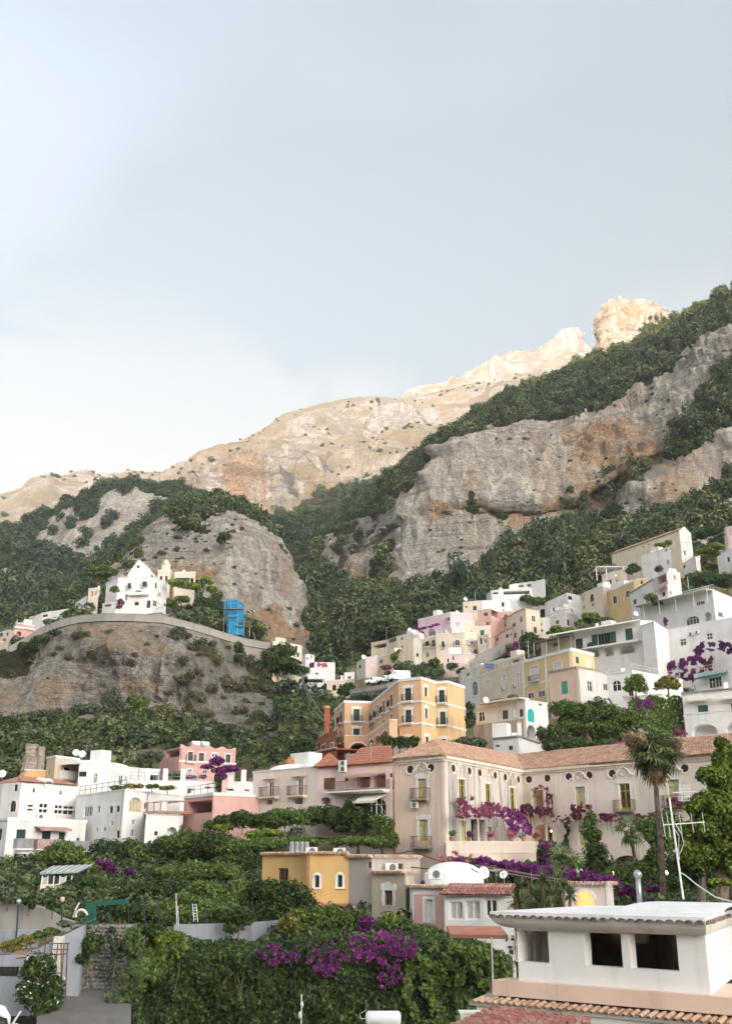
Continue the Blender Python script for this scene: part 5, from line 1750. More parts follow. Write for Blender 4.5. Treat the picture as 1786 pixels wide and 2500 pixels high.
mb.poly([w_.pt(w_.L, zt), w_.pt(w_.L, zt, -8), C_])
mb.poly([w_.pt(0, zt, -8), w_.pt(0, zt), D_])
mb.poly([w_.pt(w_.L, zt, -8), w_.pt(0, zt, -8), D_, C_])
mb.build('roof_hip', TILEP, h.root)
fl = [h.foot[0], h.foot[1], h.foot[2], h.foot[-1]]
mb = MB()
mb.poly([(v_.x,v_.y,zt + 0.05) for v_ in (h.foot[0],h.foot[1],h.foot[2],h.foot[2] - w_.n * 8,h.foot[-1])])
mb.build('flat_roof', ROOFW, h.root)
mb = MB()
w_.slab(mb, 0, w_.L, zt - 3.0, zt - 2.8, 0.005, 0.2)
mb.build('eave_band', TRIM, h.root)
# dormer
u, z = w_.uv(765 / 6.496, 1880 + 215 / 6.496)
mb = MB()
mb.tube([w_.pt(u,z - 0.05,0.2),w_.pt(u,z + 0.25,-2)],0.62,12)
mb.build('dormer', WHITE, h.root)
mb = MB()
w_.slab(mb,u - 0.38,u + 0.38,z - 0.02,z + 0.36,0.2,0.24)
mb.build('dormer_window', GLASS, h.root)
u, z = w_.uv(615 / 6.496, 1880 + 745 / 6.496)
ac_unit(w_.pt(u,z - 0.3,0.2),w_.n,'white air conditioner under the glazed veranda on the left')
h = House('house','low white house with dark teal shutters at the lower left corner',p((-260,850,122),(130,800,117),(1360,955,124)),117,2140,WHITE,
    q((1,262,942,408,1128,'ks'),(1,668,962,806,1148,'ks'),(1,935,990,1032,1160,'ks'),(1,1215,1068,1275,1180,'w'),(1,205,1378,350,1565,'k'),(0,-60,930,32,1110,'b'),(1,530,1420,640,1575,'k')),ref=1,group=VG,depth=7,sink=4,cap=0.35)
w_ = h.W[1]
grey = simple('grey_screen', (0.30, 0.29, 0.30), 0.8, 0.2)
rustp = simple('pinkish_screen',(0.42,0.30,0.27),0.8,0.25)
h.bal(1,205 / 6.496,470 / 6.496,1880 + 1245 / 6.496,proj_=0.9,hgt=1.05,solid=grey)
h.bal(1,505 / 6.496,900 / 6.496,1880 + 1255 / 6.496,proj_=1.2,hgt=1.05,solid=rustp)
h.bal(1,905 / 6.496,1370 / 6.496,1880 + 1280 / 6.496,proj_=1.3,hgt=1.05,solid=grey)
h.awning(1,540 / 6.496,1040 / 6.496,1880 + 905 / 6.496,0.25,1.5,simple('faded_red_canvas',(0.45,0.28,0.24),0.85,0.15))
u, z = w_.uv(515 / 6.496, 1880 + 1400 / 6.496)
dish(w_.pt(u,z - 0.6,0.5),(0.3,-1),'white satellite dish on the lower left house wall',0.5)
mb = MB()
u0, _ = w_.uv(210 / 6.496, 1880 + 1330 / 6.496)
u1, z = w_.uv(430 / 6.496, 1880 + 1330 / 6.496)
w_.slab(mb, u0, u1, z, z + 0.12, 0.003, 0.6)
c_ = arch_curve(u0 + 0.7, u1 - 0.2, z + 0.12, 0.75, 10)
mb.poly([w_.pt(*a, 0.3) for a in reversed(c_)])
mb.build('door_hood', WHITE2, h.root)
h = House('house','low grey roof at the left edge below the teal-shuttered house',p((-100,1600,112),(650,1585,110)),112,2150,GREYPL,(),group=VG,depth=3,sink=3,cap=0.15,capmat=CONCR,cat='shed')
p, q = SLc
h = House('house','tall white house with big arched window and hedge on its roof',[(187,1953,128.5),(305,1929,118),(362,1934,122),(440,1944,128)],118,2080,WHITE2,
    q((0,-95,335,-15,430,'w'),(0,35,325,58,392,'ab+'),(0,142,328,178,396,'ab+'),(0,206,325,240,385,'ab+'),(1,320,252,436,384,'ayc+'),(1,462,300,506,362,'w'),
      (0,150,475,178,515,'w'),(1,348,455,380,502,'w'),(0,88,525,106,562,'b'),(0,20,535,36,566,'b'),(0,205,558,236,628,'b'),(1,338,548,374,614,'w')),ref=1,group=VG,depth=7,sink=5,cap=0.14)
h.pilaster(0, h.W[0].L - 0.4, 0.09, GREYPL, h.z1 - 5)
ARCHH = h
h = House('house','white annex with round porthole below the pergola terrace',p((478,410,116),(790,425,117.5)),116,2070,WHITE,q((0,555,565,588,602,'ow'),(0,672,525,764,605,'aop')),group=VG,depth=5,sink=4,eave=CONCR,cap=0.2)
h = House('house','pink walled house with white flat roof and creeper pergola',p((830,275,123),(1100,235,117),(1640,305,121)),117,1998,PINK,q((0,860,285,1085,398,'oR'),),ref=1,group=VG,depth=8,sink=4,cap=0.35)
w_ = h.W[0]
pg = thing('pergola','wooden creeper pergola left of the pink wall','pergola',w_.pt(0,h.z0 + 1,3))
for k in range(6):
  mb = MB()
  u = -6.5 + 9.0 * k / 5
  mb.tube([w_.pt(u,h.z1 - 0.35,0.3),w_.pt(u,h.z1 - 0.5,4.2)],0.05,5)
  mb.build('beam', WOODP, pg)
  mb = MB()
  mb.tube([w_.pt(u,h.z0 - 1,4.0),w_.pt(u,h.z1 - 0.45,4.0)],0.06,5)
  mb.build('post', WOODP, pg)
mb = MB()
w_.slab(mb, -7, 2.6, h.z0 + 0.6, h.z0 + 0.9, 0.3, 4.4)
mb.build('deck', TILER, pg)
h = House('house','low white terrace range with square openings behind the arched-window house',p((320,105,134),(1100,118,136),(1480,130,137)),136,1960,WHITE2,
    q((0,865,168,892,214,'b'),(0,895,170,920,182,'o'),(0,1022,152,1078,166,'o'),(1,1230,172,1285,190,'o'),(1,1385,180,1430,192,'o')),ref=1,group=VG,depth=6,sink=4,cap=0.2)
for k, x in enumerate((490, 655, 818, 1260, 1378)):
  i_ = 0 if x < 1100 else 1
  w_ = h.W[i_]
  u, _ = w_.uv(230 + x / 3.777, 1905)
  mb = MB()
  w_.slab(mb,u - 0.32,u + 0.32,h.z1 + 0.2,h.z1 + 1.7,-0.7,-0.1)
  mb.build('pillar', WHITE2, h.root)
# --- long white house with two doors, and loggia house, centre
p, q = SM
h = House('house','long cream house with two balcony doors and shallow white roof vaults',p((75,1162,121),(712,1112,114)),121,2010,VILLAW,
    q((0,222,1255,280,1402,'w+'),(0,510,1232,568,1390,'w+'),(0,470,1400,562,1475,'aop'),(0,205,1420,262,1480,'aop')),group=VG,depth=8,sink=3,cap=0.12)
w_ = h.W[0]
for k, (fx, r_) in enumerate(((0.40, 3.3), (0.80, 2.9))):
  dome_on(h.root,w_.pt(w_.L * fx,h.z1 + 0.1,-3),r_,2.6,0.8,ROOFW)
for x0, x1, y in ((165, 330, 1402), (440, 610, 1390)):
  h.bal(0,600 + x0 / 4.06,600 + x1 / 4.06,1600 + y / 4.06,proj_=0.7,hgt=1.0,mat=RUST,slabmat=CREAM)
for x0, x1, y in ((195, 318, 1238), (480, 602, 1212)):
  u0, z = w_.uv(600 + x0 / 4.06, 1600 + y / 4.06)
  u1, _ = w_.uv(600 + x1 / 4.06, 1600 + y / 4.06)
  mb = MB()
  for k in range(8):
    u = u0 + (u1 - u0) * (k + 0.5) / 8
    mb.tube([w_.pt(u,z + 0.14,0.01),w_.pt(u,z,0.4)],[0.09,0.11],6)
  mb.build('door_hood', TILE, h.root)
pot = thing('roof_urn','round terracotta urn on the long cream house roof','urn',w_.pt(w_.L * 0.36,h.z1 + 0.5,-2.2))
mb = MB()
mb.lathe(w_.pt(w_.L * 0.36,h.z1 + 0.5,-2.2),[(0.25,0),(0.5,0.3),(0.58,0.6),(0.4,0.95),(0.3,1.05),(0.38,1.15)],12)
mb.build('body', TERRA, pot, True)
h = House('house','pink loggia house with two red hipped roofs beside the villa',[(775,1874,114),(820,1872,113),(958,1868,108.5)],114,2015,PALEPINK,
    q((0,770,1215,885,1330,'bs'),(1,978,1212,1010,1250,'b'),(1,1090,1190,1225,1310,'oR'),(1,1235,1180,1385,1310,'oR'),(1,1422,1168,1455,1210,'b'),(0,740,1405,840,1470,'aop'),(1,1185,1408,1388,1590,'aw')),group=VG,depth=7,sink=3,roof='none',ref=0)
LOG = h
zt = h.z1
W0, W1 = h.W
up = Vector((0, 0, zt + 0.02))
bk = (h.foot[-1] - h.foot[0])
A, B = W0.pt(-0.2, zt, 0.4), W1.pt(1.2, zt, 0.4)
bkn = bk.normalized()
C_, D_ = B + bkn * 7, A + bkn * 7
apx = (A + B + C_ + D_) / 4 + Vector((0, 0, 1.7))
tile_slope(h.root, A, B, apx, apx, TILER, step=0.24)
tile_slope(h.root, B, C_, apx, apx, TILER, step=0.3)
tile_slope(h.root, D_, A, apx, apx, TILER, step=0.3)
A, B = W1.pt(1.6, zt, 0.4), W1.pt(W1.L + 0.3, zt, 0.4)
C_, D_ = B + bkn * 7, A + bkn * 7
r0,r1 = A.lerp(B,0.35).lerp(D_.lerp(C_,0.35),0.5) + Vector((0,0,2.0)),A.lerp(B,1.0).lerp(C_,0.5) + Vector((0,0,2.0))
tile_slope(h.root, A, B, r1, r0, TILER, step=0.24)
tile_slope(h.root, D_, A, r0, r0, TILER, step=0.3)
tile_slope(h.root, C_, D_, r0, r1, TILER, step=0.3)
h.bal(1,600 + 880 / 4.06,600 + 1425 / 4.06,1600 + 1345 / 4.06,proj_=1.5,hgt=0.95,mat=RUST,slabmat=TRIM)
h.awning(1,600 + 1040 / 4.06,600 + 1385 / 4.06,1600 + 1170 / 4.06,0.3,1.6,simple('salmon_canvas',(0.55,0.35,0.28),0.85,0.15))
h.awning(1,600 + 1165 / 4.06,600 + 1395 / 4.06,1600 + 1385 / 4.06,0.7,2.0,CANVASW,frame=METALW)
ac_unit(W1.pt(W1.L * 0.2,zt - 0.1,0.75),W1.n,'upper of two stacked air conditioners on the loggia house',1.0)
ac_unit(W1.pt(W1.L * 0.2,zt - 0.72,0.75),W1.n,'lower of two stacked air conditioners on the loggia house',1.0)
# red house behind the orange hotel
h = House('house','dark red house with terrace left of the orange hotel',p((600,1010),(640,985),(905,930)),168,1870,REDPL,q((1,690,890,880,960,'oR'),(1,810,1030,860,1060,'ao')),ref=1,group=VG,depth=6,sink=4,capmat=TRIM,cap=0.1,roof='none')
mb = MB()
w_ = h.W[1]
w_.slab(mb, 0, w_.L, h.z1, h.z1 + 0.2, -4, 0.3)
mb.build('terrace', REDPL, h.root)
mb = MB()
w_.slab(mb, -0.2, w_.L, h.z1 + 0.21, h.z1 + 0.3, 0.1, 0.36)
mb.build('coping', TRIM, h.root)
h = House('house','upper storey of red house with deep eave left of the orange hotel',p((710,850),(800,790),(905,760)),174,1850,REDPL,q((0,745,890,790,960,'w+'),(1,840,870,870,930,'w+'),(0,715,870,735,920,'o')),ref=1,group=VG,depth=5,sink=3,capmat=REDPL,cap=0.3)
chimney(P(798,1790,175),'red chimney stack on the red house',4.2,0.9,REDPL)
# ------------------------------------------------------------------ orange hotel
ORANGE2 = plaster('yellower_orange_plaster',(0.74,0.52,0.29),(0.48,0.33,0.18),0.4)  # slightly yellower orange for the right-hand walls
p, q = S1
h = House('hotel','orange hotel with white scrolled window frames stepping up the hill',p((145,1362),(248,1268),(520,1278),(782,1062),(1002,1036),(1150,1082),(1262,1074),(1432,1128)),150,1880,ORANGE,
    q((0,160,1380,172,1490,'aw+'),(0,200,1368,220,1485,'g+B'),(0,162,1590,172,1680,'aw+'),(0,202,1560,218,1685,'g+B'),
      (1,334,1345,396,1465,'g^B'),(1,333,1538,396,1602,'g^'),
      (2,522,1345,538,1465,'g+B'),(2,570,1300,584,1430,'g+B'),(2,626,1258,644,1385,'g+B'),(2,700,1200,720,1325,'g+B'),(2,632,1450,645,1490,'g+'),(2,702,1398,720,1450,'g+'),
      (3,842,1135,906,1265,'g^B'),(3,848,1352,908,1482,'g^B'),(3,845,1625,905,1700,'g^'),
      (4,1036,1128,1064,1218,'g^'),(4,1042,1338,1068,1432,'g^'),(4,1048,1618,1078,1690,'g^'),
      (5,1180,1155,1236,1282,'g^B'),(5,1190,1370,1246,1500,'g^B'),(5,1200,1640,1250,1700,'g^')),ref=4,cat='hotel',depth=10,sink=6,cap=0.2,wallmats={4: ORANGE2,5: ORANGE2,6: ORANGE2})
OH = h
for i_ in range(7):
  h.band(i_, 0, z=h.z1 - 0.12, h=0.2, out=0.1)
zc1 = h.W[3].uv(780 + 900 / 4.06, 1400 + 1275 / 4.06)[1]
zc2 = h.W[3].uv(780 + 900 / 4.06, 1400 + 1492 / 4.06)[1]
for i_ in (0, 1, 2, 3, 4, 5, 6):
  h.band(i_, 0, z=zc1, h=0.28, out=0.08)
for i_ in (0, 3, 4, 5, 6):
  h.band(i_, 0, z=zc2, h=0.28, out=0.08)
# arcaded terrace in front of the recessed wing
pts = p((248, 1610), (468, 1610), (690, 1455), (770, 1455))
zt = P(*p((690, 1455))[0], 148).z
h2 = House('hotel_terrace','orange arcaded terrace wing in front of the orange hotel',pts,148,1880,ORANGE,
    q((0,300,1680,466,1800,'aoR'),(1,482,1650,535,1712,'ao'),(1,550,1605,600,1700,'ao'),(1,606,1562,682,1700,'ao')),ref=2,cat='terrace',depth=4,sink=5,cap=0.16,capmat=TRIM)
for i_ in (0, 1):
  for x0,y0,x1,y1 in (((300,1680,466,1800),) if i_ == 0 else ((482,1650,535,1712),(550,1605,600,1700),(606,1562,682,1700))):
    w_ = h2.W[i_]
    u0,u1,z0_,z1_ = w_.rect(780 + x0 / 4.06,1400 + y0 / 4.06,780 + x1 / 4.06,1400 + y1 / 4.06)
    r_ = min((u1 - u0) / 2, (z1_ - z0_) * 0.5)
    mb = MB()
    a = arch_curve(u0, u1, z1_ - r_, r_, 10)
    c = arch_curve(u0 - 0.25,u1 + 0.25,z1_ - r_,r_ + 0.25,10)
    for k in range(10):
      mb.poly([w_.pt(*a[k],0.05),w_.pt(*a[k + 1],0.05),w_.pt(*c[k + 1],0.05),w_.pt(*c[k],0.05)])
    mb.build('arch_trim', TRIM, h2.root)
# peach garden wall below
h = House('garden_wall','peach garden wall curving below the orange hotel',p((255,1810),(560,1745),(900,1700)),140,1890,PEACH,(),cat='wall',depth=1.0,sink=5,cap=0.1,ref=1)
# ------------------------------------------------------------------ the long villa with yellow windows
p, q = SV
pw, qw = SW
Y1083 = 105.0
zE = P(1083, 1844, Y1083).z
VP = [Pz(961,1855,zE),Pz(1083,1844,zE),Pz(1273,1880,zE),Pz(1740,1842,zE),Pz(1930,1826,zE)]
vw = q((0,250,545,328,722,'y^c'),(0,258,905,338,1092,'y^c'),
  (1,608,550,666,740,'y+'),(1,843,590,893,770,'y+'),(1,1060,625,1106,830,'y+'),(1,628,915,672,1095,'y+c'),(1,865,970,900,1065,'y+c'),(1,720,905,845,1095,'o'),
  (2,1256,640,1398,880,'aoR'),(2,1268,945,1432,1095,'aoR')) + \
  qw((2,200,635,290,830,'y+c'),(2,602,605,700,850,'y+'),(2,1045,570,1150,810,'y+c'),(2,232,990,300,1170,'y+c'),(2,640,1040,760,1160,'y+c'),(2,525,1260,835,1480,'aop'),(2,140,1280,290,1470,'aop'))
# round attic holes
holes_r = [(0,*[v for v in (950 + 185 / 3.609,1750 + 428 / 3.609)]),(0,950 + 365 / 3.609,1750 + 408 / 3.609)] + \
  [(1,950 + x / 3.609,1750 + y / 3.609) for x,y in ((560,412),(702,436),(793,450),(928,478),(1016,490),(1132,515))] + \
  [(2,950 + x / 3.609,1750 + y / 3.609) for x,y in ((1228,522),(1388,508))] + [(2,1350 + x / 3.725,1750 + y / 3.725) for x,y in ((137,498),(322,482),(530,468),(1188,412))]
h = House('villa','long villa with pink-cream plaster, yellow window frames and terracotta roof',[(961,1855),(1083,1844),(1273,1880),(1740,1842),(1930,1826)],Y1083,2140,VILLA,vw,ref=1,cat='villa',depth=9,sink=5,roof='none',wallmats={1: VILLAG,2: VILLAW,3: VILLAW},back=(0.25,1,0))
VL = h
for i_ in range(4):
  w_ = h.W[i_]
  mb = MB()
  w_.slab(mb, -0.1, w_.L + 0.1, zE - 0.32, zE, 0.005, 0.3)
  w_.slab(mb,-0.05,w_.L + 0.05,zE - 0.55,zE - 0.32,0.004,0.14)
  mb.build('cornice', VILLAW, h.root)
ho_ = []
for i_, x, y in holes_r:
  w_ = h.W[i_]
  u, z = w_.uv(x, y)
  z = min(z, zE - 1.12)
  mb = MB()
  cir = [(u + 0.42 * math.cos(a),z + 0.38 * math.sin(a)) for a in [2 * math.pi * k / 14 for k in range(14)]]
  out_ = [(u + 0.62 * math.cos(a),z + 0.58 * math.sin(a)) for a in [2 * math.pi * k / 14 for k in range(14)]]
  for k in range(14):
    j = (k + 1) % 14
    mb.poly([w_.pt(*cir[k],0.03),w_.pt(*out_[k],0.09),w_.pt(*out_[j],0.09),w_.pt(*cir[j],0.03)])
    mb.poly([w_.pt(*out_[k],0.09),w_.pt(*out_[k],0.0),w_.pt(*out_[j],0.0),w_.pt(*out_[j],0.09)])
  ri = mb.build('oculus', VILLAW, h.root)
  mb = MB()
  mb.poly([w_.pt(*c, 0.02) for c in cir])
  mb.build('opening_back', DARK, ri)  # flat dark disc painted as the shade inside the oculus
def scroll_pediment(W, root, u0, u1, z, mat):
  """broken baroque pediment in stucco above a window"""
  mb = MB()
  c, hw = (u0 + u1) / 2, (u1 - u0) / 2 + 0.45
  pr = [(-1,0),(-0.95,0.14),(-0.72,0.14),(-0.6,0.42),(-0.4,0.72),(0,0.92),(0.4,0.72),(0.6,0.42),(0.72,0.14),(0.95,0.14),(1,0)]
  for a, b in zip(pr, pr[1:]):
    A,B = (c + a[0] * hw,z + a[1]),(c + b[0] * hw,z + b[1])
    mb.tube([W.pt(*A, 0.08), W.pt(*B, 0.08)], 0.10, 6)
    mb.tube([W.pt(A[0] * .86 + c * .14,A[1] - 0.16,0.05),W.pt(B[0] * .86 + c * .14,B[1] - 0.16,0.05)],0.05,5)
  ring = [W.pt(c + 0.28 * math.cos(t),z + 0.28 + 0.26 * math.sin(t),0.05) for t in [2 * math.pi * k / 12 for k in range(13)]]
  mb.tube(ring, 0.06, 5, False)
  mb.build('pediment', mat, root)
for i_, x0, y0, x1, y1, st in vw:
  w_ = h.W[i_]
  u0, u1, z0_, z1_ = w_.rect(x0, y0, x1, y1)
  if 'y' in st and y1 < 1985:
    scroll_pediment(w_,h.root,u0 - 0.1,u1 + 0.1,z1_ + 0.75,VILLAW)
  if 'y' in st and y1 < 1985 and i_ in (0,2) and not (i_ == 2 and x0 < 1500):
    balcony(w_,h.root,u0 - 0.55,u1 + 0.55,z0_ - 0.02,0.75,1.0,RUST,CONCR,0.13,True)
w_ = h.W[0]
u0,u1,z0_,z1_ = w_.rect(950 + 258 / 3.609,1750 + 905 / 3.609,950 + 338 / 3.609,1750 + 1150 / 3.609)
balcony(w_,h.root,u0 - 0.55,u1 + 0.6,z0_,0.75,1.0,RUST,CONCR,0.13,True)
u, z = w_.uv(950 + 245 / 3.609, 1750 + 800 / 3.609)
ac_unit(w_.pt(u,z - 0.1,0.45),w_.n,'white air conditioner on the upper balcony of the villa')
# pilaster strips
for i_,xs_ in ((0,(0.35,h.W[0].L - 0.35)),(1,(0.4,7.2,12.4)),(2,(3.0,8.6,14.5))):
  for u in xs_:
    h.pilaster(i_,min(u,h.W[i_].L - 0.3),0.35,VILLAW if i_ else VILLA,out=0.04,z1=zE - 0.56)
# roof: eave line, ridge line, clay tiles
zR = P(1062, 1807, 112).z
RG = [Pz(1062,1807,zR),Pz(1255,1844,zR),Pz(1400,1830,zR),Pz(1786,1793,zR),Pz(1930,1778,zR)]
ov = 0.45
EV = [a.copy() for a in VP]
n0, n1, n2 = h.W[0].n, h.W[1].n, h.W[2].n
EV[0] = VP[0] + (n0 - h.W[0].d) * ov
EV[1] = VP[1] + (n0 + n1) * ov * 0.8
EV[2] = VP[2] + (n1 + n2) * ov * 0.6
EV[3] = VP[3] + n2 * ov
EV[4] = VP[4] + n2 * ov
tile_slope(h.root,EV[0],EV[1],RG[0],RG[0],TILE,step=0.27,length=0.45,r=0.125,seed=3)
tile_slope(h.root,EV[1],EV[2],RG[1],RG[0],TILE,step=0.27,length=0.45,r=0.125,seed=4)
tile_slope(h.root,EV[2],EV[4],RG[4],RG[1],TILE,step=0.27,length=0.45,r=0.125,seed=5)
bkp = [RG[0] + Vector((-3,7,zE - zR)),RG[1] + Vector((1,7,zE - zR)),RG[4] + Vector((2,7,zE - zR))]
mb = MB()
mb.poly([RG[1], RG[0], bkp[0], bkp[1]])
mb.poly([RG[4], RG[1], bkp[1], bkp[2]])
mb.poly([EV[0], RG[0], bkp[0]])
mb.build('rear_roof', TILE, h.root)
mb = MB()
for a, b in zip(EV, EV[1:]):
  mb.hexa([a - Vector((0,0,.14)),b - Vector((0,0,.14)),b + Vector((0,.5,-.14)),a + Vector((0,.5,-.14)),a,b,b + Vector((0,.5,0)),a + Vector((0,.5,0))])
o = mb.build('eave_board', WOODP, h.root)
for a,b in ((RG[0],RG[1]),(RG[1],RG[4]),(EV[1],RG[0]),(EV[0],RG[0])):
  ridge_cap(h.root, a, b, TILE, 0.15)
# lamps burning in the loggia arches
EMIT = bpy.data.materials.new('lamp_glow')
EMIT.use_nodes = True
EMIT.node_tree.nodes['Principled BSDF'].inputs['Emission Color'].default_value = (1.0,0.55,0.18,1)
EMIT.node_tree.nodes['Principled BSDF'].inputs['Emission Strength'].default_value = 3
def globe_lamp(loc, label, r=0.12):
  t = thing('lamp', label, 'lamp', loc, 'lit wall lamps')
  mb = MB()
  mb.lathe(Vector(loc) - Vector((0,0,r)),[(r * .3,0),(r * .8,r * .4),(r,r),(r * .8,r * 1.6),(r * .3,r * 2)],8)
  mb.build('globe', EMIT, t, True)
  mb = MB()
  mb.tube([Vector(loc) + Vector((0,0,r)),Vector(loc) + Vector((0,0,r + 0.3))],0.02,5)
  mb.build('stem', IRON, t)
  return t
w_ = h.W[2]
for x,y,lb in ((1375,682,'lit round lamp in the upper loggia arch of the villa'),(1400,1006,'lit round lamp in the lower loggia arch of the villa')):
  u, z = w_.uv(950 + x / 3.609, 1750 + y / 3.609)
  globe_lamp(w_.pt(u, z, -0.5), lb, 0.1)
# garden terrace of the villa
h = House('terrace','cream parapet terrace with flower pots along the villa',[(1088,2057,101.5),(1306,2051,103)],101.5,2125,VILLA,(),cat='terrace',depth=3.5,sink=4,cap=0.14,capmat=VILLAW)
w_ = h.W[0]
h.band(0, 0, z=h.z1 - 0.9, h=0.1, out=0.06, mat=VILLAW)
TERR = h
# warm lamps at the garden restaurant
for k,(x,y,Y) in enumerate(((1402,2131,97),(1497,2130,97),(1625,2131,96))):
  globe_lamp(P(x,y,Y),('leftmost','middle','rightmost')[k] + ' warm lamp glowing in the garden below the villa',0.16)
# ------------------------------------------------------------------ garden terraces, nearest ground
N_rows = [[(-600,2350,63.5),(300,2330,64.8),(1250,2345,64.2),(2400,2345,63)],[(-600,2275,74),(2400,2275,72)],[(-600,2205,90),(2400,2200,86)],[(-600,2150,110),(2400,2145,104)],[(-600,2110,124),(2400,2110,118)]]
GARDEN = structure(patch('garden_terraces',N_rows,-600,2400,200,60,M_SLOPE,rock=0.05,scale=0.5,seed=121),'planted garden terraces in front of the houses')
# ------------------------------------------------------------------ coast road
rt = [(20,1581,259),(60,1560,260),(108,1531,258),(150,1514,255),(197,1503,253),(259,1499,250),(330,1500,249),(400,1504,250),(450,1516,252),(503,1531,255),(550,1546,258),(595,1559,262),(657,1570,268),(700,1584,274)]
top = [P(*a) for a in rt]
W_ROAD = simple('asphalt', (0.06, 0.06, 0.06), 0.9, 0.2)
mb = MB()
for a, b in zip(top, top[1:]):
  k = Vector((0, 7, 0))
  d = Vector((0, 0, -1.1))
  mb.hexa([a + d - Vector((0,0,.8)),b + d - Vector((0,0,.8)),b + k + d - Vector((0,0,.8)),a + k + d - Vector((0,0,.8)),a + d,b + d,b + k + d,a + k + d])
structure(mb.build('road',W_ROAD),'coast road on its cliff ledge')
STW = plaster('grey_stone_parapet',(0.36,0.335,0.30),(0.2,0.185,0.17),0.6)
def parapet(name,label,pts,h,th=0.5,mat=STW,below=0.7):
  t = thing(name, label, 'wall', pts[0])
  mb = MB()
  cp = MB()
  for a, b in zip(pts, pts[1:]):
    n_ = Vector(((b - a).y, -(b - a).x, 0)).normalized()
    o = -n_ * th
    mb.hexa([a - Vector((0,0,h + below)),b - Vector((0,0,h + below)),b + o - Vector((0,0,h + below)),a + o - Vector((0,0,h + below)),a,b,b + o,a + o])
    e = n_ * 0.08
    cp.hexa([a + e,b + e,b + o,a + o,a + e + Vector((0,0,.1)),b + e + Vector((0,0,.1)),b + o + Vector((0,0,.1)),a + o + Vector((0,0,.1))])
  mb.build('masonry', mat, t)
  cp.build('coping', CONCR, t)
  return t
parapet('road_wall','curved grey stone parapet of the coast road above the cliff',[a - Vector((0,.3,0)) for a in top],1.1)
mb = MB()
for a, b in zip(top[1:], top[2:]):
  u = Vector((0, 0.1, -1.85))
  v = Vector((0, 3.5, -7.5))
  mb.poly([a + v, b + v, b + u, a + u])
o = mb.build('retaining_wall',plaster('lime_retaining_wall',(0.50,0.45,0.38),(0.28,0.24,0.2),0.7),None,False,tuple(top[0]))
prop(o,'pale rough retaining wall just under the coast road parapet','wall')
# parking road on the right of the gorge, with vans
rt2 = [P(x / 4.06 + 600,y / 4.06 + 1600,Y) for x,y,Y in ((1030,345,236),(1200,318,232),(1400,280,228),(1560,240,226))]
for a in rt2[1:]:
  pass
parapet('road_wall','straight grey road wall with parked vans behind the orange hotel',rt2,0.9,0.5,STW,0.5)
mb = MB()
for a, b in zip(rt2, rt2[1:]):
  k = Vector((0, 8, 0))
  d = Vector((0, 0, -0.9))
  mb.hexa([a + d - Vector((0,0,3.5)),b + d - Vector((0,0,3.5)),b + k + d - Vector((0,0,3.5)),a + k + d - Vector((0,0,3.5)),a + d,b + d,b + k + d,a + k + d])
structure(mb.build('parking_road',W_ROAD),'parking road behind the orange hotel')
for a, b in zip(rt2, rt2[1:]):
  for k in range(4):
    c = a.lerp(b, k / 3)
    HB.append((c.x, c.y, c.z - 5, 1.0))
def van(px,py,Y,label,L=4.6,H=2.0,rot=0.25,boxy=True):
  c = P(px, py, Y)
  t = thing('van',label,'van',c,'vans parked behind the orange hotel')
  d = Vector((math.cos(rot), math.sin(rot), 0))
  n_ = Vector((-d.y, d.x, 0))
  wd = 0.85
  prof = [(-L / 2,0.35),(L / 2,0.35),(L / 2,H * 0.8),(L / 2 - 0.15,H),(-L / 2 + 1.35,H),(-L / 2 + 0.75,H * 0.62),(-L / 2 + 0.05,H * 0.52)]
  mb = MB()
  for s_ in (-1, 1):
    pl = [c + d * x + Vector((0,0,z)) + n_ * s_ * wd for x,z in prof]
    mb.poly(pl if s_ < 0 else pl[::-1])
  for i in range(len(prof)):
    (x0,z0),(x1,z1) = prof[i],prof[(i + 1) % len(prof)]
    mb.poly([c + d * x0 + Vector((0,0,z0)) - n_ * wd,c + d * x0 + Vector((0,0,z0)) + n_ * wd,c + d * x1 + Vector((0,0,z1)) + n_ * wd,c + d * x1 + Vector((0,0,z1)) - n_ * wd])
  mb.build('body',simple('white_car_paint',(0.75,0.75,0.76),0.25,0.02),t)
  mb = MB()
  mb.poly([c + d * x + Vector((0,0,z)) - n_ * (wd + 0.01) for x,z in ((-L / 2 + 0.85,H * 0.62),(-L / 2 + 1.7,H * 0.62),(-L / 2 + 1.7,H * 0.9),(-L / 2 + 1.3,H * 0.9))])
  mb.build('side_window', GLASS, t)
  mb = MB()
  mb.poly([c + d * x + Vector((0,0,z)) + n_ * y - d * 0.01 for x,z,y in ((-L / 2 + 0.78,H * 0.65,-.7),(-L / 2 + 0.78,H * 0.65,.7),(-L / 2 + 1.28,H * 0.96,.7),(-L / 2 + 1.28,H * 0.96,-.7))])
  mb.build('windscreen', GLASS, t)
  for x in (-L / 2 + 0.8, L / 2 - 0.8):
    for s_ in (-1, 1):
      mb = MB()
      q_ = c + d * x + Vector((0,0,0.33)) + n_ * s_ * (wd - 0.1)
      mb.tube([q_ - n_ * 0.1,q_ + n_ * 0.12],0.33,12)
      wh = mb.build('wheel',simple('tyre_rubber',(0.02,0.02,0.02),0.9,0.1),t)
  return t
van(911,1672,234,'small white van with roof bars, leftmost of the parked vans',4.0,1.7,0.15)
van(942,1668,232,'low white van in the middle of the parked vans',4.2,1.7,0.15)
van(973,1663,229,'tall white van, rightmost of the parked vans',5.0,2.3,0.2)
# curved ramp through the upper cluster
rp = [P(x / 4.06 + 1100,y / 4.06 + 1400,Y) for x,y,Y in ((205,905,238),(225,860,240),(300,800,243),(420,740,247),(545,690,252))]
parapet('road_wall','curving grey ramp wall below the salmon pink house',rp,1.6,0.6,CONCR,1.2)
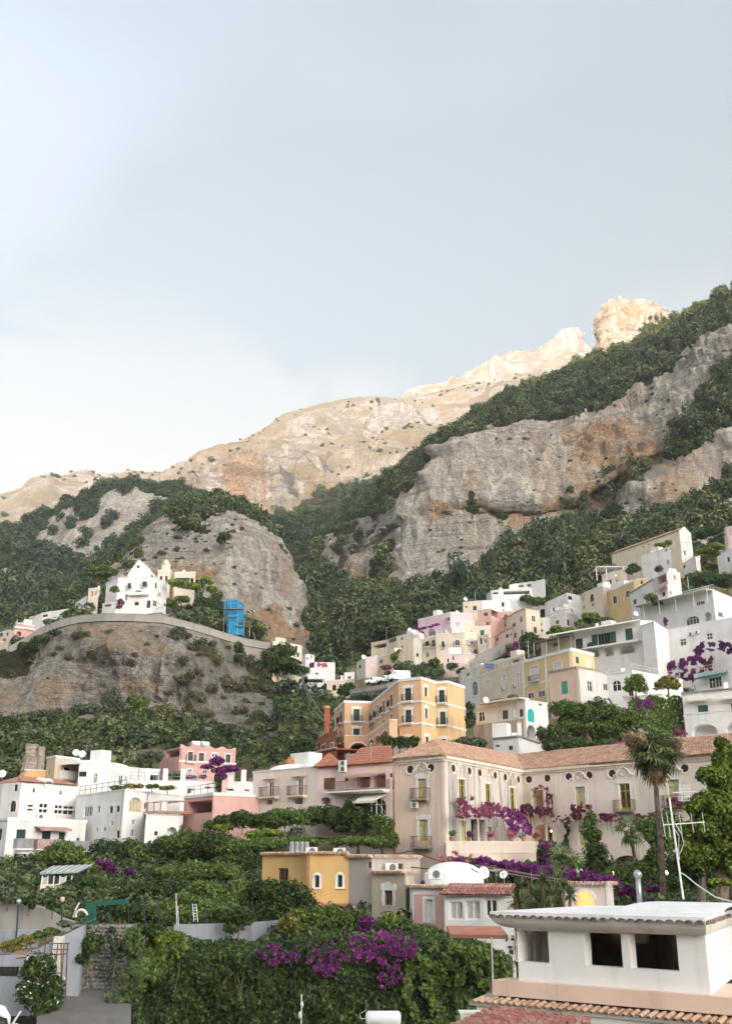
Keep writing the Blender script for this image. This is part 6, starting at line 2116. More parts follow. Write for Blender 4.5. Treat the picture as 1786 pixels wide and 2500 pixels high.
# ------------------------------------------------------------------ blue-netted scaffold beside the coast road
sc_ = thing('scaffold','scaffold tower wrapped in bright blue netting beside the coast road','scaffold',P(572,1552,262))
c = P(572, 1548, 262)
zt = P(572, 1467, 262).z
t = NT('blue_net')
NET = t.out(t.mix(t.ramp(t.noise((0.5,0.5,2.2),4),0.35,0.65),(0.008,0.16,0.36),(0.03,0.34,0.58)),0.7)
tr_ = t.n.new('ShaderNodeBsdfTransparent')
mx_ = t.n.new('ShaderNodeMixShader')
mx_.inputs[0].default_value = 0.12
t.l.new(t.b.outputs[0], mx_.inputs[1])
t.l.new(tr_.outputs[0], mx_.inputs[2])
t.l.new(mx_.outputs[0], t.n['Material Output'].inputs[0])
nu, nv = 26, 30
V = []
Fq = []
for j in range(nv):
  f = j / (nv - 1)
  z = c.z - 0.5 + (zt - c.z + 0.5) * f
  lean = 0.0 if f < 0.45 else (f - 0.45) * -4.2
  for i in range(nu):
    a = 2 * math.pi * i / nu
    sx = 2.2 if f < 0.5 else 2.2 + (f - 0.5) * 1.2
    sx *= (1 - 0.55 * max(0, (f - 0.9) / 0.1) ** 2)
    ca, sa = math.cos(a), math.sin(a)
    x = sx * math.copysign(abs(ca) ** 0.35, ca)
    y = 1.6 * math.copysign(abs(sa) ** 0.35, sa)
    w_ = 0.16 * math.sin(7 * f + 3 * a) + 0.1 * math.sin(19 * f + 2 * a)
    V.append((c.x + x * (1 + w_ * 0.25) + lean * 0.45 + 0.2,c.y + y * (1 + w_ * 0.3),z))
for j in range(nv - 1):
  for i in range(nu):
    Fq.append((j * nu + i,j * nu + (i + 1) % nu,(j + 1) * nu + (i + 1) % nu,(j + 1) * nu + i))
Fq.append(tuple((nv - 1) * nu + i for i in range(nu)))
raw_obj('netting', V, Fq, NET, sc_, True)
for k, dx in enumerate((-2.6, -1.0, 1.0, 2.6, 4.2)):
  mb = MB()
  mb.tube([c + Vector((dx,-1.75,-1)),Vector((c.x + dx,c.y - 1.75,c.z + (zt - c.z) * (0.95 if dx < 2 else 0.35)))],0.06,5)
  mb.build('upright', STEEL, sc_)
for k,(f,x0,x1) in enumerate(((0.18,1.0,5.0),(0.45,-2.8,0),(0.7,-2.8,2.4),(0.3,1.0,4.6))):
  mb = MB()
  z = c.z + (zt - c.z) * f
  mb.abox(c.x + x0,c.x + x1,c.y - 2.3,c.y - 1.7,z - 0.06,z + 0.06)
  mb.build('platform', WOODP, sc_)
# ------------------------------------------------------------------ middle foreground houses
p, q = SF
h = House('house','orange house with two arched turquoise windows',p((110,112,80),(372,100,77.5),(420,110,75.5),(680,118,75)),77.5,2215,OCHRE,q((2,455,232,486,316,'atw+_'),(2,606,230,638,314,'atw+_')),ref=1,group=VG,depth=7,sink=3,eave=TILE,cap=0.1)
MO = h
mb = MB()
w_ = h.W[1]
mb.tube([w_.pt(w_.L,h.z1,0.12),w_.pt(w_.L,h.z0,0.12)],0.05,6)
mb.build('downpipe', TERRA, h.root)
w_ = h.W[2]
u0, _ = w_.uv(600 + 450 / 2.707, 2190)
mb = MB()
w_.slab(mb, u0, w_.L, h.z0 + 0.2, h.z0 + 0.32, 0.05, 1.6)
mb.build('lean_to_roof', TILER, h.root)
mb = MB()
w_.slab(mb,u0 - 0.1,w_.L,h.z0 - 1.6,h.z0 - 0.6,1.3,1.5)
mb.build('lean_to_wall', WHITE, h.root)
h = House('house','bare grey cement wall joined to the orange house',p((680,120,75),(832,125,73.5),(1150,132,76)),75,2240,GREYPL,q((1,945,150,950,160,'o'),(0,805,148,828,188,'b'),(1,992,158,1038,195,'b')),ref=0,group=VG,depth=6,sink=2,eave=TILE,cap=0.1)
mb = MB()
w_ = h.W[0]
cv = []
for k in range(13):
  f = k / 12
  cv.append(w_.pt(w_.L * f,h.z0 + 0.55 + 0.22 * abs(math.sin(f * math.pi * 2)),0.05))
mb.poly([w_.pt(w_.L,h.z0 - 1.5,0.05),*reversed(cv),w_.pt(0,h.z0 - 1.5,0.05)][::-1])
mb.build('whitewashed_foot', WHITE2, h.root)
h = House('house','taupe house with white scrolled window frame',p((832,228,73),(1052,225,70.5),(1110,250,73)),70.5,2275,TAUPE,q((0,915,335,970,434,'b^'),),ref=1,group=VG,depth=6,sink=3,eave=TILE,cap=0.1)
h = House('house','pink panelled house with closed white shutters and tiled eaves',p((1080,322,70),(1098,320,69),(1310,310,67.5),(1760,300,65.5)),69,2290,WHITE,q((1,1184,395,1238,542,'sS+'),),ref=1,group=VG,depth=8,sink=3,eave=TILE,cap=0.12)
MP = h
w_ = h.W[1]
mb = MB()
u0,u1,z0_,z1_ = w_.rect(600 + 1112 / 2.707,2050 + 362 / 2.707,600 + 1304 / 2.707,2050 + 600 / 2.707)
ua,ub,za,zb_ = w_.rect(600 + 1184 / 2.707,2050 + 395 / 2.707,600 + 1238 / 2.707,2050 + 542 / 2.707)
for x0,x1,a,b in ((u0,ua - 0.18,z0_,z1_),(ub + 0.18,u1,z0_,z1_),(ua - 0.18,ub + 0.18,z0_,za - 0.05),(ua - 0.18,ub + 0.18,zb_ + 0.18,z1_)):
  m_ = MB()
  w_.slab(m_, x0, x1, a, b, 0.003, 0.03)
  m_.build('pink_panel', PINK, h.root)
v = House('house','white glazed veranda with red tiled roof beside the pink panelled house',p((1312,360,66.4),(1560,352,65.2),(1760,345,64.6)),66.4,2292,WHITE2,q((0,1340,410,1432,530,'wc'),(0,1448,406,1546,530,'wc'),(1,1580,392,1660,512,'w')),group=VG,depth=3,sink=3,cap=0.05)
w_ = v.W[0]
tile_slope(v.root,v.W[0].pt(-0.2,v.z1 - 0.05,0.5),v.W[1].pt(v.W[1].L,v.z1 - 0.05,0.5),v.W[1].pt(v.W[1].L,v.z1 + 0.55,-1.2),v.W[0].pt(-0.2,v.z1 + 0.55,-1.2),TILEM,step=0.22,length=0.4,r=0.1)
# dome on the roof behind
dm = thing('roof_dome','shallow white roof dome with satellite dish beside it','dome',P(1107,2135,74))
c = P(1107, 2132, 74)
dome_on(dm, c, 1.85, 1.85, 0.75, ROOFW, 'shell')
mb = MB()
mb.lathe((c.x,c.y,c.z - 2.0),[(2.0,0),(2.0,1.98),(1.9,2.06)],20)
mb.build('drum', ROOFW, dm)
dish(P(1181,2158,69.5),(0.25,-1),'large white satellite dish beside the white dome',0.36,0.3)
dish(P(1230,2160,71),(-0.5,-1),'small tilted satellite dish right of the white dome',0.28,0.8)
for x,y,Y,lb in ((760,2090,77.5,'air conditioner standing on the orange house roof, left of two'),(828,2092,76.5,'air conditioner standing on the orange house roof, right of two'),
          (956,2130,73.6,'air conditioner in front of the bare grey wall'),(1062,2147,70.5,'air conditioner beside the white dome')):
  ac_unit(P(x, y, Y), (-0.25, -1), lb, 0.95)
rb = thing('roof_plant','row of grey metal tanks on the orange house roof','tank',P(725,2089,80))
for k in range(4):
  mb = MB()
  c = P(712 + 12 * k, 2089, 80)
  mb.lathe(c, [(0.17, 0), (0.18, 0.9), (0.1, 1.0)], 10)
  mb.build('drum', STEEL, rb)
# bundle of cables over the roofs
for k,(a,b) in enumerate((((855,2085,80),(1010,2075,84)),((1010,2078,84),(1150,2112,80)),((870,2092,77),(1140,2124,74)),((1150,2120,72),(1190,2120,70)))):
  wire(('thick cable over the grey wall, first from the left','cable dropping towards the white dome','long lower cable above the tiled eaves','short cable by the large dish')[k],[P(*a),P(*b)],0.035,sag=0.25)
# pink pavilion with glowing arched window
p, q = SG = sheet(1150, 2100, 2.553)
h = House('house','pink pavilion with glowing arched window behind the white roof',p((560,168,65),(858,160,63.8),(880,165,65)),63.8,2245,PALEPINK,(),ref=1,group=VG,depth=5,sink=4,eave=TILE,cap=0.12)
w_ = h.W[0]
u0,u1,z0_,z1_ = w_.rect(1150 + 655 / 2.553,2100 + 193 / 2.553,1150 + 762 / 2.553,2100 + 300 / 2.553)
h.pilaster(0, w_.L - 0.1, 0.25)
cv = arch_curve(u0,u1,z0_ + (z1_ - z0_) * 0.5,(z1_ - z0_) * 0.5,14)
co = arch_curve(u0 - 0.16,u1 + 0.16,z0_ + (z1_ - z0_) * 0.5,(z1_ - z0_) * 0.5 + 0.16,14)
mb = MB()
for k in range(14):
  mb.poly([w_.pt(*cv[k],0.1),w_.pt(*cv[k + 1],0.1),w_.pt(*co[k + 1],0.1),w_.pt(*co[k],0.1)])
  mb.poly([w_.pt(*co[k],0.1),w_.pt(*co[k + 1],0.1),w_.pt(*co[k + 1],0.0),w_.pt(*co[k],0.0)])
  mb.poly([w_.pt(*cv[k],0.1),w_.pt(*cv[k],0.03),w_.pt(*cv[k + 1],0.03),w_.pt(*cv[k + 1],0.1)])
mb.build('arch_surround', TRIM, h.root)
LIT = bpy.data.materials.new('lit_window')
LIT.use_nodes = True
b_ = LIT.node_tree.nodes['Principled BSDF']
b_.inputs['Base Color'].default_value = (0.4, 0.2, 0.06, 1)
b_.inputs['Emission Color'].default_value = (1.0,0.5,0.12,1)
b_.inputs['Emission Strength'].default_value = 0.22
mb = MB()
mb.poly([w_.pt(u1,z0_ - 1,0.025),*[w_.pt(*a,0.025) for a in reversed(cv)],w_.pt(u0,z0_ - 1,0.025)][::-1])
pn_ = mb.build('lit_pane', LIT, h.root)
mb = MB()
for f in (0.22, 0.78):
  u = u0 + (u1 - u0) * f
  w_.slab(mb,u - 0.025,u + 0.025,z0_ - 1,z1_ - 0.12,0.03,0.06)
w_.slab(mb,u0,u1,z0_ + (z1_ - z0_) * 0.5 - 0.025,z0_ + (z1_ - z0_) * 0.5 + 0.025,0.03,0.062)
mb.build('glazing_bar', FRW, pn_)
# ------------------------------------------------------------------ nearest house, lower right: white upper storey with open windows
YR = 29.5
zr = P(1720, 2246, YR).z
E0,E1,E2 = Pz(1195,2230,zr),P(1720,2246,YR),Pz(1800,2222,zr)
E2 = E1 + (E2 - E1).normalized() * 9
f_ = (E1 - E0).normalized()
nf = Vector((f_.y, -f_.x, 0))
g_ = (E2 - E1).normalized()
ng_ = Vector((g_.y, -g_.x, 0))
ins = 0.5
wA = E0 + f_ * 0.62 - nf * ins
wB = E1 - f_ * 0.25 - nf * ins
wC = wB + g_ * 8.5
z_base = P(1244, 2394, (wA.y)).z
h = House('house','white house with three open square windows in the lower right corner',None,None,None,WHITE2,SG[1](),zc=(z_base,zr - 0.42),world=[wA,wB,wC],group=VG,depth=6,sink=0.0,roof='none')
FG = h
w_ = h.W[0]
# rebuild the front wall with its deep openings
for o in [o for o in h.root.children if o.name.split('.')[0] == 'wall']:
  bpy.data.objects.remove(o)
rects = [w_.rect(1150 + a / 2.553,2100 + b / 2.553,1150 + c / 2.553,2100 + d / 2.553) for a,b,c,d in ((275,440,480,638),(705,455,936,665),(985,462,1284,685))]
mb = MB()
cut_wall(mb,w_,[(r[0],r[1],r[2],r[3],False,0.42) for r in rects])
cut_wall(mb, h.W[1], [])
mb.poly([wA - nf * 6 + Vector((0,0,h.z0)),Vector((wA.x,wA.y,h.z0)),Vector((wA.x,wA.y,h.z1)),wA - nf * 6 + Vector((0,0,h.z1))])
for o_ in (wA, ):
  pass
mb.v = [tuple((Vector(v_).x,Vector(v_).y,v_[2])) for v_ in mb.v]
mb.build('wall', WHITE2, h.root)
inr = MB()
r0 = rects
zf = min(r[2] for r in rects) - 0.02
back = -4.6
a0, a1 = 0.3, w_.L - 0.3
a2 = a1 - 3.2
inr.poly([w_.pt(a0,zf - 0.6,back),w_.pt(a2,zf - 0.6,back),w_.pt(a2,h.z1,back),w_.pt(a0,h.z1,back)])
inr.poly([w_.pt(a0,zf - 0.6,back),w_.pt(a0,h.z1,back),w_.pt(a0,h.z1,-0.43),w_.pt(a0,zf - 0.6,-0.43)])
inr.poly([w_.pt(a1,zf - 0.6,-0.43),w_.pt(a1,h.z1,-0.43),w_.pt(a2,h.z1,back),w_.pt(a2,zf - 0.6,back)])
inr.poly([w_.pt(a0,zf - 0.6,-0.43),w_.pt(a1,zf - 0.6,-0.43),w_.pt(a2,zf - 0.6,back),w_.pt(a0,zf - 0.6,back)])
inr.poly([w_.pt(a0,h.z1 - 0.01,back),w_.pt(a2,h.z1 - 0.01,back),w_.pt(a1,h.z1 - 0.01,-0.43),w_.pt(a0,h.z1 - 0.01,-0.43)])
inr.build('room',simple('unlit_room',(0.5,0.44,0.38),0.95,0.2),h.root)
mb = MB()
w_.slab(mb,rects[0][0] - 0.1,rects[0][1] + 0.15,zf - 0.4,h.z1 - 0.02,-1.4,-0.9)
mb.build('room_pier', STONEW, h.root)
mb = MB()
w_.slab(mb,rects[1][0] - 0.1,rects[1][1] - 0.15,rects[1][3] - 0.35,h.z1 - 0.02,-2.2,-2.0)
mb.build('room_lintel', BEIGE, h.root)
# eave: cove, white roof slab, edge tiles
mb = MB()
for a,b,n_,wa,wb in ((E0,E1,nf,wA,wB),(E1,E2,ng_,wB,wC)):
  st = 6
  for k in range(st):
    f0, f1 = k / st, (k + 1) / st
    pa = lambda A_,B_,f: A_.lerp(B_,1 - math.cos(f * math.pi / 2)) if False else Vector((B_.x + (A_.x - B_.x) * math.sin(f * math.pi / 2),B_.y + (A_.y - B_.y) * math.sin(f * math.pi / 2),(zr - 0.42) + 0.36 * (1 - math.cos(f * math.pi / 2))))
    mb.poly([pa(a,wa,f0),pa(b,wb,f0),pa(b,wb,f1),pa(a,wa,f1)])
mb.poly([E0 - nf * 6 + Vector((0,0,-.06)),E0 + Vector((0,0,-.06)),Vector((wA.x,wA.y,zr - .42)),wA * 1 - nf * 6 + Vector((0,0,0 if True else 0))]) if False else None
mb.build('cove', GREYWHITE, h.root)
mb = MB()
bk_ = -nf * 6.2
R0, R1, R2, R3 = E0, E1, E2, E0 + bk_
lo = [R0 + Vector((0,0,-0.06)),R1 + Vector((0,0,-0.06)),R2 + Vector((0,0,-0.06)),E2 + bk_ * 0.4 + Vector((0,0,-0.06)),R3 + Vector((0,0,-0.06))]
hi = [v_ + Vector((0, 0, 0.12)) for v_ in lo]
mb.poly(lo[::-1])
mb.poly(hi)
for k in range(5):
  j = (k + 1) % 5
  mb.poly([lo[k], lo[j], hi[j], hi[k]])
mb.build('roof', ROOFW, h.root)
# raised roof vault behind
mb = MB()
ca, cb = P(1590, 2215, 35.5), P(1830, 2215, 33.5)
for k in range(14):
  pass
nseg = 16
for s_ in range(nseg):
  a = math.pi * s_ / nseg
  b = math.pi * (s_ + 1) / nseg
  d_ = (cb - ca).normalized()
  m_ = Vector((-d_.y, d_.x, 0))
  f = lambda an,c: c + m_ * (-math.cos(an) * 2.2) + Vector((0,0,0.26 * math.sin(an) ** 0.6 + (zr + 0.03 - c.z)))
  mb.poly([f(a, ca), f(a, cb), f(b, cb), f(b, ca)])
  mb.poly([f(a, ca), f(b, ca), Vector((ca.x, ca.y, zr))])
mb.build('roof_vault', ROOFW, h.root, True)
MOSS = tile_material('mossy_tile',(0.15,0.12,0.10),(0.22,0.175,0.14),(0.32,0.26,0.20))
def half_tile(mat, L=0.42, r=0.1, r2=0.085, th=0.018):
  mb = MB()
  n = 6
  for side in (0, 1):
    pass
  ring = []
  for x, ra in ((0, r), (L, r2)):
    for q_ in (ra, ra - th):
      ring.append([(math.cos(math.pi * k / n) * q_,x,math.sin(math.pi * k / n) * q_ * 0.8) for k in range(n + 1)])
  i = 0
  for rg in ring:
    mb.v += rg
  m = n + 1
  o0, i0, o1, i1 = 0, m, 2 * m, 3 * m
  for k in range(n):
    mb.f.append((o0 + k,o0 + k + 1,o1 + k + 1,o1 + k))
    mb.f.append((i0 + k + 1,i0 + k,i1 + k,i1 + k + 1))
    mb.f.append((o0 + k + 1,o0 + k,i0 + k,i0 + k + 1))
    mb.f.append((o1 + k,o1 + k + 1,i1 + k + 1,i1 + k))
  me = bpy.data.meshes.new('tile')
  me.from_pydata(mb.v, [], mb.f)
  me.materials.append(mat)
  return me
def tile_row(root,A,B,n_,step,mesh,drop,out=0.0,jit=0.03,name='tile',over=None,back=0.0):
  """single clay tiles laid side by side, each its own piece"""
  A, B = Vector(A), Vector(B)
  d = (B - A).normalized()
  cnt = int((B - A).length / step)
  og = origin(root)
  rr = random.Random(len(root.children))
  for k in range(cnt):
    p_ = A.lerp(B,(k + 0.5) / cnt) + n_ * (out + rr.uniform(-jit,jit))
    o = link(name, mesh, root, p_ - og)
    o.rotation_euler = (-drop + rr.uniform(-.04,.04),rr.uniform(-.06,.06),math.atan2(d.y,d.x) + rr.uniform(-.06,.06))
    o.scale = (1, 1, 1 + rr.uniform(-.1, .15))
  return cnt
MT1 = half_tile(MOSS, 0.4, 0.13, 0.12, 0.02)
for (a,b,n_) in ((E0,E1,nf),(E1,E2 - (E2 - E1) * 0.45,ng_)):
  tile_row(h.root,a + Vector((0,0,-0.115)),b + Vector((0,0,-0.115)),n_,0.28,MT1,0.05,0.10)
ledge = MB()
zl = h.z0
LA,LB = wA - f_ * 0.75 + nf * 0.32,wB + f_ * 3.0 + nf * 0.32
LA.z = LB.z = 0
ledge.hexa([LA + Vector((0,0,zl - 0.42)),LB + Vector((0,0,zl - 0.42)),LB - nf * 5 + Vector((0,0,zl - 0.42)),LA - nf * 0.9 + Vector((0,0,zl - 0.42)),
      LA + Vector((0,0,zl)),LB + Vector((0,0,zl)),LB - nf * 5 + Vector((0,0,zl)),LA - nf * 0.9 + Vector((0,0,zl))])
ledge.build('ledge', PEACH, h.root)
mb = MB()
mb.hexa([LA - f_ * .5 + nf * 0.52 + Vector((0,0,zl - 0.68)),LB + nf * 0.52 + Vector((0,0,zl - 0.68)),LB - nf * 0.5 + Vector((0,0,zl - 0.68)),LA - f_ * .5 - nf * 0.5 + Vector((0,0,zl - 0.68)),
    LA - f_ * .5 + nf * 0.5 + Vector((0,0,zl - 0.6)),LB + nf * 0.5 + Vector((0,0,zl - 0.6)),LB - nf * 0.5 + Vector((0,0,zl - 0.44)),LA - f_ * .5 - nf * 0.5 + Vector((0,0,zl - 0.44))])
mb.build('eave_slab', GREYPL, h.root)
MT2 = half_tile(TILEO, 0.55, 0.085, 0.075, 0.016)
tile_row(h.root,LA - f_ * .45 + Vector((0,0,zl - 0.585)),LB + Vector((0,0,zl - 0.585)),nf,0.235,MT2,-0.16,0.58)
mb = MB()
for k in range(5):
  f0, f1 = k / 5, (k + 1) / 5
  gz = lambda A_,f: A_ + nf * (0.45 * math.cos(f * math.pi / 2)) + Vector((0,0,zl - 0.69 - 0.5 * math.sin(f * math.pi / 2)))
  mb.poly([gz(LA - f_ * .3,f1),gz(LB,f1),gz(LB,f0),gz(LA - f_ * .3,f0)])
mb.poly([LA - f_ * .3 + Vector((0,0,zl - 9)),LB + Vector((0,0,zl - 9)),LB + Vector((0,0,zl - 1.19)),LA - f_ * .3 + Vector((0,0,zl - 1.19))])
mb.poly([LA - f_ * .3 - nf * 4 + Vector((0,0,zl - 9)),LA - f_ * .3 + Vector((0,0,zl - 9)),LA - f_ * .3 + Vector((0,0,zl - 0.69)),LA - f_ * .3 - nf * 4 + Vector((0,0,zl - 0.69))])
mb.build('lower_wall', WHITE, h.root)
# maroon tiled roof at the very bottom
mr = thing('house_roof','maroon tiled roof edge at the bottom under the white house','roof',P(1250,2490,26))
zq = P(1300, 2476, 26.5).z
A, B = P(1040, 2535, 23.0), P(1440, 2560, 21.5)
B.z = A.z
D, C = P(1215, 2464, 27.5), P(1440, 2490, 25.5)
C.z = D.z
tile_slope(mr,A,B,C,D,TILEM,name='tile_field',step=0.2,length=0.42,r=0.09)
mb = MB()
mb.hexa([A - Vector((0,0,.6)),B - Vector((0,0,.6)),C - Vector((0,0,1.5)),D - Vector((0,0,1.5)),A - Vector((0,0,.02)),B - Vector((0,0,.02)),C - Vector((0,0,.02)),D - Vector((0,0,.02))])
mb.build('deck', WOODP, mr)
wb = thing('wall_box','small white box beside the maroon roof','box',P(1158,2492,27))
mb = MB()
c = P(1158, 2483, 27)
mb.abox(c.x - .34,c.x + .34,c.y - .2,c.y + .2,c.z - .3,c.z + .1)
mb.build('case', PLAST, wb)
mb = MB()
mb.abox(c.x - .37,c.x + .37,c.y - .23,c.y + .23,c.z + .101,c.z + .13)
mb.build('lid', PLAST, wb)
# boiler drum
bt = thing('water_tank','white horizontal water boiler at the bottom edge','tank',P(935,2500,30))
c = P(935, 2487, 30)
mb = MB()
mb.tube([c + Vector((x,0,0)) for x in (-0.47,-0.45,-0.40,0.40,0.45,0.47)],[0.08,0.15,0.19,0.19,0.15,0.08],20)
mb.build('drum',simple('white_enamel',(0.70,0.71,0.73),0.3,0.04),bt,True)
mb = MB()
for x in (-.28, .28):
  mb.abox(c.x + x - .03,c.x + x + .03,c.y - .15,c.y + .15,c.z - .8,c.z - .12)
mb.build('stand', IRON, bt)
mb = MB()
mb.tube([c + Vector((-.47,0,0)),c + Vector((-.6,0,0)),c + Vector((-.62,0,.12)),c + Vector((-.45,0,.2)),c + Vector((-.45,0,.45))],0.012,5)
mb.build('pipe', STEEL, bt)
# big aerial mast on the white roof
am = thing('antenna','tall white aerial mast with two aerials on the near white roof','antenna',P(1666,2196,33))
b0, b1 = P(1667, 2196, 33), P(1641, 1945, 33)
b1.y = 33.4
mb = MB()
mb.tube([b0, b1], 0.032, 8)
mb.build('mast', METALW, am)
mb = MB()
e0, e1 = P(1617, 2014, 33.1), P(1719, 2007, 33.1)
mb.tube([e0, e1], 0.016, 5)
ax = (b1 - b0).normalized()
for k, f in enumerate((0.0, 0.12, 0.25, 0.42, 0.70, 0.97)):
  c = e0.lerp(e1, f)
  L = (0.35, 0.37, 0.35, 0.33, 0.3, 0.29)[k]
  mb.tube([c - ax * L + Vector((.03 * (k < 2),0,0)),c + ax * L],0.009,4)
mb.build('dipole_aerial', METALW, am)
mb = MB()
e0, e1 = P(1640, 1935, 33.4), P(1703, 1933, 33.4)
mb.tube([e0, e1], 0.02, 5)
for k in range(16):
  c = e0.lerp(e1, k / 15)
  if k > 8:
    mb.tube([c - Vector((0,0.14,0)),c + Vector((0,0.14,0))],0.008,4)
    mb.tube([c - Vector((0,0,0.04)),c + Vector((0,0,0.04))],0.008,4)
  elif k > 1:
    c0 = P(1648 + 4.2 * k, 1917, 33.3)
    c1 = P(1648 + 4.2 * k, 1955, 33.3)
    mb.tube([c0, c1], 0.008, 4)
for y in (1917, 1926, 1945, 1955):
  mb.tube([P(1654,y,33.32),P(1684,y,33.32)],0.007,4)
mb.build('grid_aerial', METALW, am)
mb = MB()
mb.tube([P(1660,2130,33),P(1672,2137,32.8),P(1700,2160,32),P(1745,2190,31),P(1800,2205,30)],0.02,5)
mb.tube([P(1648,2012,33),P(1662,2035,32.8),P(1668,2060,32.9),P(1658,2085,33)],0.01,4)
mb.tube([P(1640,2016,33),P(1656,2040,32.9),P(1655,2070,33),P(1657,2100,33)],0.01,4)
mb.build('cable', METALW, am)
fl_ = thing('flue','steel flue pipe with cowl behind the near white roof','flue',P(1556,2205,37))
mb = MB()
mb.tube([P(1561, 2215, 37), P(1556, 2143, 37)], 0.09, 10)
mb.build('pipe', STEEL, fl_, True)
mb = MB()
c = P(1556, 2143, 37)
mb.lathe(c,[(0.10,-.02),(0.11,0.05),(0.17,0.07),(0.13,0.18),(0.03,0.26)],12)
mb.build('cowl', STEEL, fl_, True)
po = thing('canopy_post','slim white post left of the near white house','post',P(1202,2395,35))
mb = MB()
mb.tube([P(1203, 2400, 35), P(1199, 2288, 35)], 0.03, 6)
mb.build('pole', METALW, po)
mb = MB()
A, B = P(1100, 2290, 38), P(1240, 2293, 36.5)
mb.hexa([A,B,B + Vector((0,2,0.15)),A + Vector((0,2,0.15)),A + Vector((0,0,.12)),B + Vector((0,0,.12)),B + Vector((0,2,.3)),A + Vector((0,2,.3))])
mb.build('tiled_canopy', TILER, po)
# ------------------------------------------------------------------ left foreground: walls, ramp, stairs
PLB = plaster('blue_grey_plaster',(0.33,0.36,0.40),(0.16,0.16,0.165),0.75,grime=0.25)
def wall_from(name,label,px_top,Y,base,mat,th=0.5,part='masonry',cat='wall'):
  tp = [P(x,y,Y if not callable(Y) else Y(x)) for x,y in px_top]
  zb = P(px_top[0][0],base,Y if not callable(Y) else Y(px_top[0][0])).z
  t = thing(name, label, cat, (tp[0].x, tp[0].y, zb))
  mb = MB()
  n = len(tp)
  i0 = len(mb.v)
  for a in tp:
    mb.v += [(a.x,a.y,zb),tuple(a),(a.x,a.y + th,a.z),(a.x,a.y + th,zb)]
  for k in range(n - 1):
    a, b = i0 + 4 * k, i0 + 4 * (k + 1)
    for u in range(4):
      v_ = (u + 1) % 4
      mb.f.append((a + u, b + u, b + v_, a + v_))
  mb.f.append((i0, i0 + 1, i0 + 2, i0 + 3))
  mb.f.append(tuple(i0 + 4 * (n - 1) + u for u in (3,2,1,0)))
  mb.build(part, mat, t)
  return t, tp, zb
t,tp,zb = wall_from('ramp_wall','blue-grey plastered wall sloping up under the ramp',[(-120,2334),(0,2333),(60,2332),(90,2318),(130,2296),(160,2281),(190,2266),(205,2258)],57,2480,PLB)
mb = MB()
c0, c1 = P(-60, 2360, 56.98), P(45, 2382, 56.98)
mb.abox(c0.x, c1.x, 56.95, 57.05, c1.z, c0.z)
wv = mb.build('window', DARK, t)
mb = MB()
for k in range(5):
  x = c0.x + (c1.x - c0.x) * (0.45 + 0.12 * k)
  mb.abox(x - .02, x + .02, 56.9, 56.95, c1.z, c0.z)
mb.build('bars', IRON, wv)
mb = MB()
c0, c1 = P(136, 2286, 56.9), P(153, 2340, 56.9)
mb.abox(c0.x, c1.x, 56.6, 57.02, c1.z - 1, c0.z)
mb.build('pier', GREYWHITE, t)
DIRT = simple('red_dirt',(0.30,0.185,0.11),0.95,0.25,scale=3)
mb = MB()
top2 = [(20,2333),(60,2330),(90,2315),(130,2293),(160,2278),(190,2263),(215,2252)]
for (xa, ya), (xb, yb) in zip(top2, top2[1:]):
  a, b = P(xa, ya, 57.3), P(xb, yb, 57.3)
  k = Vector((0, 2.4, 0.18))
  mb.poly([a, b, b + k, a + k])
structure(mb.build('dirt_ramp',DIRT),'bare brown dirt ramp along the blue-grey wall')
t,tp,zb = wall_from('retaining_wall','streaked grey concrete wall at the left edge under the greenhouse',[(-150,2205),(0,2203),(60,2200),(120,2222),(150,2240),(180,2250)],74,2330,CONCR)
t,tp,zb = wall_from('parapet_wall','low bluish parapet behind the lamp post on the left',[(-150,2271),(0,2271),(92,2270)],66,2330,PLB)
t,tp,zb = wall_from('stone_base','tan rubble wall under the greenhouse',[(92,2162),(180,2158)],92,2235,STONEW)
gh = thing('greenhouse','glass lean-to greenhouse on the tan rubble wall','greenhouse',P(140,2160,92))
A,B,C,D = P(98,2135,90),P(192,2131,90),P(226,2113,96),P(132,2117,97)
mb = MB()
mb.hexa([A,B,C,D,A + Vector((0,0,.1)),B + Vector((0,0,.1)),C + Vector((0,0,.1)),D + Vector((0,0,.1))])
mb.build('roof_glass',simple('greenhouse_glass',(0.30,0.36,0.37),0.25,0.1),gh)
for k in range(7):
  mb = MB()
  mb.tube([A.lerp(B,k / 6) + Vector((0,0,.13)),D.lerp(C,k / 6) + Vector((0,0,.13))],0.03,4)
  mb.build('roof_bar', METALW, gh)
for k in range(6):
  x0 = 104 + 14.5 * k
  f0, f1 = P(x0 + 1, 2141, 90.3), P(x0 + 13, 2157, 90.3)
  mb = MB()
  mb.abox(f0.x, f1.x, 90.3, 90.34, f1.z, f0.z)
  pn_ = mb.build('pane', GLASS if k % 3 else CURT, gh)
  mb = MB()
  mb.abox(f0.x - 0.08,f0.x,90.2,90.4,f1.z - .1,f0.z + .1)
  mb.build('mullion', METALW, gh)
mb = MB()
f0, f1 = P(100, 2158, 90.2), P(192, 2164, 90.2)
mb.abox(f0.x, f1.x, 90.1, 90.6, f1.z - .4, f0.z)
mb.build('sill_wall', CREAM, gh)
mb = MB()
mb.hexa([P(192,2163,90.4),P(200,2160,93),P(200,2160,93.1),P(192,2163,90.5),B,P(216,2120,94.5),P(216,2120,94.6),B + Vector((0,.1,0))])
mb.build('end_wall', GLASS, gh)
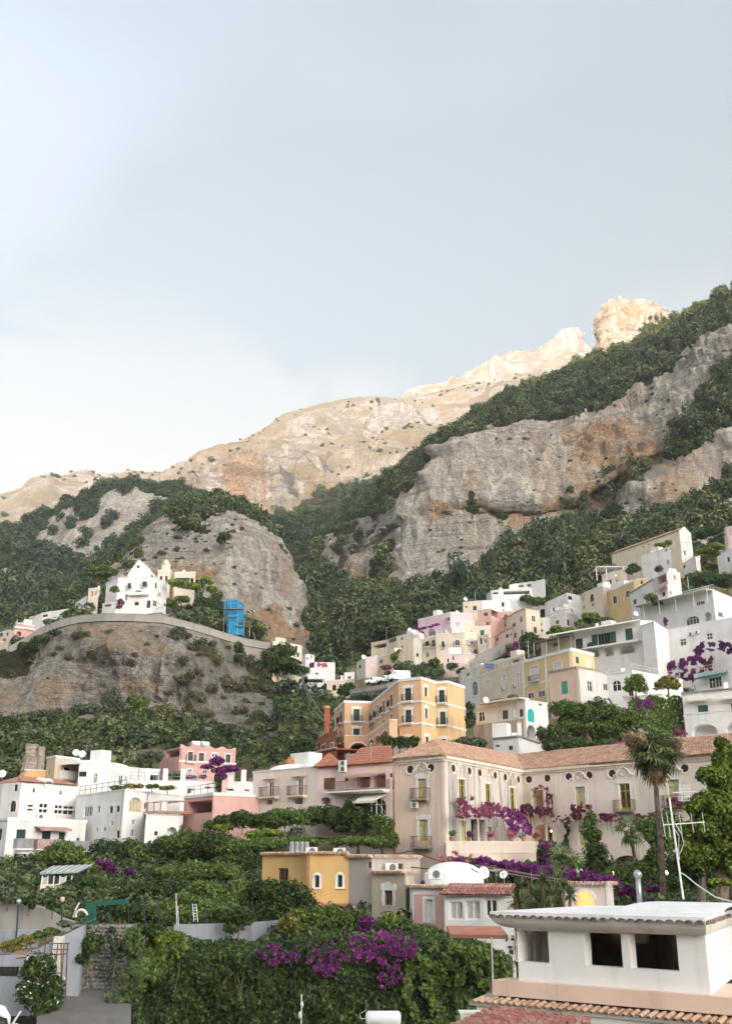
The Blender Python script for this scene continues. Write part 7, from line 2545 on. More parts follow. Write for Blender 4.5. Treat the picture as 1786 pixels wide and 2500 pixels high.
# rubble wall of single stones
sw = thing('stone_wall','dry rubble stone wall left of the ivy curtain','wall',P(245,2425,58))
mb = MB()
wl_ = [(172, 2258), (325, 2258), (318, 2425), (160, 2425)]
A,B,C,D = [P(x,y,58.6 + (0.9 if y < 2300 else 0)) for x,y in wl_]
mb.hexa([D,C,C + Vector((0,1.5,0)),D + Vector((0,1.5,0)),A,B,B + Vector((0,1.2,0)),A + Vector((0,1.2,0))])
mb.build('core',simple('dark_mortar',(0.13,0.12,0.105),0.95,0.3),sw)
STN = []
STM = plaster('rubble_stone',(0.27,0.26,0.24),(0.18,0.17,0.16),0.8)  # stone colour lowered to carry the foreground shade
for k in range(7):
  r_ = np.random.default_rng(900 + k)
  v, f = [], []
  rings = 4
  n = 7
  for j in range(rings + 1):
    th_ = math.pi * j / rings
    for i in range(n):
      ph = 2 * math.pi * i / n + 0.3 * j
      d = np.array((math.sin(th_) * math.cos(ph),math.cos(th_),math.sin(th_) * math.sin(ph)))
      d = np.sign(d) * np.abs(d) ** 0.7
      v.append(tuple(d * (0.85 + 0.3 * r_.random())))
  for j in range(rings):
    for i in range(n):
      f.append((j * n + i,j * n + (i + 1) % n,(j + 1) * n + (i + 1) % n,(j + 1) * n + i))
  me = bpy.data.meshes.new('stone')
  me.from_pydata(v, [], f)
  me.materials.append(STM)
  STN.append(me)
og = origin(sw)
rr = random.Random(4)
cnt = 0
nr = 18
for j in range(nr):
  fv = (j + 0.5) / nr
  nc = 16
  for i in range(nc):
    fu = (i + 0.5 + (0.5 if j % 2 else 0) + rr.uniform(-.22,.22)) / (nc + 0.5)
    if fu > 0.98 or cnt >= 300:
      continue
    a = D.lerp(C, fu).lerp(A.lerp(B, fu), fv)
    a = a + Vector((0,rr.uniform(-.08,.02),rr.uniform(-.03,.03)))
    o = link('stone', STN[rr.randrange(7)], sw, a - og)
    sx = (C - D).length / nc * rr.uniform(0.42, 0.62)
    sz = (A - D).length / nr * rr.uniform(0.45, 0.62)
    o.scale = (sx, 0.16 + rr.uniform(0, .05), sz)
    o.rotation_euler = (0,rr.uniform(-.35,.35),rr.uniform(-.2,.2))
    cnt += 1
# sprayed concrete apron
ap_rows = [[(90,2540,52),(320,2560,52)],[(120,2470,54.5),(300,2480,54.5)],[(150,2440,56.5),(305,2446,56.5)],[(160,2414,58.2),(310,2420,58.2)]]
structure(patch('concrete_apron',ap_rows,90,320,60,40,plaster('shaded_concrete',(0.17,0.16,0.15),(0.09,0.085,0.08),0.6),rock=0.05,scale=0.3,seed=131),'smooth grey concrete apron under the rubble wall')  # concrete colour darkened to put in the shade of the foreground
t,tp,zb = wall_from('retaining_wall','pale blue-grey retaining wall strip above the ivy curtain',[(425,2258),(500,2256),(555,2255),(620,2252),(700,2245)],68.5,2310,PLB)
# rusty stair frame
sf = thing('stair_frame','rusty open steel stair frame against the blue-grey wall','stairs',P(150,2400,55.5))
for k,(x0,y0,x1,y1) in enumerate(((112,2302,106,2352),(150,2302,150,2450),(166,2302,160,2440),(142,2305,138,2345),(157,2304,150,2400))):
  mb = MB()
  mb.tube([P(x0, y0, 55.6), P(x1, y1, 55.6)], 0.035, 5)
  mb.build('post', RUST, sf)
for k,(x0,y0,x1,y1) in enumerate(((40,2340,165,2328),(110,2304,170,2303),(130,2318,168,2318),(100,2378,150,2375),(60,2343,62,2365))):
  mb = MB()
  mb.tube([P(x0, y0, 55.5), P(x1, y1, 55.5)], 0.03, 5)
  mb.build('rail', RUST, sf)
# lamp posts, hoop, net fence, ladder
for x,y0,y1,Y,lb in ((46,2208,2290,62,'thin dark lamp post by the left ramp'),(152,2202,2252,66,'lamp post with pinkish globe beside the hoop pipe')):
  t = thing('lamp_post', lb, 'lamp post', P(x - 4, y1, Y))
  mb = MB()
  mb.tube([P(x - 6 if x < 100 else x - 1,y1,Y),P(x,y0,Y)],0.05,6)
  mb.build('post', DKGREEN, t)
  mb = MB()
  c = P(x, y0, Y)
  mb.lathe(c,[(0.06,-.02),(0.13,0.06),(0.16,0.16),(0.12,0.26),(0.03,0.3)],10)
  mb.build('globe',simple('frosted_globe',(0.62,0.42,0.36),0.4,0.1) if x > 100 else STEEL,t,True)
hp = thing('hoop_pipe','white bent hoop pipe at the top of the dirt ramp','pipe',P(190,2246,60))
mb = MB()
arc = [P(199 + 14 * math.cos(a),2237 - 16 * math.sin(a),60) for a in [math.pi * (1.05 - 1.0 * k / 10) for k in range(11)]]
mb.tube(arc, 0.07, 8)
mb.build('bend', GREYWHITE, hp)
mb = MB()
mb.tube([P(179,2240,60.2),P(184,2222,60.2),P(194,2204,60.2)],0.05,6)
mb.build('offcut', GREYWHITE, hp)
t = NT('green_mesh')
t.out((0.012, 0.10, 0.075), 0.7)
tr_ = t.n.new('ShaderNodeBsdfTransparent')
mx_ = t.n.new('ShaderNodeMixShader')
mx_.inputs[0].default_value = 0.35
t.l.new(t.b.outputs[0], mx_.inputs[1])
t.l.new(tr_.outputs[0], mx_.inputs[2])
t.l.new(mx_.outputs[0], t.n['Material Output'].inputs[0])
GNET = t.m
nf_ = thing('net_fence','dark green net fence above the rubble wall','fence',P(210,2262,60))
mb = MB()
mb.hexa([P(205,2262,60),P(235,2258,60.4),P(235,2258,60.45),P(205,2262,60.05),P(210,2205,60),P(236,2202,60.4),P(236,2202,60.45),P(210,2205,60.05)])
mb.build('net', GNET, nf_)
mb = MB()
mb.hexa([P(236,2212,60.6),P(316,2206,61.5),P(316,2206,61.55),P(236,2212,60.65),P(236,2200,60.6),P(316,2194,61.5),P(316,2194,61.55),P(236,2200,60.65)])
mb.build('net', GNET, nf_)
for x,y0,y1 in ((207,2262,2200),(272,2258,2202),(315,2258,2190),(355,2258,2205),(390,2258,2195),(432,2258,2180),(436,2258,2212),(467,2255,2205),(505,2255,2207)):
  mb = MB()
  mb.tube([P(x, y0, 61.5), P(x - 2, y1, 61.5)], 0.025, 5)
  mb.build('post',METALW if x in (432,436) else DKGREEN,nf_)
ld = thing('ladder','small aluminium ladder leaning in the left garden','ladder',P(476,2252,62))
for dx in (0, 9):
  mb = MB()
  mb.tube([P(474 + dx,2250,62),P(470 + dx,2207,63)],0.022,5)
  mb.build('stile', METALW, ld)
for k in range(6):
  mb = MB()
  y = 2244 - 7 * k
  mb.tube([P(473.5 - .6 * k,y,62.1 + .15 * k),P(482.5 - .6 * k,y,62.1 + .15 * k)],0.016,4)
  mb.build('rung', METALW, ld)
# motorcycle helmet-like dark vehicle nose at the corner: parked scooter
so = thing('scooter','white and black scooter nose at the bottom left corner','scooter',P(8,2500,40))
c = P(2, 2488, 40)
mb = MB()
mb.tube([c + Vector((-.6,0,0.2)),c + Vector((-.3,0,0.32)),c + Vector((0,0,0.25)),c + Vector((.25,0,0.02)),c + Vector((.32,0,-.2))],[0.1,0.2,0.2,0.12,0.05],10)
mb.build('shell', PLAST, so, True)
mb = MB()
mb.tube([c + Vector((-.6,-.1,-.35)),c + Vector((-.2,-.1,-.1)),c + Vector((.15,-.1,-.12)),c + Vector((.25,-.1,-.4))],[0.25,0.28,0.2,0.12],10)
mb.build('fairing',simple('black_plastic',(0.02,0.02,0.02),0.4,0.1),so,True)
mb = MB()
mb.tube([c + Vector((.35,0,-.3)),c + Vector((.5,0,-.05)),c + Vector((.68,0,0.25))],0.035,6)
mb.tube([c + Vector((.45,0,-.12)),c + Vector((.75,0,-.2))],0.02,6)
mb.build('fork', METALW, so)
# ------------------------------------------------------------------ bed the slopes under the houses, then grow the scrub
SB = np.array(HB)
GX0, GY0, GC = -260.0, 40.0, 2.0
gx,gy = np.meshgrid(np.arange(GX0,300,GC),np.arange(GY0,420,GC),indexing='ij')
LIM = np.full(gx.shape,1e9)          # highest ground allowed by the houses standing near
CLR = np.ones(gx.shape)               # 0 in front of and inside houses
for k in range(0, len(SB), 40):
  b_ = SB[k:k + 40]
  d = np.sqrt((gx[...,None] - b_[:,0]) ** 2 + (gy[...,None] - b_[:,1]) ** 2)
  LIM = np.minimum(LIM,(b_[:,2] - 0.3 + np.maximum(0,d - 3.0) * 0.9).min(-1))
  fr = b_[b_[:, 3] > 0]
  if len(fr):
    ang = np.abs(gx[...,None] / gy[...,None] - fr[:,0] / fr[:,1]) * fr[:,1]
    sight = (ang < 2.0) & (gy[...,None] < fr[:,1]) & (gy[...,None] > fr[:,1] - 45)
    LIM = np.minimum(LIM,np.where(sight,fr[:,2] * gy[...,None] / fr[:,1] - 0.4,1e9).min(-1))
  dx = np.abs(gx[..., None] - b_[:, 0])
  dy = b_[:, 1] - gy[..., None]
  CLR[((dx < 3.0) & (dy < 9.0) & (dy > -5)).any(-1)] = 0
def grid_at(G, v, out):
  i = np.round((v[..., 0] - GX0) / GC).astype(int)
  j = np.round((v[..., 1] - GY0) / GC).astype(int)
  ok = (i >= 0) & (j >= 0) & (i < G.shape[0]) & (j < G.shape[1])
  r = np.full(v.shape[:-1], float(out))
  r[ok] = G[i[ok], j[ok]]
  return r
def settle(pt):
  o, V, N, fo = pt
  V[..., 2] = np.minimum(V[..., 2], grid_at(LIM, V, 1e9))
  o.data.vertices.foreach_set('co',V.reshape(-1,3).astype(np.float32).ravel())
  o.data.update()
for pt in (GORGE, CLIFF, KNOLL, ROADCLIFF, LSLOPE, HSLOPE):
  settle(pt)
def clear_of_houses(a, px, py):
  return grid_at(CLR, a, 1.0)
scatter_on(CLIFF,'cliff_forest',C_FOREST,0.055,4.2,'dense evergreen wood on the crest and foot of the cliff',1,1.05,keep=clear_of_houses)
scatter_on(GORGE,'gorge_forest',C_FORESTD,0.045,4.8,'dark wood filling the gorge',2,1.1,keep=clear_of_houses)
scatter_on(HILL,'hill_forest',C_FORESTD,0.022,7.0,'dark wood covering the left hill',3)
scatter_on(KNOLL,'knoll_forest',C_FOREST,0.075,3.4,'trees and bushes on the knoll',4,1.1,keep=clear_of_houses)
scatter_on(CLIFF,'mixed_cliff_wood',C_MIX,0.012,4.6,'paler broadleaf trees mixed into the cliff wood',31,1.1,keep=clear_of_houses)
scatter_on(CLIFF,'cliff_conifers',C_FORESTD,0.003,3.6,'tall dark conifers mixed into the cliff wood',32,2.1,keep=clear_of_houses)
scatter_on(GORGE,'mixed_gorge_wood',C_FOREST,0.010,5.2,'lighter trees mixed into the gorge wood',33,1.2,keep=clear_of_houses)
scatter_on(HILL,'mixed_hill_wood',C_FOREST,0.005,7.5,'lighter trees mixed into the left hill wood',34,1.1)
scatter_on(KNOLL,'mixed_knoll_wood',C_MIX,0.014,3.2,'paler bushes mixed among the knoll trees',35,1.0,keep=clear_of_houses)
scatter_on(LSLOPE,'mixed_slope_scrub',C_MIX,0.035,2.3,'olive and dry bushes on the slope behind the white houses',36,0.9,keep=clear_of_houses)
scatter_on(HSLOPE,'mixed_village_scrub',C_BRIGHT,0.06,1.2,'bright low growth between the village houses',37,0.8,keep=clear_of_houses)
scatter_on(ROADCLIFF,'cliff_scrub',C_SCRUB,0.17,1.9,'scrub growing on the cliff below the road',5,0.9)
scatter_on(LSLOPE,'slope_scrub',C_FOREST,0.10,2.4,'bushes on the slope behind the white houses',6,1.0,keep=clear_of_houses)
scatter_on(HSLOPE,'village_scrub',C_FOREST,0.22,1.5,'bushes growing between the houses',7,1.0,keep=clear_of_houses)
def garden_zone(a, px, py):
  z_ = ((px > -150) & (px < 640) & (py > 2085) & (py < 2262)) | ((px > 380) & (px < 960) & (py > 2000) & (py < 2085)) | ((px > 640) & (px < 900) & (py > 2200)) | ((px > 1300) & (px < 1786) & (py > 2080)) | ((px > 900) & (px < 1250) & (py > 2262))
  return z_ * 1.0
for k_,(c_,dn_,sz_,lb_) in enumerate(((C_FOREST,0.55,1.15,'dark undergrowth filling the garden terraces'),(C_BRIGHT,0.22,0.8,'bright undergrowth in the garden terraces'))):
  for nm_, pt_ in (('garden', GARDEN), ('lower', LSLOPE)):
    scatter_on((pt_[0],pt_[1],pt_[2],np.ones_like(pt_[3])),nm_ + '_undergrowth',c_,dn_,sz_,lb_ + (' nearest the viewer' if nm_ == 'garden' else ' under the white houses'),60 + k_ * 2 + len(nm_),0.9,keep=garden_zone)
scatter_on(RIDGE,'ridge_scrub',C_FORESTD,0.012,7.5,'trees at the foot of the sunlit ridge',8)
# small tufts rooted in cracks of the bare faces
for pt,nm,den,sz,sd_,lb in ((CLIFF,'cliff_tufts',0.012,1.5,21,'tufts of scrub rooted in the cliff face'),(KNOLL,'knoll_tufts',0.014,1.3,22,'tufts of scrub on the knoll face'),
                (ROADCLIFF,'road_cliff_tufts',0.03,0.9,23,'tufts of scrub on the road cliff'),(RIDGE,'ridge_tufts',0.0016,4.0,24,'scattered bushes on the mountain ridge')):
  o_, V_, N_, f_ = pt
  g_ = np.where(f_ < 0.5,1.0,0.0) * (np.clip(fbm(V_ / (30 if nm != 'ridge_tufts' else 120),3,sd_) * 3 + 0.25,0,2))
  scatter_on((o_,V_,N_,g_),nm,C_SCRUB if nm != 'ridge_tufts' else C_FOREST,den,sz,lb,sd_,0.8)
PI_V, PI_f = PINN[1], PINN[3]
scatter_on(PINN,'pinnacle_scrub',C_FOREST,0.05,3.0,'bushes on the rock pinnacle',26)
# ------------------------------------------------------------------ single trees, bushes, creepers
G_DARK = leafmat('dark_garden_leaves',(0.030,0.055,0.020),(0.080,0.125,0.040),nscale=0.9)
G_MID = leafmat('garden_leaves',(0.055,0.100,0.026),(0.150,0.220,0.058),nscale=0.9)
G_LIME = leafmat('lime_leaves',(0.10,0.16,0.02),(0.22,0.30,0.045),nscale=0.9)
G_OLIVE = leafmat('olive_leaves',(0.07,0.09,0.055),(0.15,0.18,0.11),nscale=0.9)
G_YEL = leafmat('yellowing_leaves',(0.12,0.13,0.03),(0.24,0.22,0.06),nscale=0.9)
G_IVY = leafmat('ivy_leaves',(0.026,0.050,0.018),(0.085,0.130,0.036),nscale=0.7)
G_PINE = leafmat('pine_needles',(0.06,0.10,0.018),(0.17,0.24,0.04),nscale=0.7)
BOUG = leafmat('purple_bracts',(0.075,0.018,0.078),(0.26,0.05,0.235),transl=0.3,nscale=1.2)
BOUGR = leafmat('faded_wine_bracts',(0.13,0.035,0.06),(0.30,0.09,0.15),dry=(0.22,0.12,0.08),transl=0.25,nscale=1.0)
WFL = leafmat('white_blossom',(0.5,0.48,0.42),(0.75,0.73,0.68),nscale=3)
PKFL = leafmat('pink_blossom',(0.45,0.10,0.16),(0.65,0.2,0.3),nscale=3)
FROND = leafmat('palm_fronds',(0.06,0.095,0.035),(0.16,0.20,0.085),nscale=0.8)
DRYF = leafmat('dry_fronds',(0.26,0.18,0.11),(0.46,0.34,0.21),nscale=1.5)
def sublobes(lobes, seed, k=10, f=0.5):
  r = np.random.default_rng(seed)
  out = []
  for (c, rad) in lobes:
    out.append((tuple(c), tuple(x * 0.72 for x in rad)))
    for i in range(k):
      d = r.normal(size=3)
      d /= np.linalg.norm(d)
      if d[2] < -0.4:
        d[2] *= -0.5
      s = f * (0.65 + 0.6 * r.random())
      out.append((tuple(np.array(c) + d * np.array(rad) * (0.95 - s * 0.6)),tuple(x * s for x in rad)))
  return out
def foliage(lobes,Y,seed,dens=1.0,leaf=None,cap=9000,droop=0.0,shell=0.5,up=0.35):
  leaf = leaf or max(0.09, Y * 0.00145)
  sl = sublobes(lobes, seed)
  area = sum(4 * math.pi * ((a * b) ** 1.6 / 3 + (a * c) ** 1.6 / 3 + (b * c) ** 1.6 / 3) ** (1 / 1.6) for _,(a,b,c) in sl)
  n = int(min(cap,dens * 1.25 * area * 0.55 / (leaf * leaf * 1.1)))
  return leaf_cloud(max(60,n),sl,leaf,up=up,seed=seed,shell=shell,droop=droop)
_pk = [0]
def plant(name,label,cat,lobes,Y,mat,base=None,trunk=0.0,dens=1.0,group=None,leaf=None,depthf=0.8,droop=0.0,extra=None,lean=0.0,cap=9000):
  """lobes: (px, py, rx, ry) as surveyed; real radii follow from the distance"""
  _pk[0] += 1
  sd = 1000 + _pk[0]
  L = []
  r = random.Random(sd)
  for (px, py, rx, ry) in lobes:
    c = P(px, py, Y + r.uniform(-0.3, 0.3) * rx * Y / F)
    L.append((tuple(c),(rx * Y / F,rx * Y / F * depthf,ry * Y / F)))
  bx = sum(l[0] for l in lobes) / len(lobes)
  by = base if (base and trunk) else max(l[1] + l[3] * 0.9 for l in lobes)
  b = P(bx, by, Y)
  t = thing(name, label, cat, b, group)
  v,q = foliage(L,Y,sd,dens,leaf,cap=cap,droop=droop)
  o = link('crown' if trunk else 'foliage',np_mesh('foliage',v - np.array(b),q,mat),t)
  if extra:
    v,q = foliage([(c,tuple(x * 1.04 for x in rd)) for c,rd in L],Y,sd + 5,extra[1],leaf,cap=cap,shell=0.85)
    link('blossom',np_mesh('blossom',v - np.array(b),q,extra[0]),t)
  mb = MB()
  rt = trunk if trunk else 0.05
  top = Vector(L[0][0])
  mb.tube([b - Vector((0,0,0.4)),b.lerp(top,0.35) + Vector((0.1 * rt * 4,0,0)),b.lerp(top,0.8)],[rt * 1.25,rt,rt * 0.65],7)
  for (c, rad) in L:
    c = Vector(c)
    mb.tube([b.lerp(top,0.55),b.lerp(top,0.7).lerp(c,0.5),c + Vector((0,0,rad[2] * 0.3))],[rt * 0.7,rt * 0.5,rt * 0.2],5)
  mb.build('trunk' if trunk else 'stem', M_WOOD, t)
  return t
def leaf_sheet(name,label,cat,poly,Yf,mat,n,leaf,bulge=0.5,bs=2.0,group=None,edge=6,droop=0.35,back=None,seed=None,parent=None,thick=0.25,lumps=None):
  """leaves clinging to or hanging over a surface, inside a surveyed outline"""
  _pk[0] += 1
  sd = seed or 3000 + _pk[0]
  r = np.random.default_rng(sd)
  pl = np.array(poly, float)
  x0,y0,x1,y1 = pl[:,0].min(),pl[:,1].min(),pl[:,0].max(),pl[:,1].max()
  px = r.uniform(x0 - edge, x1 + edge, n * 3)
  py = r.uniform(y0 - edge, y1 + edge, n * 3)
  jn = np.stack([px / 14.0,py / 14.0,np.full_like(px,sd * 0.37)],1)
  ok = inside(px + fbm(jn,3,sd) * edge * 2,py + fbm(jn + 40,3,sd + 1) * edge * 2,poly)
  if lumps:
    ok &= fbm(np.stack([px / lumps[0],py / lumps[0],np.full_like(px,sd * 0.11)],1),3,sd + 7) > lumps[1]
  px, py = px[ok][:n], py[ok][:n]
  m = len(px)
  if m < 3:
    return None
  Y = np.array([Yf(a,b) for a,b in zip(px,py)]) if callable(Yf) else np.full(m,float(Yf))
  X = (px - CX) / F
  Yc = (CY - py) / F
  dy, dz = CT - ST * Yc, ST + CT * Yc
  p = np.stack([X * Y / dy, Y, dz * Y / dy], 1)
  bl = fbm(p / bs, 3, sd + 3)
  p[:,1] -= np.clip(bl * 1.6 + 0.45,0,2) * bulge + r.random(m) * thick
  nrm = np.stack([fbm(p / bs + 9,2,sd + 4) * 1.4,np.full(m,-1.0),0.35 + bl * 0.8],1) + r.normal(size=(m,3)) * 0.45
  nrm /= np.linalg.norm(nrm, axis=1, keepdims=True)
  a = np.cross(nrm, r.normal(size=(m, 3)))
  a /= np.linalg.norm(a, axis=1, keepdims=True)
  a = a * (1 - droop) + np.array((0, 0, -1.0)) * droop
  a /= np.linalg.norm(a, axis=1, keepdims=True)
  b = np.cross(nrm, a)
  s = (leaf * (0.7 + 0.6 * r.random(m)))[:, None]
  v = np.stack([p - a * s,p - b * s * 0.6 + nrm * s * 0.2,p + a * s,p + b * s * 0.6 + nrm * s * 0.2],1).reshape(-1,3)
  q = np.arange(m * 4).reshape(m, 4)
  me = np_mesh('leaves',v - np.array(origin(parent) if parent else p.mean(0)),q,mat)
  if parent is not None:
    return link('leaves', me, parent)
  t = thing(name, label, cat, tuple(p.mean(0)), group)
  link('leaves', me, t)
  if back:
    mb = MB()
    for k in range(back):
      i = r.integers(0, m)
      j = r.integers(0, m)
      A,B = Vector(p[i]),Vector(p[i]) + Vector((r.normal() * 0.4,0.1,-1.0 - r.random()))
      mb.tube([A,A.lerp(B,.5) + Vector((r.normal() * .1,0.05,0)),B],0.025,4)
    mb.build('stems', M_WOOD, t)['kind'] = 'stuff'
  return t
def on(W, out=0.1):
  def f(px, py):
    r_ = Vector(ray(px, py))
    k = (W.A + W.n * out).dot(W.n) / r_.dot(W.n)
    return r_.y * k
  return f
# --- ivy curtain over the big retaining wall
rw = thing('retaining_wall','tall dark retaining wall behind the ivy curtain','wall',P(770,2560,63))
mb = MB()
a, b = P(305, 2305, 63.4), P(1250, 2335, 63.0)
mb.hexa([Vector((a.x,63.4,-15.9)),Vector((b.x,63,-15.9)),Vector((b.x,64,-15.9)),Vector((a.x,64.4,-15.9)),a,b,b + Vector((0,1,0)),a + Vector((0,1,0))])
mb.build('masonry',plaster('dark_masonry',(0.14,0.13,0.11),(0.07,0.07,0.06),0.7),rw)
ivy = leaf_sheet('ivy','dense ivy curtain covering the tall retaining wall','ivy',[(300,2330),(330,2305),(420,2285),(520,2292),(640,2290),(760,2280),(900,2275),(1010,2268),(1100,2270),(1180,2300),(1235,2330),(1245,2560),(270,2560),(285,2480),(310,2420),(318,2370),(310,2345)],
        lambda x,y: 62.6 - max(0,(2330 - y)) * -0.03,G_IVY,30000,0.115,1.0,2.2,back=40,edge=7,thick=0.5)
leaf_sheet('ivy','ivy fall coloured as sunlit at the left end of the wall curtain','ivy',[(310,2345),(345,2300),(430,2272),(470,2290),(450,2330),(400,2370),(345,2420),(318,2460),(300,2420)],61.9,G_MID,3600,0.115,0.9,1.6,edge=8,thick=0.4)  # lighter leaf colour paints in the sunlit part of the ivy
leaf_sheet('ivy','glossy ivy field on the wall left of the near white house','ivy',[(1000,2320),(1100,2290),(1200,2310),(1236,2350),(1236,2500),(1020,2500),(980,2420)],61.6,G_MID,3600,0.10,0.7,1.6,edge=10,thick=0.3,lumps=(22,0.02))
for k,(pl,n,lb) in enumerate((([(700,2330),(760,2300),(830,2290),(905,2285),(900,2340),(830,2350),(800,2385),(770,2370),(760,2350)],1300,'purple bougainvillea on the middle of the ivy curtain'),
                ([(900,2300),(935,2275),(1000,2280),(1030,2310),(1000,2345),(960,2330),(930,2350),(890,2340)],1500,'brightest purple bougainvillea at the top of the ivy curtain'),
                ([(925,2365),(975,2345),(985,2375),(945,2410),(928,2400)],420,'small hanging purple bougainvillea tip low on the ivy'),
                ([(620,2325),(660,2300),(720,2310),(735,2340),(700,2355),(640,2350)],420,'sparse purple bougainvillea left on the ivy curtain'),
                ([(760,2360),(800,2340),(830,2360),(810,2400),(785,2385)],320,'dark purple bougainvillea tuft below the middle one'))):
  leaf_sheet('bougainvillea',lb,'bougainvillea',pl,61.2,BOUG,n,0.085,0.7,1.4,'bougainvillea in flower',edge=12,thick=0.8,lumps=(11,-0.02))
plant('bougainvillea','round purple bougainvillea ball standing above the ivy','bougainvillea',[(897,2255,22,19),(890,2275,12,12)],64,BOUG,2300,group='bougainvillea in flower',leaf=0.1)
leaf_sheet('ivy','ivy trailing over the right edge of the rubble wall','ivy',[(306,2266),(350,2262),(352,2440),(345,2560),(285,2560),(292,2450),(305,2400),(312,2340)],57.2,G_DARK,2600,0.10,0.6,1.4,edge=7,thick=0.4)
leaf_sheet('creeper','weedy creeper at the corner of the concrete apron','creeper',[(255,2415),(300,2420),(300,2460),(270,2450)],56.5,G_OLIVE,420,0.09,0.3,1.2,edge=6)
# --- left gardens
BG = 'garden bushes on the left terraces'
TG = 'garden trees'
for lb, lob, Y, m, base, tr in (
  ('round green tree in front of the grey balcony on the left',[(150,2088,42,30),(115,2095,26,24),(185,2095,24,24)],112,G_MID,2140,0.15),
  ('dark tree right of the teal-shuttered house',[(270,2078,36,32),(250,2100,26,24),(295,2095,24,26)],113,G_DARK,2135,0.15),
  ('small green tree under the arched-window house',[(335,2085,26,30),(360,2095,24,26)],113,G_MID,2130,0.1),
  ('dark evergreen with round crown before the loggia house',[(868,1985,34,34),(880,2010,36,28)],110,G_DARK,2080,0.15),
  ('bushy tree right of the round evergreen against the villa',[(925,2020,34,34),(945,2050,26,30)],108,G_MID,2090,0.15),
  ('big dark green tree left of the orange house',[(680,2185,62,48),(630,2200,46,42),(730,2205,42,40),(690,2225,60,30)],72,G_DARK,2275,0.2),
):
  plant('garden_tree',lb,'tree',lob,Y,m,base,tr,group=TG)
for lb, lob, Y, m, base in (
  ('yellow-green bush between dark tree and greenhouse',[(212,2108,18,14),(225,2120,16,14)],108,G_LIME,2135),
  ('creeper mound hanging under the white annex',[(420,2062,48,26),(470,2055,44,30),(440,2085,50,24)],112,G_MID,2115),
  ('trailing dark creeper mound left of the lime bush',[(520,2060,46,34),(500,2085,44,26),(545,2080,34,30)],111,G_DARK,2115),
  ('bright lime bush in the middle of the left gardens',[(548,2022,26,14)],112,G_LIME,2045),
  ('hedge of mixed green right of the pink wall',[(590,2005,50,24),(545,2010,46,20),(640,2005,40,22)],113,G_DARK,2045),
  ('tall green hedge below the two balcony doors',[(690,2000,46,26),(750,1998,46,28),(650,2015,36,22)],112,G_MID,2050),
  ('dense green hedge below the left loggia arch',[(800,1995,40,26),(835,2015,36,26)],111,G_DARK,2050),
  ('pale olive bush below the hedges',[(728,2038,22,22)],109,G_OLIVE,2070),
  ('lime bush at the left of the pale olive one',[(660,2035,34,14),(625,2042,28,14)],109,G_LIME,2062),
  ('long low green hedge above the orange house roof',[(640,2062,60,20),(740,2060,60,18),(850,2055,60,16),(920,2058,40,16),(580,2070,50,22)],106,G_MID,2090),
  ('dark undergrowth left of the orange house',[(600,2105,36,26),(560,2110,40,26)],100,G_DARK,2140),
  ('leafy vine mass over the left pergola',[(420,2135,50,22),(480,2130,50,24),(545,2135,46,24)],96,G_MID,2165),
  ('broad dark bush row behind the net fence',[(350,2180,52,28),(430,2175,50,30),(300,2195,34,24)],80,G_DARK,2225),
  ('leafy bush row under the vines',[(510,2180,50,30),(580,2185,44,34),(460,2200,40,26)],78,G_MID,2230),
  ('green bushes behind the ladder',[(480,2220,46,28),(540,2222,44,30),(420,2225,40,24)],70,G_MID,2262),
  ('dark bushes behind the green net',[(290,2225,34,24),(350,2232,36,24),(245,2232,20,20)],66,G_DARK,2262),
  ('agave-grey bush beside the hoop pipe',[(255,2246,18,12)],62,G_OLIVE,2262),
  ('creeper heap at the corner of the blue-grey strip',[(590,2240,36,26),(570,2265,22,20)],67,G_DARK,2290),
  ('glossy citrus hedge in front of the orange house',[(740,2250,46,30),(800,2245,46,32),(855,2245,32,26),(770,2275,70,20)],67,G_MID,2300),
  ('yellow-spotted bush at the left of the citrus hedge',[(705,2255,26,26)],66.5,G_YEL,2290),
  ('low green bushes under the taupe house',[(960,2262,50,16),(1020,2268,40,14),(900,2270,36,14)],66,G_MID,2295),
  ('green bush row between the ivy and the near white house',[(1180,2330,40,26),(1215,2370,30,40)],58,G_MID,2420),
  ('ferny bush against the tan rubble wall',[(195,2175,22,30),(225,2165,24,26),(205,2205,20,20)],90,G_DARK,2225),
  ('brown-green bush hanging on the concrete wall at the left edge',[(20,2190,26,22)],73,G_OLIVE,2225),
  ('small dark bush on the streaked concrete wall',[(78,2205,14,18),(60,2200,12,12)],73,G_DARK,2235),
  ('upright dark bush beside the pinkish lamp',[(128,2212,14,18)],72,G_DARK,2240),
  ('weedy grass clump on the dirt ramp',[(120,2275,22,12),(95,2285,18,10)],60,G_MID,2296),
  ('tall weeds at the foot of the left lamp post',[(60,2300,30,14),(25,2315,26,14)],59,G_YEL,2330),
  ('weeds with white flowers by the hoop pipe',[(160,2258,20,8),(200,2245,10,6)],60,G_OLIVE,2268),
  ('creeper patch hanging in the middle of the rubble wall',[(225,2310,30,26),(205,2340,22,18)],57.2,G_DARK,2350),
  ('creeper tuft on the right side of the rubble wall',[(285,2320,18,28),(268,2285,14,20),(275,2370,20,24)],57.4,G_OLIVE,2400),
  ('leafy tuft on top of the rubble wall',[(370,2275,36,16),(330,2270,22,12)],61,G_DARK,2300),
  ('pale green bush on the ivy wall top',[(405,2290,40,16)],61.5,G_LIME,2312),
):
  plant('bush', lb, 'bush', lob, Y, m, base, group=BG)
plant('bush','white-flowered bush in front of the rusty stair frame','bush',[(95,2380,40,45),(75,2430,32,40),(125,2420,28,45),(110,2460,34,30)],54.5,G_DARK,2500,group=BG,extra=(WFL,0.05))
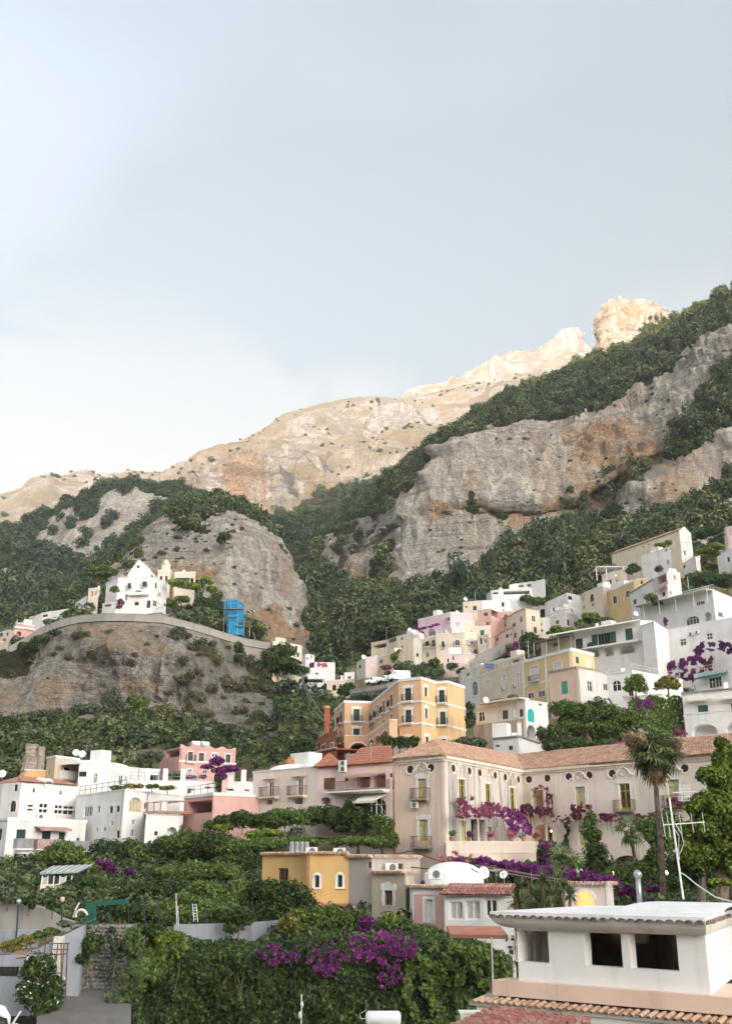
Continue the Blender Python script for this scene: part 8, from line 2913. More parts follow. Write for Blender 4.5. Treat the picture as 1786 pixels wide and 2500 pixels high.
for lb,lob,Y,base in (('purple bougainvillea beside the greenhouse',[(256,2110,20,12),(270,2122,16,12)],100,2150),('small purple bougainvillea right of the greenhouse',[(318,2130,16,8)],99,2150)):
  plant('bougainvillea',lb,'bougainvillea',lob,Y,BOUG,base,group='bougainvillea in flower')
plant('bougainvillea','tall purple bougainvillea tree in front of the pink house','bougainvillea',[(531,1860,19,12),(545,1880,30,9),(505,1872,18,5),(538,1900,15,14),(568,1876,16,7)],136,BOUG,1945,0.12,group='bougainvillea in flower')
plant('bush','dark leafy foot of the tall purple bougainvillea tree','bush',[(540,1922,13,14),(535,1905,9,8)],135.6,G_DARK,1945,group=BG)
plant('bougainvillea','low strip of purple bougainvillea under the pink house','bougainvillea',[(468,1897,14,4),(495,1897,12,4)],138,BOUG,1908,group='bougainvillea in flower')
for k,(x,w_) in enumerate(((290,22),(330,24),(372,18),(410,20))):
  plant('hedge',('first','second','third','fourth')[k] + ' clipped hedge from the left on the arched-window roof','hedge',[(x - w_ * .4,1925 - (4 if k in (1,2) else 0),w_ * .6,6),(x + w_ * .4,1924 - (4 if k in (1,2) else 0),w_ * .6,6)],121,G_YEL if k % 2 else G_MID,1934,group='clipped roof hedges')
plant('hedge','rounded hedge on the roof beside the red house','hedge',[(720,1868,26,7),(765,1866,24,7)],140,G_MID,1880)
plant('bush','olive bush left of the pink house','bush',[(375,1850,28,16),(350,1855,18,12)],162,G_OLIVE,1880,group=BG)
plant('bush','dark creeper on the terrace below the pink house','bush',[(430,1895,24,10)],140,G_DARK,1912,group=BG)
# bare-trunk slope trees on the left hillside
STG = 'trees on the slope under the road cliff'
for lb, lob, Y, m in (
  ('tall light green tree beside the boulder',[(168,1775,30,34),(150,1800,30,28),(185,1800,24,28)],212,G_MID),
  ('dark tree at the far left of the slope',[(20,1785,34,34),(55,1795,28,30)],214,G_DARK),
  ('dark leaning tree second from the left on the slope',[(90,1785,34,30),(110,1765,24,22)],218,G_DARK),
  ('olive tree at the foot of the cliff overhang',[(140,1748,28,18),(110,1755,22,16)],228,G_OLIVE),
  ('tall olive-brown tree under the cliff ledge',[(272,1708,24,28),(262,1735,22,20)],232,G_OLIVE),
  ('round bright green tree right of the olive-brown one',[(332,1720,28,24),(345,1740,22,18)],230,G_MID),
  ('small yellow-green tree by the dark cliff stain',[(390,1742,18,20)],226,G_YEL),
  ('grey-green tree above the boulder',[(215,1738,30,18),(190,1735,18,14)],230,G_OLIVE),
  ('dark green tree right of the boulder',[(265,1765,28,22),(290,1770,22,18)],215,G_DARK),
  ('broad grey-green tree behind the vaulted house',[(250,1790,26,20),(235,1805,22,16)],205,G_OLIVE),
  ('shady tree right of centre on the slope',[(375,1785,34,22),(345,1795,24,18)],205,G_DARK),
  ('leafy tree above the pink house',[(480,1800,34,20),(450,1805,24,16)],195,G_DARK),
  ('grey-green tree right of the pink house',[(600,1800,36,24),(640,1815,30,20)],190,G_OLIVE),
  ('dark tree at the foot of the scrub cliff',[(560,1790,32,24),(530,1795,24,18)],198,G_DARK),
  ('tall dark tree left of the red house',[(690,1830,36,28),(650,1845,30,20)],180,G_DARK),
  ('yellowing shrub tree on the dry terrace',[(330,1812,40,8),(290,1815,30,8)],190,G_YEL),
  ('low dark tree left of the ruined tower',[(30,1840,34,18),(0,1850,26,18)],185,G_DARK),
  ('light green shrub at the left edge of the slope',[(40,1868,26,14),(10,1875,22,14)],165,G_MID),
):
  plant('slope_tree',lb,'tree',lob,Y,m,max(l[1] + l[3] for l in lob) + 12,0.18,group=STG)
# boulder and ruin
bo = thing('boulder','big grey boulder between the slope trees','boulder',P(215,1790,212))
v, f = [], []
r_ = np.random.default_rng(3)
n, m = 18, 10
c = np.array(P(212, 1772, 212))
for j in range(m + 1):
  th_ = math.pi * j / m
  for i in range(n):
    ph = 2 * math.pi * i / n
    d = np.array((math.sin(th_) * math.cos(ph),math.sin(th_) * math.sin(ph),math.cos(th_)))
    k = 1 + 0.35 * fbm((d * 1.7 + 5)[None], 3, 4)[0]
    v.append(tuple(c + d * k * np.array((2.6,2.0,2.1))))
for j in range(m):
  for i in range(n):
    f.append((j * n + i,j * n + (i + 1) % n,(j + 1) * n + (i + 1) % n,(j + 1) * n + i))
raw_obj('rock', v, f, M_ROADROCK, bo)
ru = thing('ruined_tower','broken round stone tower on the left slope','tower',P(78,1885,152))
b = P(78, 1890, 152)
for nm,(x,y0,y1,rad) in (('drum',(75,1818,1850,14)),('drum',(70,1848,1900,19)),('buttress',(96,1824,1890,9))):
  mb = MB()
  c = P(x, y1, 152)
  H_ = P(x, y0, 152).z - c.z
  R_ = rad * 152 / F
  mb.lathe(c,[(R_ * 1.1,-1)] + [(R_ * (1 + 0.06 * math.sin(k * 2.3)),H_ * k / 9) for k in range(10)] + [(R_ * 0.6,H_ * 1.02)],18)
  mv = np.array(mb.v)
  mv += (fbm(mv / 0.9,3,8)[:,None]) * 0.5 * (mv - np.array(c)) * np.array((0.5,0.5,0.25))
  mb.v = [tuple(a_) for a_ in mv]
  o = mb.build(nm,plaster('ruin_stone',(0.42,0.35,0.27),(0.22,0.18,0.14),0.9,grime=0.4),ru)
# --- villa garden, centre and right
VB = 'bougainvillea in flower'
W0, W1, W2 = VL.W[0], VL.W[1], VL.W[2]
q = lambda *a: [(950 + x / 3.609,1750 + y / 3.609) for x,y in a]
q2 = lambda *a: [(1350 + x / 3.725,1750 + y / 3.725) for x,y in a]
for lb, pl, Wl, out, mt, n in (
  ('wine bougainvillea on the first balcony of the stained wing',q((590,720),(725,715),(728,800),(660,820),(600,800)),W1,0.7,BOUGR,800),
  ('wine bougainvillea on the second balcony of the stained wing',q((822,752),(955,750),(962,815),(900,835),(830,815)),W1,0.7,BOUGR,800),
  ('long wine-red creeper canopy over the villa terrace',q((560,850),(640,815),(720,800),(830,810),(960,815),(1080,810),(1140,850),(1060,900),(900,885),(760,880),(680,870),(600,885)),W1,2.4,BOUGR,2600),
  ('deep purple bougainvillea mass hanging over the villa terrace',q((960,830),(1080,815),(1180,870),(1240,970),(1250,1040),(1150,1060),(1080,1050),(1040,990),(1020,920),(960,880)),W1,2.6,BOUG,2600),
  ('wine creeper arching over the villa loggia',q((1222,660),(1270,615),(1330,610),(1395,640),(1420,700),(1440,820),(1470,870),(1430,870),(1400,720),(1370,660),(1310,645),(1265,665),(1250,720),(1230,720)),W2,0.35,BOUGR,1200),
  ('wine flowers along the villa loggia balcony',q((1260,800),(1330,790),(1430,800),(1435,875),(1340,880),(1260,870)),W2,0.5,BOUGR,700),
  ('dark wine creeper left of the villa loggia',q((1120,800),(1200,770),(1260,790),(1270,870),(1200,880),(1130,850)),W2,0.6,BOUGR,900),
  ('wine creeper on the balcony in the right wing',q2((155,800),(240,790),(335,795),(345,880),(260,905),(170,890)),W2,0.7,BOUGR,1000),
  ('rusty creeper band along the right wing',q2((0,930),(150,900),(300,905),(450,905),(580,915),(700,905),(800,880),(960,870),(960,905),(800,920),(620,945),(400,950),(200,950),(0,960)),W2,0.5,BOUGR,2000),
  ('wine flowers under the far right villa window',q2((1015,745),(1080,740),(1160,770),(1180,800),(1060,805),(1020,790)),W2,0.5,BOUGR,350),
):
  leaf_sheet('bougainvillea',lb,'bougainvillea',pl,on(Wl,out),mt,n,0.12,0.35,1.0,VB,edge=7,thick=0.5,back=6,lumps=(9,-0.14))
leaf_sheet('creeper','dark creeper column right of the villa terrace','creeper',[(1308,2052),(1345,2050),(1372,2090),(1375,2140),(1310,2140)],99.5,G_DARK,1800,0.15,0.5,1.5,thick=0.5)
leaf_sheet('bougainvillea','dark purple bloom in the creeper column by the terrace','bougainvillea',[(1315,2060),(1340,2058),(1350,2110),(1320,2118)],98.8,BOUG,260,0.13,0.4,1.2,VB)
leaf_sheet('creeper','thin climbing creeper on the villa right wing','creeper',q2((85,960),(130,950),(135,1180),(150,1260),(100,1250),(110,1100)),on(W2,0.2),G_DARK,700,0.13,0.2,1.0)
leaf_sheet('creeper','green garden strip below the terrace wall','creeper',[(1090,2092),(1200,2098),(1300,2108),(1380,2112),(1390,2135),(1250,2125),(1090,2106)],99,G_MID,2200,0.14,0.4,1.5,thick=0.6)
leaf_sheet('bougainvillea','long bright purple bougainvillea canopy below the villa','bougainvillea',[(1105,2095),(1160,2094),(1230,2104),(1300,2110),(1370,2120),(1430,2132),(1500,2142),(1500,2158),(1420,2156),(1340,2146),(1260,2136),(1180,2122),(1110,2108)],lambda x,y: 90 - (x - 1100) * 0.02,BOUG,5200,0.13,0.7,2.0,VB,thick=1.2,lumps=(30,-0.2))
leaf_sheet('bougainvillea','paler pink bougainvillea at the left start of the long canopy','bougainvillea',[(1068,2088),(1110,2080),(1150,2086),(1140,2108),(1080,2104)],91,PKFL,600,0.12,0.4,1.5,VB,lumps=(12,-0.05))
leaf_sheet('bougainvillea','purple bougainvillea right of the glowing pavilion','bougainvillea',[(1490,2155),(1540,2160),(1600,2170),(1640,2185),(1560,2200),(1490,2180)],76,BOUG,1200,0.12,0.5,1.5,VB,thick=0.8,lumps=(24,-0.15))
leaf_sheet('creeper','dark leaves under the long purple canopy','creeper',[(1180,2125),(1300,2135),(1400,2145),(1500,2150),(1640,2175),(1640,2210),(1180,2160)],87,G_DARK,3000,0.14,0.4,1.5,thick=0.6)
# pergola frame carrying the canopy
pg = thing('pergola','thin grey pergola poles under the purple canopy','pergola',P(1200,2150,84))
for k,(x0,y0,x1,y1) in enumerate(((1160,2112,1500,2170),(1190,2125,1430,2165))):
  mb = MB()
  mb.tube([P(x0, y0, 84 - k), P(x1, y1, 80 - k)], 0.05, 5)
  mb.build('beam', WOODP, pg)
for x,y in ((1296,2128),(1288,2160),(1352,2140),(1210,2120)):
  mb = MB()
  mb.tube([P(x, y, 83), P(x, y + 35, 83)], 0.04, 5)
  mb.build('post', WOODP, pg)
# pots on the terrace wall
w_ = TERR.W[0]
for k,(x,nm,mt) in enumerate(((555,'bushy green pot with pink bloom at the left end of the villa terrace',G_MID),(705,'round purple flower pot on the villa terrace',BOUG),(890,'pot of pink and white flowers mid villa terrace',PKFL),(1080,'pot of lilac flowers on the villa terrace',PKFL),(1190,'large pot of white flowers on the villa terrace',WFL),(1305,'red flower pot at the right end of the villa terrace',PKFL))):
  u, _ = w_.uv(950 + x / 3.609, 2055)
  u = min(max(u, 0.3), w_.L + 0.2)
  b = w_.pt(u, TERR.z1 + 0.14, -0.3)
  t = thing('flower_pot',nm,'flower pot',b,'pots along the villa terrace')
  mb = MB()
  mb.lathe(b, [(0.16, 0), (0.24, 0.32), (0.26, 0.36)], 10)
  mb.build('pot', TERRA, t)
  v,qd = leaf_cloud(260,lobes_round(4,50 + k,0.5,0.5,0.5),0.12,seed=60 + k)
  link('flowers',np_mesh('flowers',v * 0.62 + np.array((0,0,0.65)),qd,mt),t)
  if mt is not G_MID:
    v,qd = leaf_cloud(140,lobes_round(3,70 + k,0.4,0.4,0.45),0.13,seed=80 + k)
    link('leaves',np_mesh('leaves',v * 0.55 + np.array((0,0,0.48)),qd,G_MID),t)
# trees by the villa
plant('climber_tree','slender leafy tree in front of the villa right wing','tree',[(1440,2005,16,26),(1445,2045,24,30),(1455,2085,30,32),(1460,2120,36,28),(1430,2030,14,20)],98,G_MID,2160,0.14,dens=0.85,group=TG)
plant('bush','dark palm-like bush left of the slender tree','bush',[(1372,2090,24,30),(1385,2115,26,22)],96,G_DARK,2140)
plant('bush','green bushes under the right wing arch','bush',[(1520,2135,30,20),(1565,2130,30,24),(1600,2110,30,36)],90,G_MID,2170)
plant('bush','dark bushes right of the palm trunk','bush',[(1660,2120,40,36),(1700,2140,40,30),(1640,2160,40,22)],80,G_DARK,2190)
plant('garden_tree','light green tree behind the tall palm trunk','tree',[(1590,2020,36,30),(1630,2010,34,32),(1610,2060,40,34),(1660,2040,36,40)],88,G_MID,2150,0.18,group=TG)
plant('pine_tree','large pine at the right edge in front of the villa','tree',[(1775,1850,36,40),(1745,1900,46,36),(1800,1920,60,50),(1735,1965,56,40),(1790,2010,70,50),(1720,2030,50,40),(1750,2080,64,46),(1690,2090,30,40),(1800,2110,60,50),(1760,1820,18,20)],66,G_PINE,2200,0.35,dens=2.2,leaf=0.14,cap=70000)
plant('pine_tree','dark pine left of the large one at the right edge','tree',[(1715,1990,34,44),(1700,2050,42,44),(1690,2110,44,40),(1725,2140,50,36)],72,G_DARK,2200,0.25,dens=1.5,cap=26000)
plant('bush','dark bushes under the house at the end of the coast road','bush',[(690,1632,34,16),(730,1640,24,14),(660,1622,24,16)],262,G_DARK,1660,group='trees and bushes between the village houses')
plant('bush','lime bush at the right edge above the near white roof','bush',[(1755,2155,26,10)],50,G_LIME,2175)
# behind the villa roof
plant('broad_tree','big spreading green tree behind the villa roof','tree',[(1420,1740,44,30),(1370,1735,36,26),(1470,1735,44,34),(1520,1760,40,36),(1395,1775,46,30),(1460,1785,60,34),(1360,1790,30,24),(1530,1800,34,26)],128,G_MID,1850,0.4,dens=0.9,cap=22000)
plant('bush','dark shrubs at the foot of the big spreading tree','bush',[(1400,1820,40,18),(1480,1822,50,16),(1350,1825,26,14)],124,G_DARK,1845)
plant('round_tree','left of two clipped round trees on the white terrace','tree',[(1550,1668,27,22),(1540,1680,20,12),(1562,1682,18,12)],146,G_MID,1708,0.12,group='clipped round trees')
plant('round_tree','right of two clipped round trees on the white terrace','tree',[(1630,1668,26,18),(1612,1676,18,12),(1648,1676,16,12)],146,G_YEL,1702,0.12,group='clipped round trees')
leaf_sheet('creeper','green hanging garden under the white terrace','creeper',[(1530,1708),(1600,1702),(1660,1706),(1668,1790),(1620,1800),(1540,1780)],140,G_MID,4200,0.2,0.8,2.5,thick=0.7,back=10)
leaf_sheet('bougainvillea','purple patch in the green hanging garden','bougainvillea',[(1550,1712),(1590,1710),(1585,1726),(1555,1730)],139,BOUG,260,0.19,0.4,2.0,VB)
leaf_sheet('bougainvillea','small wine bougainvillea beside the right arcade','bougainvillea',[(1642,1783),(1668,1780),(1670,1797),(1645,1800)],134,BOUGR,160,0.18,0.3,2.0,VB)
leaf_sheet('bougainvillea','wine flowers along the villa roof ridge','bougainvillea',[(1485,1815),(1530,1806),(1548,1808),(1540,1820),(1490,1826)],122,BOUGR,260,0.17,0.3,2.0,VB)
WH = HOTEL.W[2]
leaf_sheet('bougainvillea','big magenta creeper draped below the tall hotel front','bougainvillea',[(1552,1637),(1580,1628),(1640,1618),(1690,1608),(1695,1585),(1702,1580),(1702,1640),(1694,1668),(1660,1660),(1640,1650),(1600,1652),(1582,1660),(1585,1638),(1552,1645)],on(WH,2.5),BOUG,3800,0.22,0.7,3.0,VB,thick=0.6,edge=7,back=10,lumps=(10,-0.1))
leaf_sheet('bougainvillea','magenta creeper arch along the top right terrace','bougainvillea',[(1690,1600),(1692,1578),(1720,1570),(1760,1565),(1800,1568),(1800,1600),(1775,1592),(1730,1588),(1712,1592),(1706,1612),(1692,1612)],on(WH,2.5),BOUG,1500,0.22,0.5,3.0,VB,thick=0.5,edge=6,lumps=(9,-0.06))
leaf_sheet('bougainvillea','faded wine creeper on the wall beside the green awning','bougainvillea',[(1700,1612),(1722,1610),(1718,1640),(1705,1645),(1735,1600),(1742,1605),(1732,1640)],on(WH,1.8),BOUGR,500,0.26,0.3,3.0,VB,edge=3)
plant('bougainvillea','purple bougainvillea at the end of the pale sloping canopy','bougainvillea',[(1623,1520,6,12)],203,BOUG,1535,group=VB)
leaf_sheet('bougainvillea','magenta edge creeper on the lilac house','bougainvillea',[(1007,1537),(1040,1530),(1072,1522),(1072,1527),(1040,1535),(1008,1543)],286,BOUG,260,0.35,0.2,3.0,VB,edge=1)
leaf_sheet('bougainvillea','purple bougainvillea on the ramp wall by the dark tree','bougainvillea',[(1236,1598),(1250,1578),(1266,1568),(1272,1585),(1255,1602),(1238,1604)],243,BOUG,420,0.3,0.4,3.0,VB,edge=3)
leaf_sheet('bougainvillea','pink bougainvillea over the wall at the gorge, left clump','bougainvillea',[(755,1620),(765,1620),(765,1630),(755,1632)],266,BOUG,130,0.3,0.3,3.0,VB,edge=2)
leaf_sheet('bougainvillea','pink bougainvillea over the wall at the gorge, right clump','bougainvillea',[(776,1620),(796,1620),(797,1628),(778,1630)],266,PKFL,160,0.3,0.3,3.0,VB,edge=2)
# clipped trees on the orange hotel terrace
for k, x in enumerate((940, 957, 974, 992, 1012)):
  plant('clipped_tree',('first','second','third','fourth','fifth')[k] + ' clipped tree from the left before the orange hotel','tree',[(x,1808 + (k % 2) * 3,12,13),(x + 2,1820,9,9)],132,G_DARK,1850,0.1,group='clipped trees before the orange hotel')
# village greenery
VGG = 'trees and bushes between the village houses'
for lb, lob, Y, m, base in (
  ('dark ivy-clad bush at the right end of the orange hotel',[(1148,1728,12,16),(1147,1750,13,18)],150,G_DARK,1775),
  ('flowering bush at the foot of the orange hotel right end',[(1130,1812,30,12),(1165,1815,22,14)],138,G_OLIVE,1830),
  ('small fan bush by the white annex',[(1325,1800,20,26),(1340,1812,22,18)],136,G_OLIVE,1835),
  ('dark rounded trees below the cream house row',[(985,1632,22,16),(1010,1640,20,16),(1035,1640,22,18)],258,G_DARK,1665),
  ('bright bush right of the dark rounded trees',[(1070,1640,16,12)],256,G_MID,1660),
  ('dark round tree beside the purple ramp creeper',[(1290,1562,24,18),(1285,1580,22,16)],246,G_DARK,1605),
  ('lime bush left of the dark round tree',[(1243,1580,10,10)],246,G_LIME,1595),
  ('bright shrubs under the bay-front house',[(1355,1538,18,12),(1380,1540,20,10),(1340,1548,10,8)],270,G_LIME,1560),
  ('leafy tree with white flowers below the yellow villa',[(1440,1512,26,16),(1470,1518,26,12),(1420,1525,18,12)],236,G_MID,1545),
  ('green bush on the terrace of the long cream house',[(1588,1462,18,14),(1600,1470,16,10)],232,G_MID,1490),
  ('dark tree cluster above the glass roof terrace',[(1690,1420,26,18),(1730,1415,30,18),(1770,1420,30,22)],246,G_DARK,1455),
  ('bush beside the veranda wing of the farmhouse',[(1548,1388,16,14),(1535,1395,12,10)],286,G_DARK,1412),
  ('vine over the farmhouse annex roof',[(1610,1332,20,6),(1630,1325,12,7)],287,G_LIME,1345),
  ('blue-green bush in front of the farmhouse annex',[(1608,1390,12,10)],280,G_OLIVE,1405),
  ('dark grove right of the farmhouse',[(1710,1305,24,16),(1740,1298,26,16),(1690,1330,20,14)],330,G_DARK,1345),
  ('lime terraces right of the farmhouse',[(1720,1345,26,8),(1745,1335,24,10),(1700,1360,24,7)],315,G_LIME,1375),
  ('yellow-green vegetable terrace near the right edge',[(1735,1382,22,6),(1700,1390,20,5)],300,G_YEL,1398),
  ('creeper on the cream house at the gorge side',[(965,1605,12,14),(978,1592,10,8)],266,G_LIME,1625),
  ('wine-leaved shrub right of the beige square house',[(940,1630,14,8)],260,BOUGR,1642),
  ('dark tree by the parking road',[(835,1690,20,18),(850,1680,16,14)],240,G_DARK,1715),
  ('bush under the parking road wall',[(900,1700,30,10),(940,1695,24,10)],224,G_OLIVE,1715),
  ('terrace pot plants beside the arched white window',[(1215,1715,24,10),(1250,1705,14,10)],163,G_MID,1730),
  ('pot plants hung along the green French doors',[(1440,1578,8,10),(1415,1580,5,5),(1492,1555,5,4)],202,G_MID,1592),
  ('olive trees under the high flat-roofed villa',[(1310,1470,26,14),(1345,1465,26,14),(1285,1462,16,10)],318,G_MID,1492),
  ('shrubs below the upper cream cluster',[(1105,1628,16,12),(1060,1618,14,12),(1130,1640,16,10)],258,G_MID,1655),
):
  plant('bush', lb, 'bush', lob, Y, m, base, group=VGG)
# cliff trees standing alone
CG = 'single trees on and above the cliffs'
for lb, lob, Y, m, tr in (
  ('tall dark conifer standing alone on the cliff ledge',[(1150,1210,8,14),(1152,1228,14,14),(1153,1245,17,12)],462,G_DARK,0.4),
  ('big dark tree at the foot of the orange cliff',[(1498,1245,24,20),(1480,1258,18,16),(1515,1260,16,14)],425,G_DARK,0.4),
  ('dark tree on the right ledge of the cliff',[(1635,1110,22,16),(1655,1095,18,14)],440,G_DARK,0.4),
  ('small dark tree on the cliff shelf above the village',[(1225,1262,16,12)],455,G_DARK,0.3),
  ('dark tree below the cave on the right',[(1420,1290,22,16),(1440,1300,16,12)],415,G_DARK,0.3),
  ('round bush tree under the pale cliff toe',[(1065,1405,14,12)],420,G_DARK,0.3),
  ('dark tree on top of the knoll, tallest',[(530,1210,20,18),(515,1222,20,14),(550,1225,18,14)],396,G_DARK,0.4),
  ('broad dark tree left on the knoll top',[(475,1235,24,16),(455,1250,20,14)],388,G_DARK,0.4),
  ('dark tree right on the knoll top',[(585,1240,20,16),(600,1258,18,14)],400,G_DARK,0.4),
  ('dark bush tree in the middle of the knoll face',[(548,1312,20,14),(540,1322,14,10)],338,G_DARK,0.3),
  ('wind-leant tree on the left shoulder of the knoll',[(440,1275,22,14),(460,1285,20,12)],350,G_DARK,0.3),
  ('big bush tree beside the blue scaffold',[(500,1480,30,22),(470,1490,24,18),(530,1495,22,22)],282,G_DARK,0.3),
  ('dark tree right of the blue scaffold',[(615,1535,18,20),(630,1545,14,14)],274,G_DARK,0.3),
  ('large dark tree at the end of the coast road',[(690,1590,34,20),(660,1605,28,20),(705,1620,30,20)],262,G_DARK,0.3),
  ('hanging bush under the middle of the coast road wall',[(440,1548,28,18),(425,1560,20,16)],249,G_OLIVE,0.2),
  ('dark ivy bush under the right of the coast road wall',[(582,1585,14,18),(580,1608,12,14)],252,G_DARK,0.2),
  ('green bushes under the left end of the coast road wall',[(95,1562,26,14),(70,1580,26,16),(140,1545,18,10)],255,G_DARK,0.2),
):
  plant('cliff_tree',lb,'tree',lob,Y,m,max(l[1] + l[3] for l in lob) + 8,tr,group=CG,cap=5000)
plant('bush','vine terrace under the knoll cliff','bush',[(430,1425,24,10),(470,1432,30,10),(505,1418,16,12),(515,1440,14,12)],291,G_LIME,1462,group=VGG)
plant('bush','garden shrubs beside the large white house','bush',[(420,1475,20,10),(445,1465,20,12),(280,1440,12,9)],284,G_MID,1500,group=VGG)
plant('bougainvillea','pink bougainvillea at the door of the large white house','bougainvillea',[(294,1470,10,8),(292,1482,8,8)],281,BOUGR,1500,group=VB)
plant('bush','dark shrubs in front of the long low white house','bush',[(165,1500,16,12),(185,1490,12,10),(125,1520,20,8)],272,G_DARK,1525,group=VGG)
# umbrella pine
up_ = plant('umbrella_pine','flat-topped umbrella pine above the large white house','tree',[(225,1396,22,9),(250,1390,26,11),(272,1396,22,9),(248,1402,34,7)],305,G_MID,1450,0.35)
# --- palms
def fan_leaf(mat,blades=13,R_=0.75,stem=0.75,droop=0.25,seed=0):
  """one fan frond: stalk and a split round blade"""
  r = random.Random(seed)
  mb = MB()
  mb.tube([(0,0,0),(stem * .5,0,0.05),(stem,0,0)],[0.02,0.014,0.01],4)
  for k in range(blades):
    a = math.radians(-115 + 230 * k / (blades - 1)) + r.uniform(-.05,.05)
    L = R_ * (1 - 0.25 * abs(k / (blades - 1) - 0.5)) * r.uniform(0.88,1.08)
    d = Vector((math.cos(a), math.sin(a), 0))
    n_ = Vector((-d.y, d.x, 0)) * 0.045 * R_ / 0.75
    b = Vector((stem, 0, 0))
    m1 = b + d * L * 0.55 + Vector((0,0,0.02 - droop * 0.15))
    e = b + d * L + Vector((0, 0, -droop * L))
    mb.poly([b, m1 - n_, e, m1 + n_])
  me = bpy.data.meshes.new('frond')
  me.from_pydata(mb.v, [], mb.f)
  me.materials.append(mat)
  return me
def palm(label,bpx,bpy_,tpx,tpy,Y,R_,n_green,n_dry,seed,trunk_r=0.16,name='fan_palm',flowers=0):
  r = random.Random(seed)
  b, tp = P(bpx, bpy_, Y), P(tpx, tpy, Y)
  t = thing(name, label, 'palm', b)
  mb = MB()
  pts = [b.lerp(tp,k / 7) + Vector((math.sin(k * .9) * 0.05,0,0)) for k in range(8)]
  mb.tube(pts,[trunk_r * (1.25 - 0.35 * k / 7) for k in range(8)],9)
  mb.build('trunk', M_WOOD, t)
  gm = [fan_leaf(FROND,15,R_ * r.uniform(.8,1.0),R_ * 0.85,0.3 + 0.1 * k,seed + k) for k in range(4)]
  dm_ = [fan_leaf(DRYF,11,R_ * 0.8,R_ * 0.5,0.7,seed + 20 + k) for k in range(2)]
  for k in range(n_green + n_dry):
    dry = k >= n_green
    o = link('frond',(dm_ if dry else gm)[k % (2 if dry else 4)],t,(tp - b) + Vector((0,0,r.uniform(-.35,.25) * R_ - (0.5 * R_ if dry else 0))))
    el = r.uniform(-1.25,-0.75) if dry else r.choice((r.uniform(-.9,.2),r.uniform(-.2,1.2)))
    o.rotation_euler = (r.uniform(-.4,.4),-el,r.random() * 6.28)
    s = r.uniform(.8, 1.1) * (0.75 if dry else 1)
    o.scale = (s, s, s)
  for k in range(flowers):
    mb = MB()
    a = r.random() * 6.28
    e = tp + Vector((math.cos(a) * R_ * 1.35,math.sin(a) * R_ * 1.35,R_ * r.uniform(0.55,1.0)))
    mid = tp.lerp(e, .5) + Vector((0, 0, R_ * .6))
    mb.tube([tp, mid, e], 0.02, 4)
    o = mb.build('flower_stalk', DRYF, t)
    v,qd = leaf_cloud(200,[((0,0,0),(0.42,0.42,0.34)),((0.1,0,-.25),(0.34,0.34,0.3))],0.09,seed=seed + k,droop=0.5,shell=0.1)
    link('blossom',np_mesh('blossom',v + np.array(e - b),qd,DRYF),o)
  return t
palm('tall fan palm with dry flower plumes in front of the villa',1618,2185,1597,1842,72,1.25,54,26,5,0.17,flowers=16)
palm('short dark palm beside the villa right wing arch',1550,2140,1541,2020,94,1.05,22,4,6,0.14)
palm('little fan palm behind the villa roof by the white annex',1347,1845,1345,1800,134,1.2,24,8,8,0.2)
palm('shaggy palm by the coast road stair house',210,1500,211,1486,277,1.9,26,0,9,0.3)
palm('low palm below the slender leafy tree',1380,2165,1378,2120,92,1.4,24,0,12,0.14)
# yuccas in front of the pink panelled house
def yucca(label, px, py, Y, R_, seed, stem_py):
  r = random.Random(seed)
  c = P(px, py, Y)
  b = P(px, stem_py, Y)
  t = thing('yucca',label,'yucca',b,'yuccas behind the near white roof')
  mb = MB()
  mb.tube([b, c], [0.09, 0.07], 6)
  mb.build('stem', M_WOOD, t)
  mb = MB()
  for k in range(120):
    a = r.random() * 6.28
    el = math.asin(r.uniform(-0.55, 1.0))
    d = Vector((math.cos(a) * math.cos(el),math.sin(a) * math.cos(el),math.sin(el)))
    s = d.cross(Vector((0, 0, 1)))
    s = s.normalized() * 0.032 if s.length > .01 else Vector((0.03,0,0))
    L = R_ * r.uniform(.75, 1.1)
    m_ = c + d * L * 0.4
    e = c + d * L - Vector((0, 0, 0.15 * L))
    mb.poly([c + s * .5, m_ + s, e, m_ - s, c - s * .5])
  mb.build('leaves', FROND, t)
  return t
for k,(x,y) in enumerate(((1268,2165),(1300,2185),(1325,2150),(1345,2185),(1375,2165),(1390,2185),(1262,2200),(1310,2205),(1360,2208))):
  yucca(('far left upper','left middle','tallest','centre','right upper','far right','far left lower','left lower','right lower')[k] + ' yucca rosette in the clump before the pink pavilion',x,y,58 + (k % 3),0.95,40 + k,2240)
# broad banana leaves by the taupe house
bn = thing('banana_plant','broad-leaved banana plant below the taupe house','plant',P(955,2275,66.5))
for k in range(9):
  r = random.Random(k + 300)
  b = P(955 + r.uniform(-12, 12), 2268, 66.5)
  a = r.uniform(-2.9, 0.2)
  d = Vector((math.cos(a), math.sin(a) * .5, 0))
  L = r.uniform(0.8, 1.3)
  mb = MB()
  s = Vector((-d.y, d.x, 0.2)).normalized()
  pr = []
  for j in range(6):
    f = j / 5
    c = b + d * L * f + Vector((0,0,1.0 * math.sin(f * 2.2) * L * 0.8))
    pr.append((c,0.17 * math.sin(math.pi * min(1,f * 0.9 + 0.1))))
  for (c0, w0), (c1, w1) in zip(pr, pr[1:]):
    mb.poly([c0 - s * w0,c0 + s * w0,c1 + s * w1,c1 - s * w1])
  mb.build('leaf', G_LIME, bn)
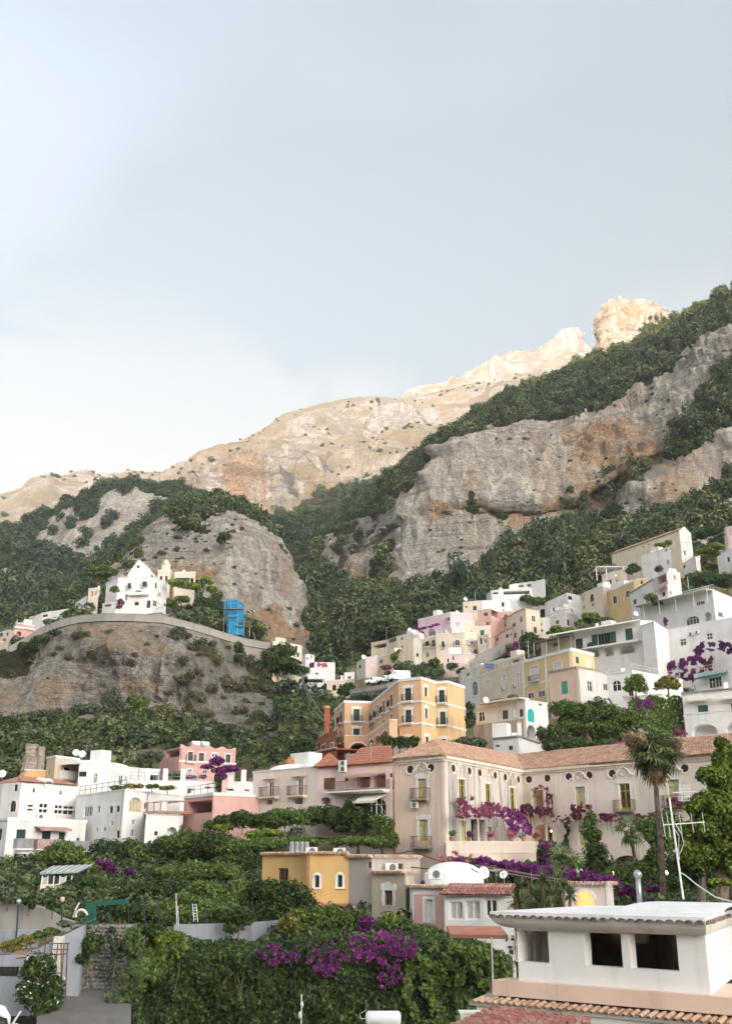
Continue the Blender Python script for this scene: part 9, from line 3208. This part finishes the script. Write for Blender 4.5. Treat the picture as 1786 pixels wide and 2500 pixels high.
# closed white parasols in the villa garden
for k, x in enumerate((1381, 1394, 1409, 1419)):
  c = P(x, 2152, 94)
  t = thing('parasol',('first','second','third','fourth')[k] + ' white parasol from the left in the garden below the villa','parasol',c,'parasols in the villa garden')
  mb = MB()
  mb.tube([c, c + Vector((0, 0, 1.0))], 0.03, 5)
  mb.build('pole', METALW, t)
  mb = MB()
  mb.lathe(c + Vector((0,0,0.45)),[(0.26,0),(0.22,0.25),(0.1,0.55),(0.02,0.62)],8)
  mb.build('canopy', PLAST, t, True)
# small roof furniture spread over the village
for lb,(x,y,Y) in (('white satellite dish at the left end of the upper row',(887,1612,262)),('white satellite dish on the lilac house',(1116,1503,292)),('satellite dish on the canopy house roof',(1000,1545,284)),('satellite dish on the upper white house',(1136,1470,308)),
          ('round satellite dish on the terrace of the turquoise-door house',(1186,1722,156)),('satellite dish on the high villa porch',(1222,1446,326)),('white dish by the long white canopy',(1552,1508,212)),('white dish on the beige cube house',(200,1856,137)),('second white dish on the beige cube house',(185,1852,138)),('white dish at the far left roof',(5,1905,128))):
  dish(P(x, y, Y), (0.2, -1), lb, 0.34 + 0.0009 * Y, 0.35)
for lb,(x,y,Y),h_ in (('thin aerial on the canopy house',(943,1560,284),3.5),('aerial on the upper white house',(1160,1468,308),3.0),('aerial on the vaulted house',(210,1860,138),2.2),('aerial on the farmhouse roof',(1600,1345,287),2.5),('aerial on the yellow house roof',(1290,1610,186),3.5),('aerial on the cream terrace house',(1268,1616,196),4.0),('aerial left of the villa roof on the loggia house',(905,1860,110),2.0),
            ('lamp mast on the cliff path',(1326,1345,380),9.0),('aerial on the glass roof terrace',(1680,1440,218),3.0),('tall aerial at the parking road',(859,1650,250),6.0)):
  tv_mast(P(x, y, Y), h_, lb, int(x))
for lb,a,b,sg in (('pair of cables crossing the gorge, upper',(728,1625,262),(808,1763,178),2.0),('pair of cables crossing the gorge, lower',(730,1630,262),(811,1765,178),3.5),('power line beside the farmhouse at the right',(1650,1325,297),(1768,1298,305),1.0),
          ('wire across the slope left of the farmhouse',(1440,1400,300),(1462,1382,292),0.2)):
  wire(lb, [P(*a), P(*b)], 0.07, sag=sg, mat=STEEL)
pole = thing('flag_pole','white pole standing before the ivy curtain','pole',P(735,2520,45))
mb = MB()
mb.tube([P(735, 2530, 45), P(736, 2428, 45)], 0.025, 5)
mb.build('shaft', METALW, pole)
for y in (2453, 2478):
  mb = MB()
  c = P(735 + (2 if y == 2453 else -3), y, 45)
  mb.lathe(c, [(0.04, -.1), (0.07, 0), (0.04, 0.12)], 8)
  mb.build('insulator', PLAST, pole)
GNM = None
# ------------------------------------------------------------------ air
hz = MB()
hz.abox(-3310, 3310, -3610, 3310, -17, 1260)
hm = bpy.data.materials.new('haze_air')
hm.use_nodes = True
hn = hm.node_tree.nodes
hn.clear()
pv = hn.new('ShaderNodeVolumePrincipled')
pv.inputs['Color'].default_value = (0.92, 0.96, 1.0, 1)
pv.inputs['Density'].default_value = 0.00011
pv.inputs['Anisotropy'].default_value = 0.55
ho = hn.new('ShaderNodeOutputMaterial')
hm.node_tree.links.new(pv.outputs[0], ho.inputs['Volume'])
prop(hz.build('haze',hm),'pale evening haze over the valley',None,None,'stuff')
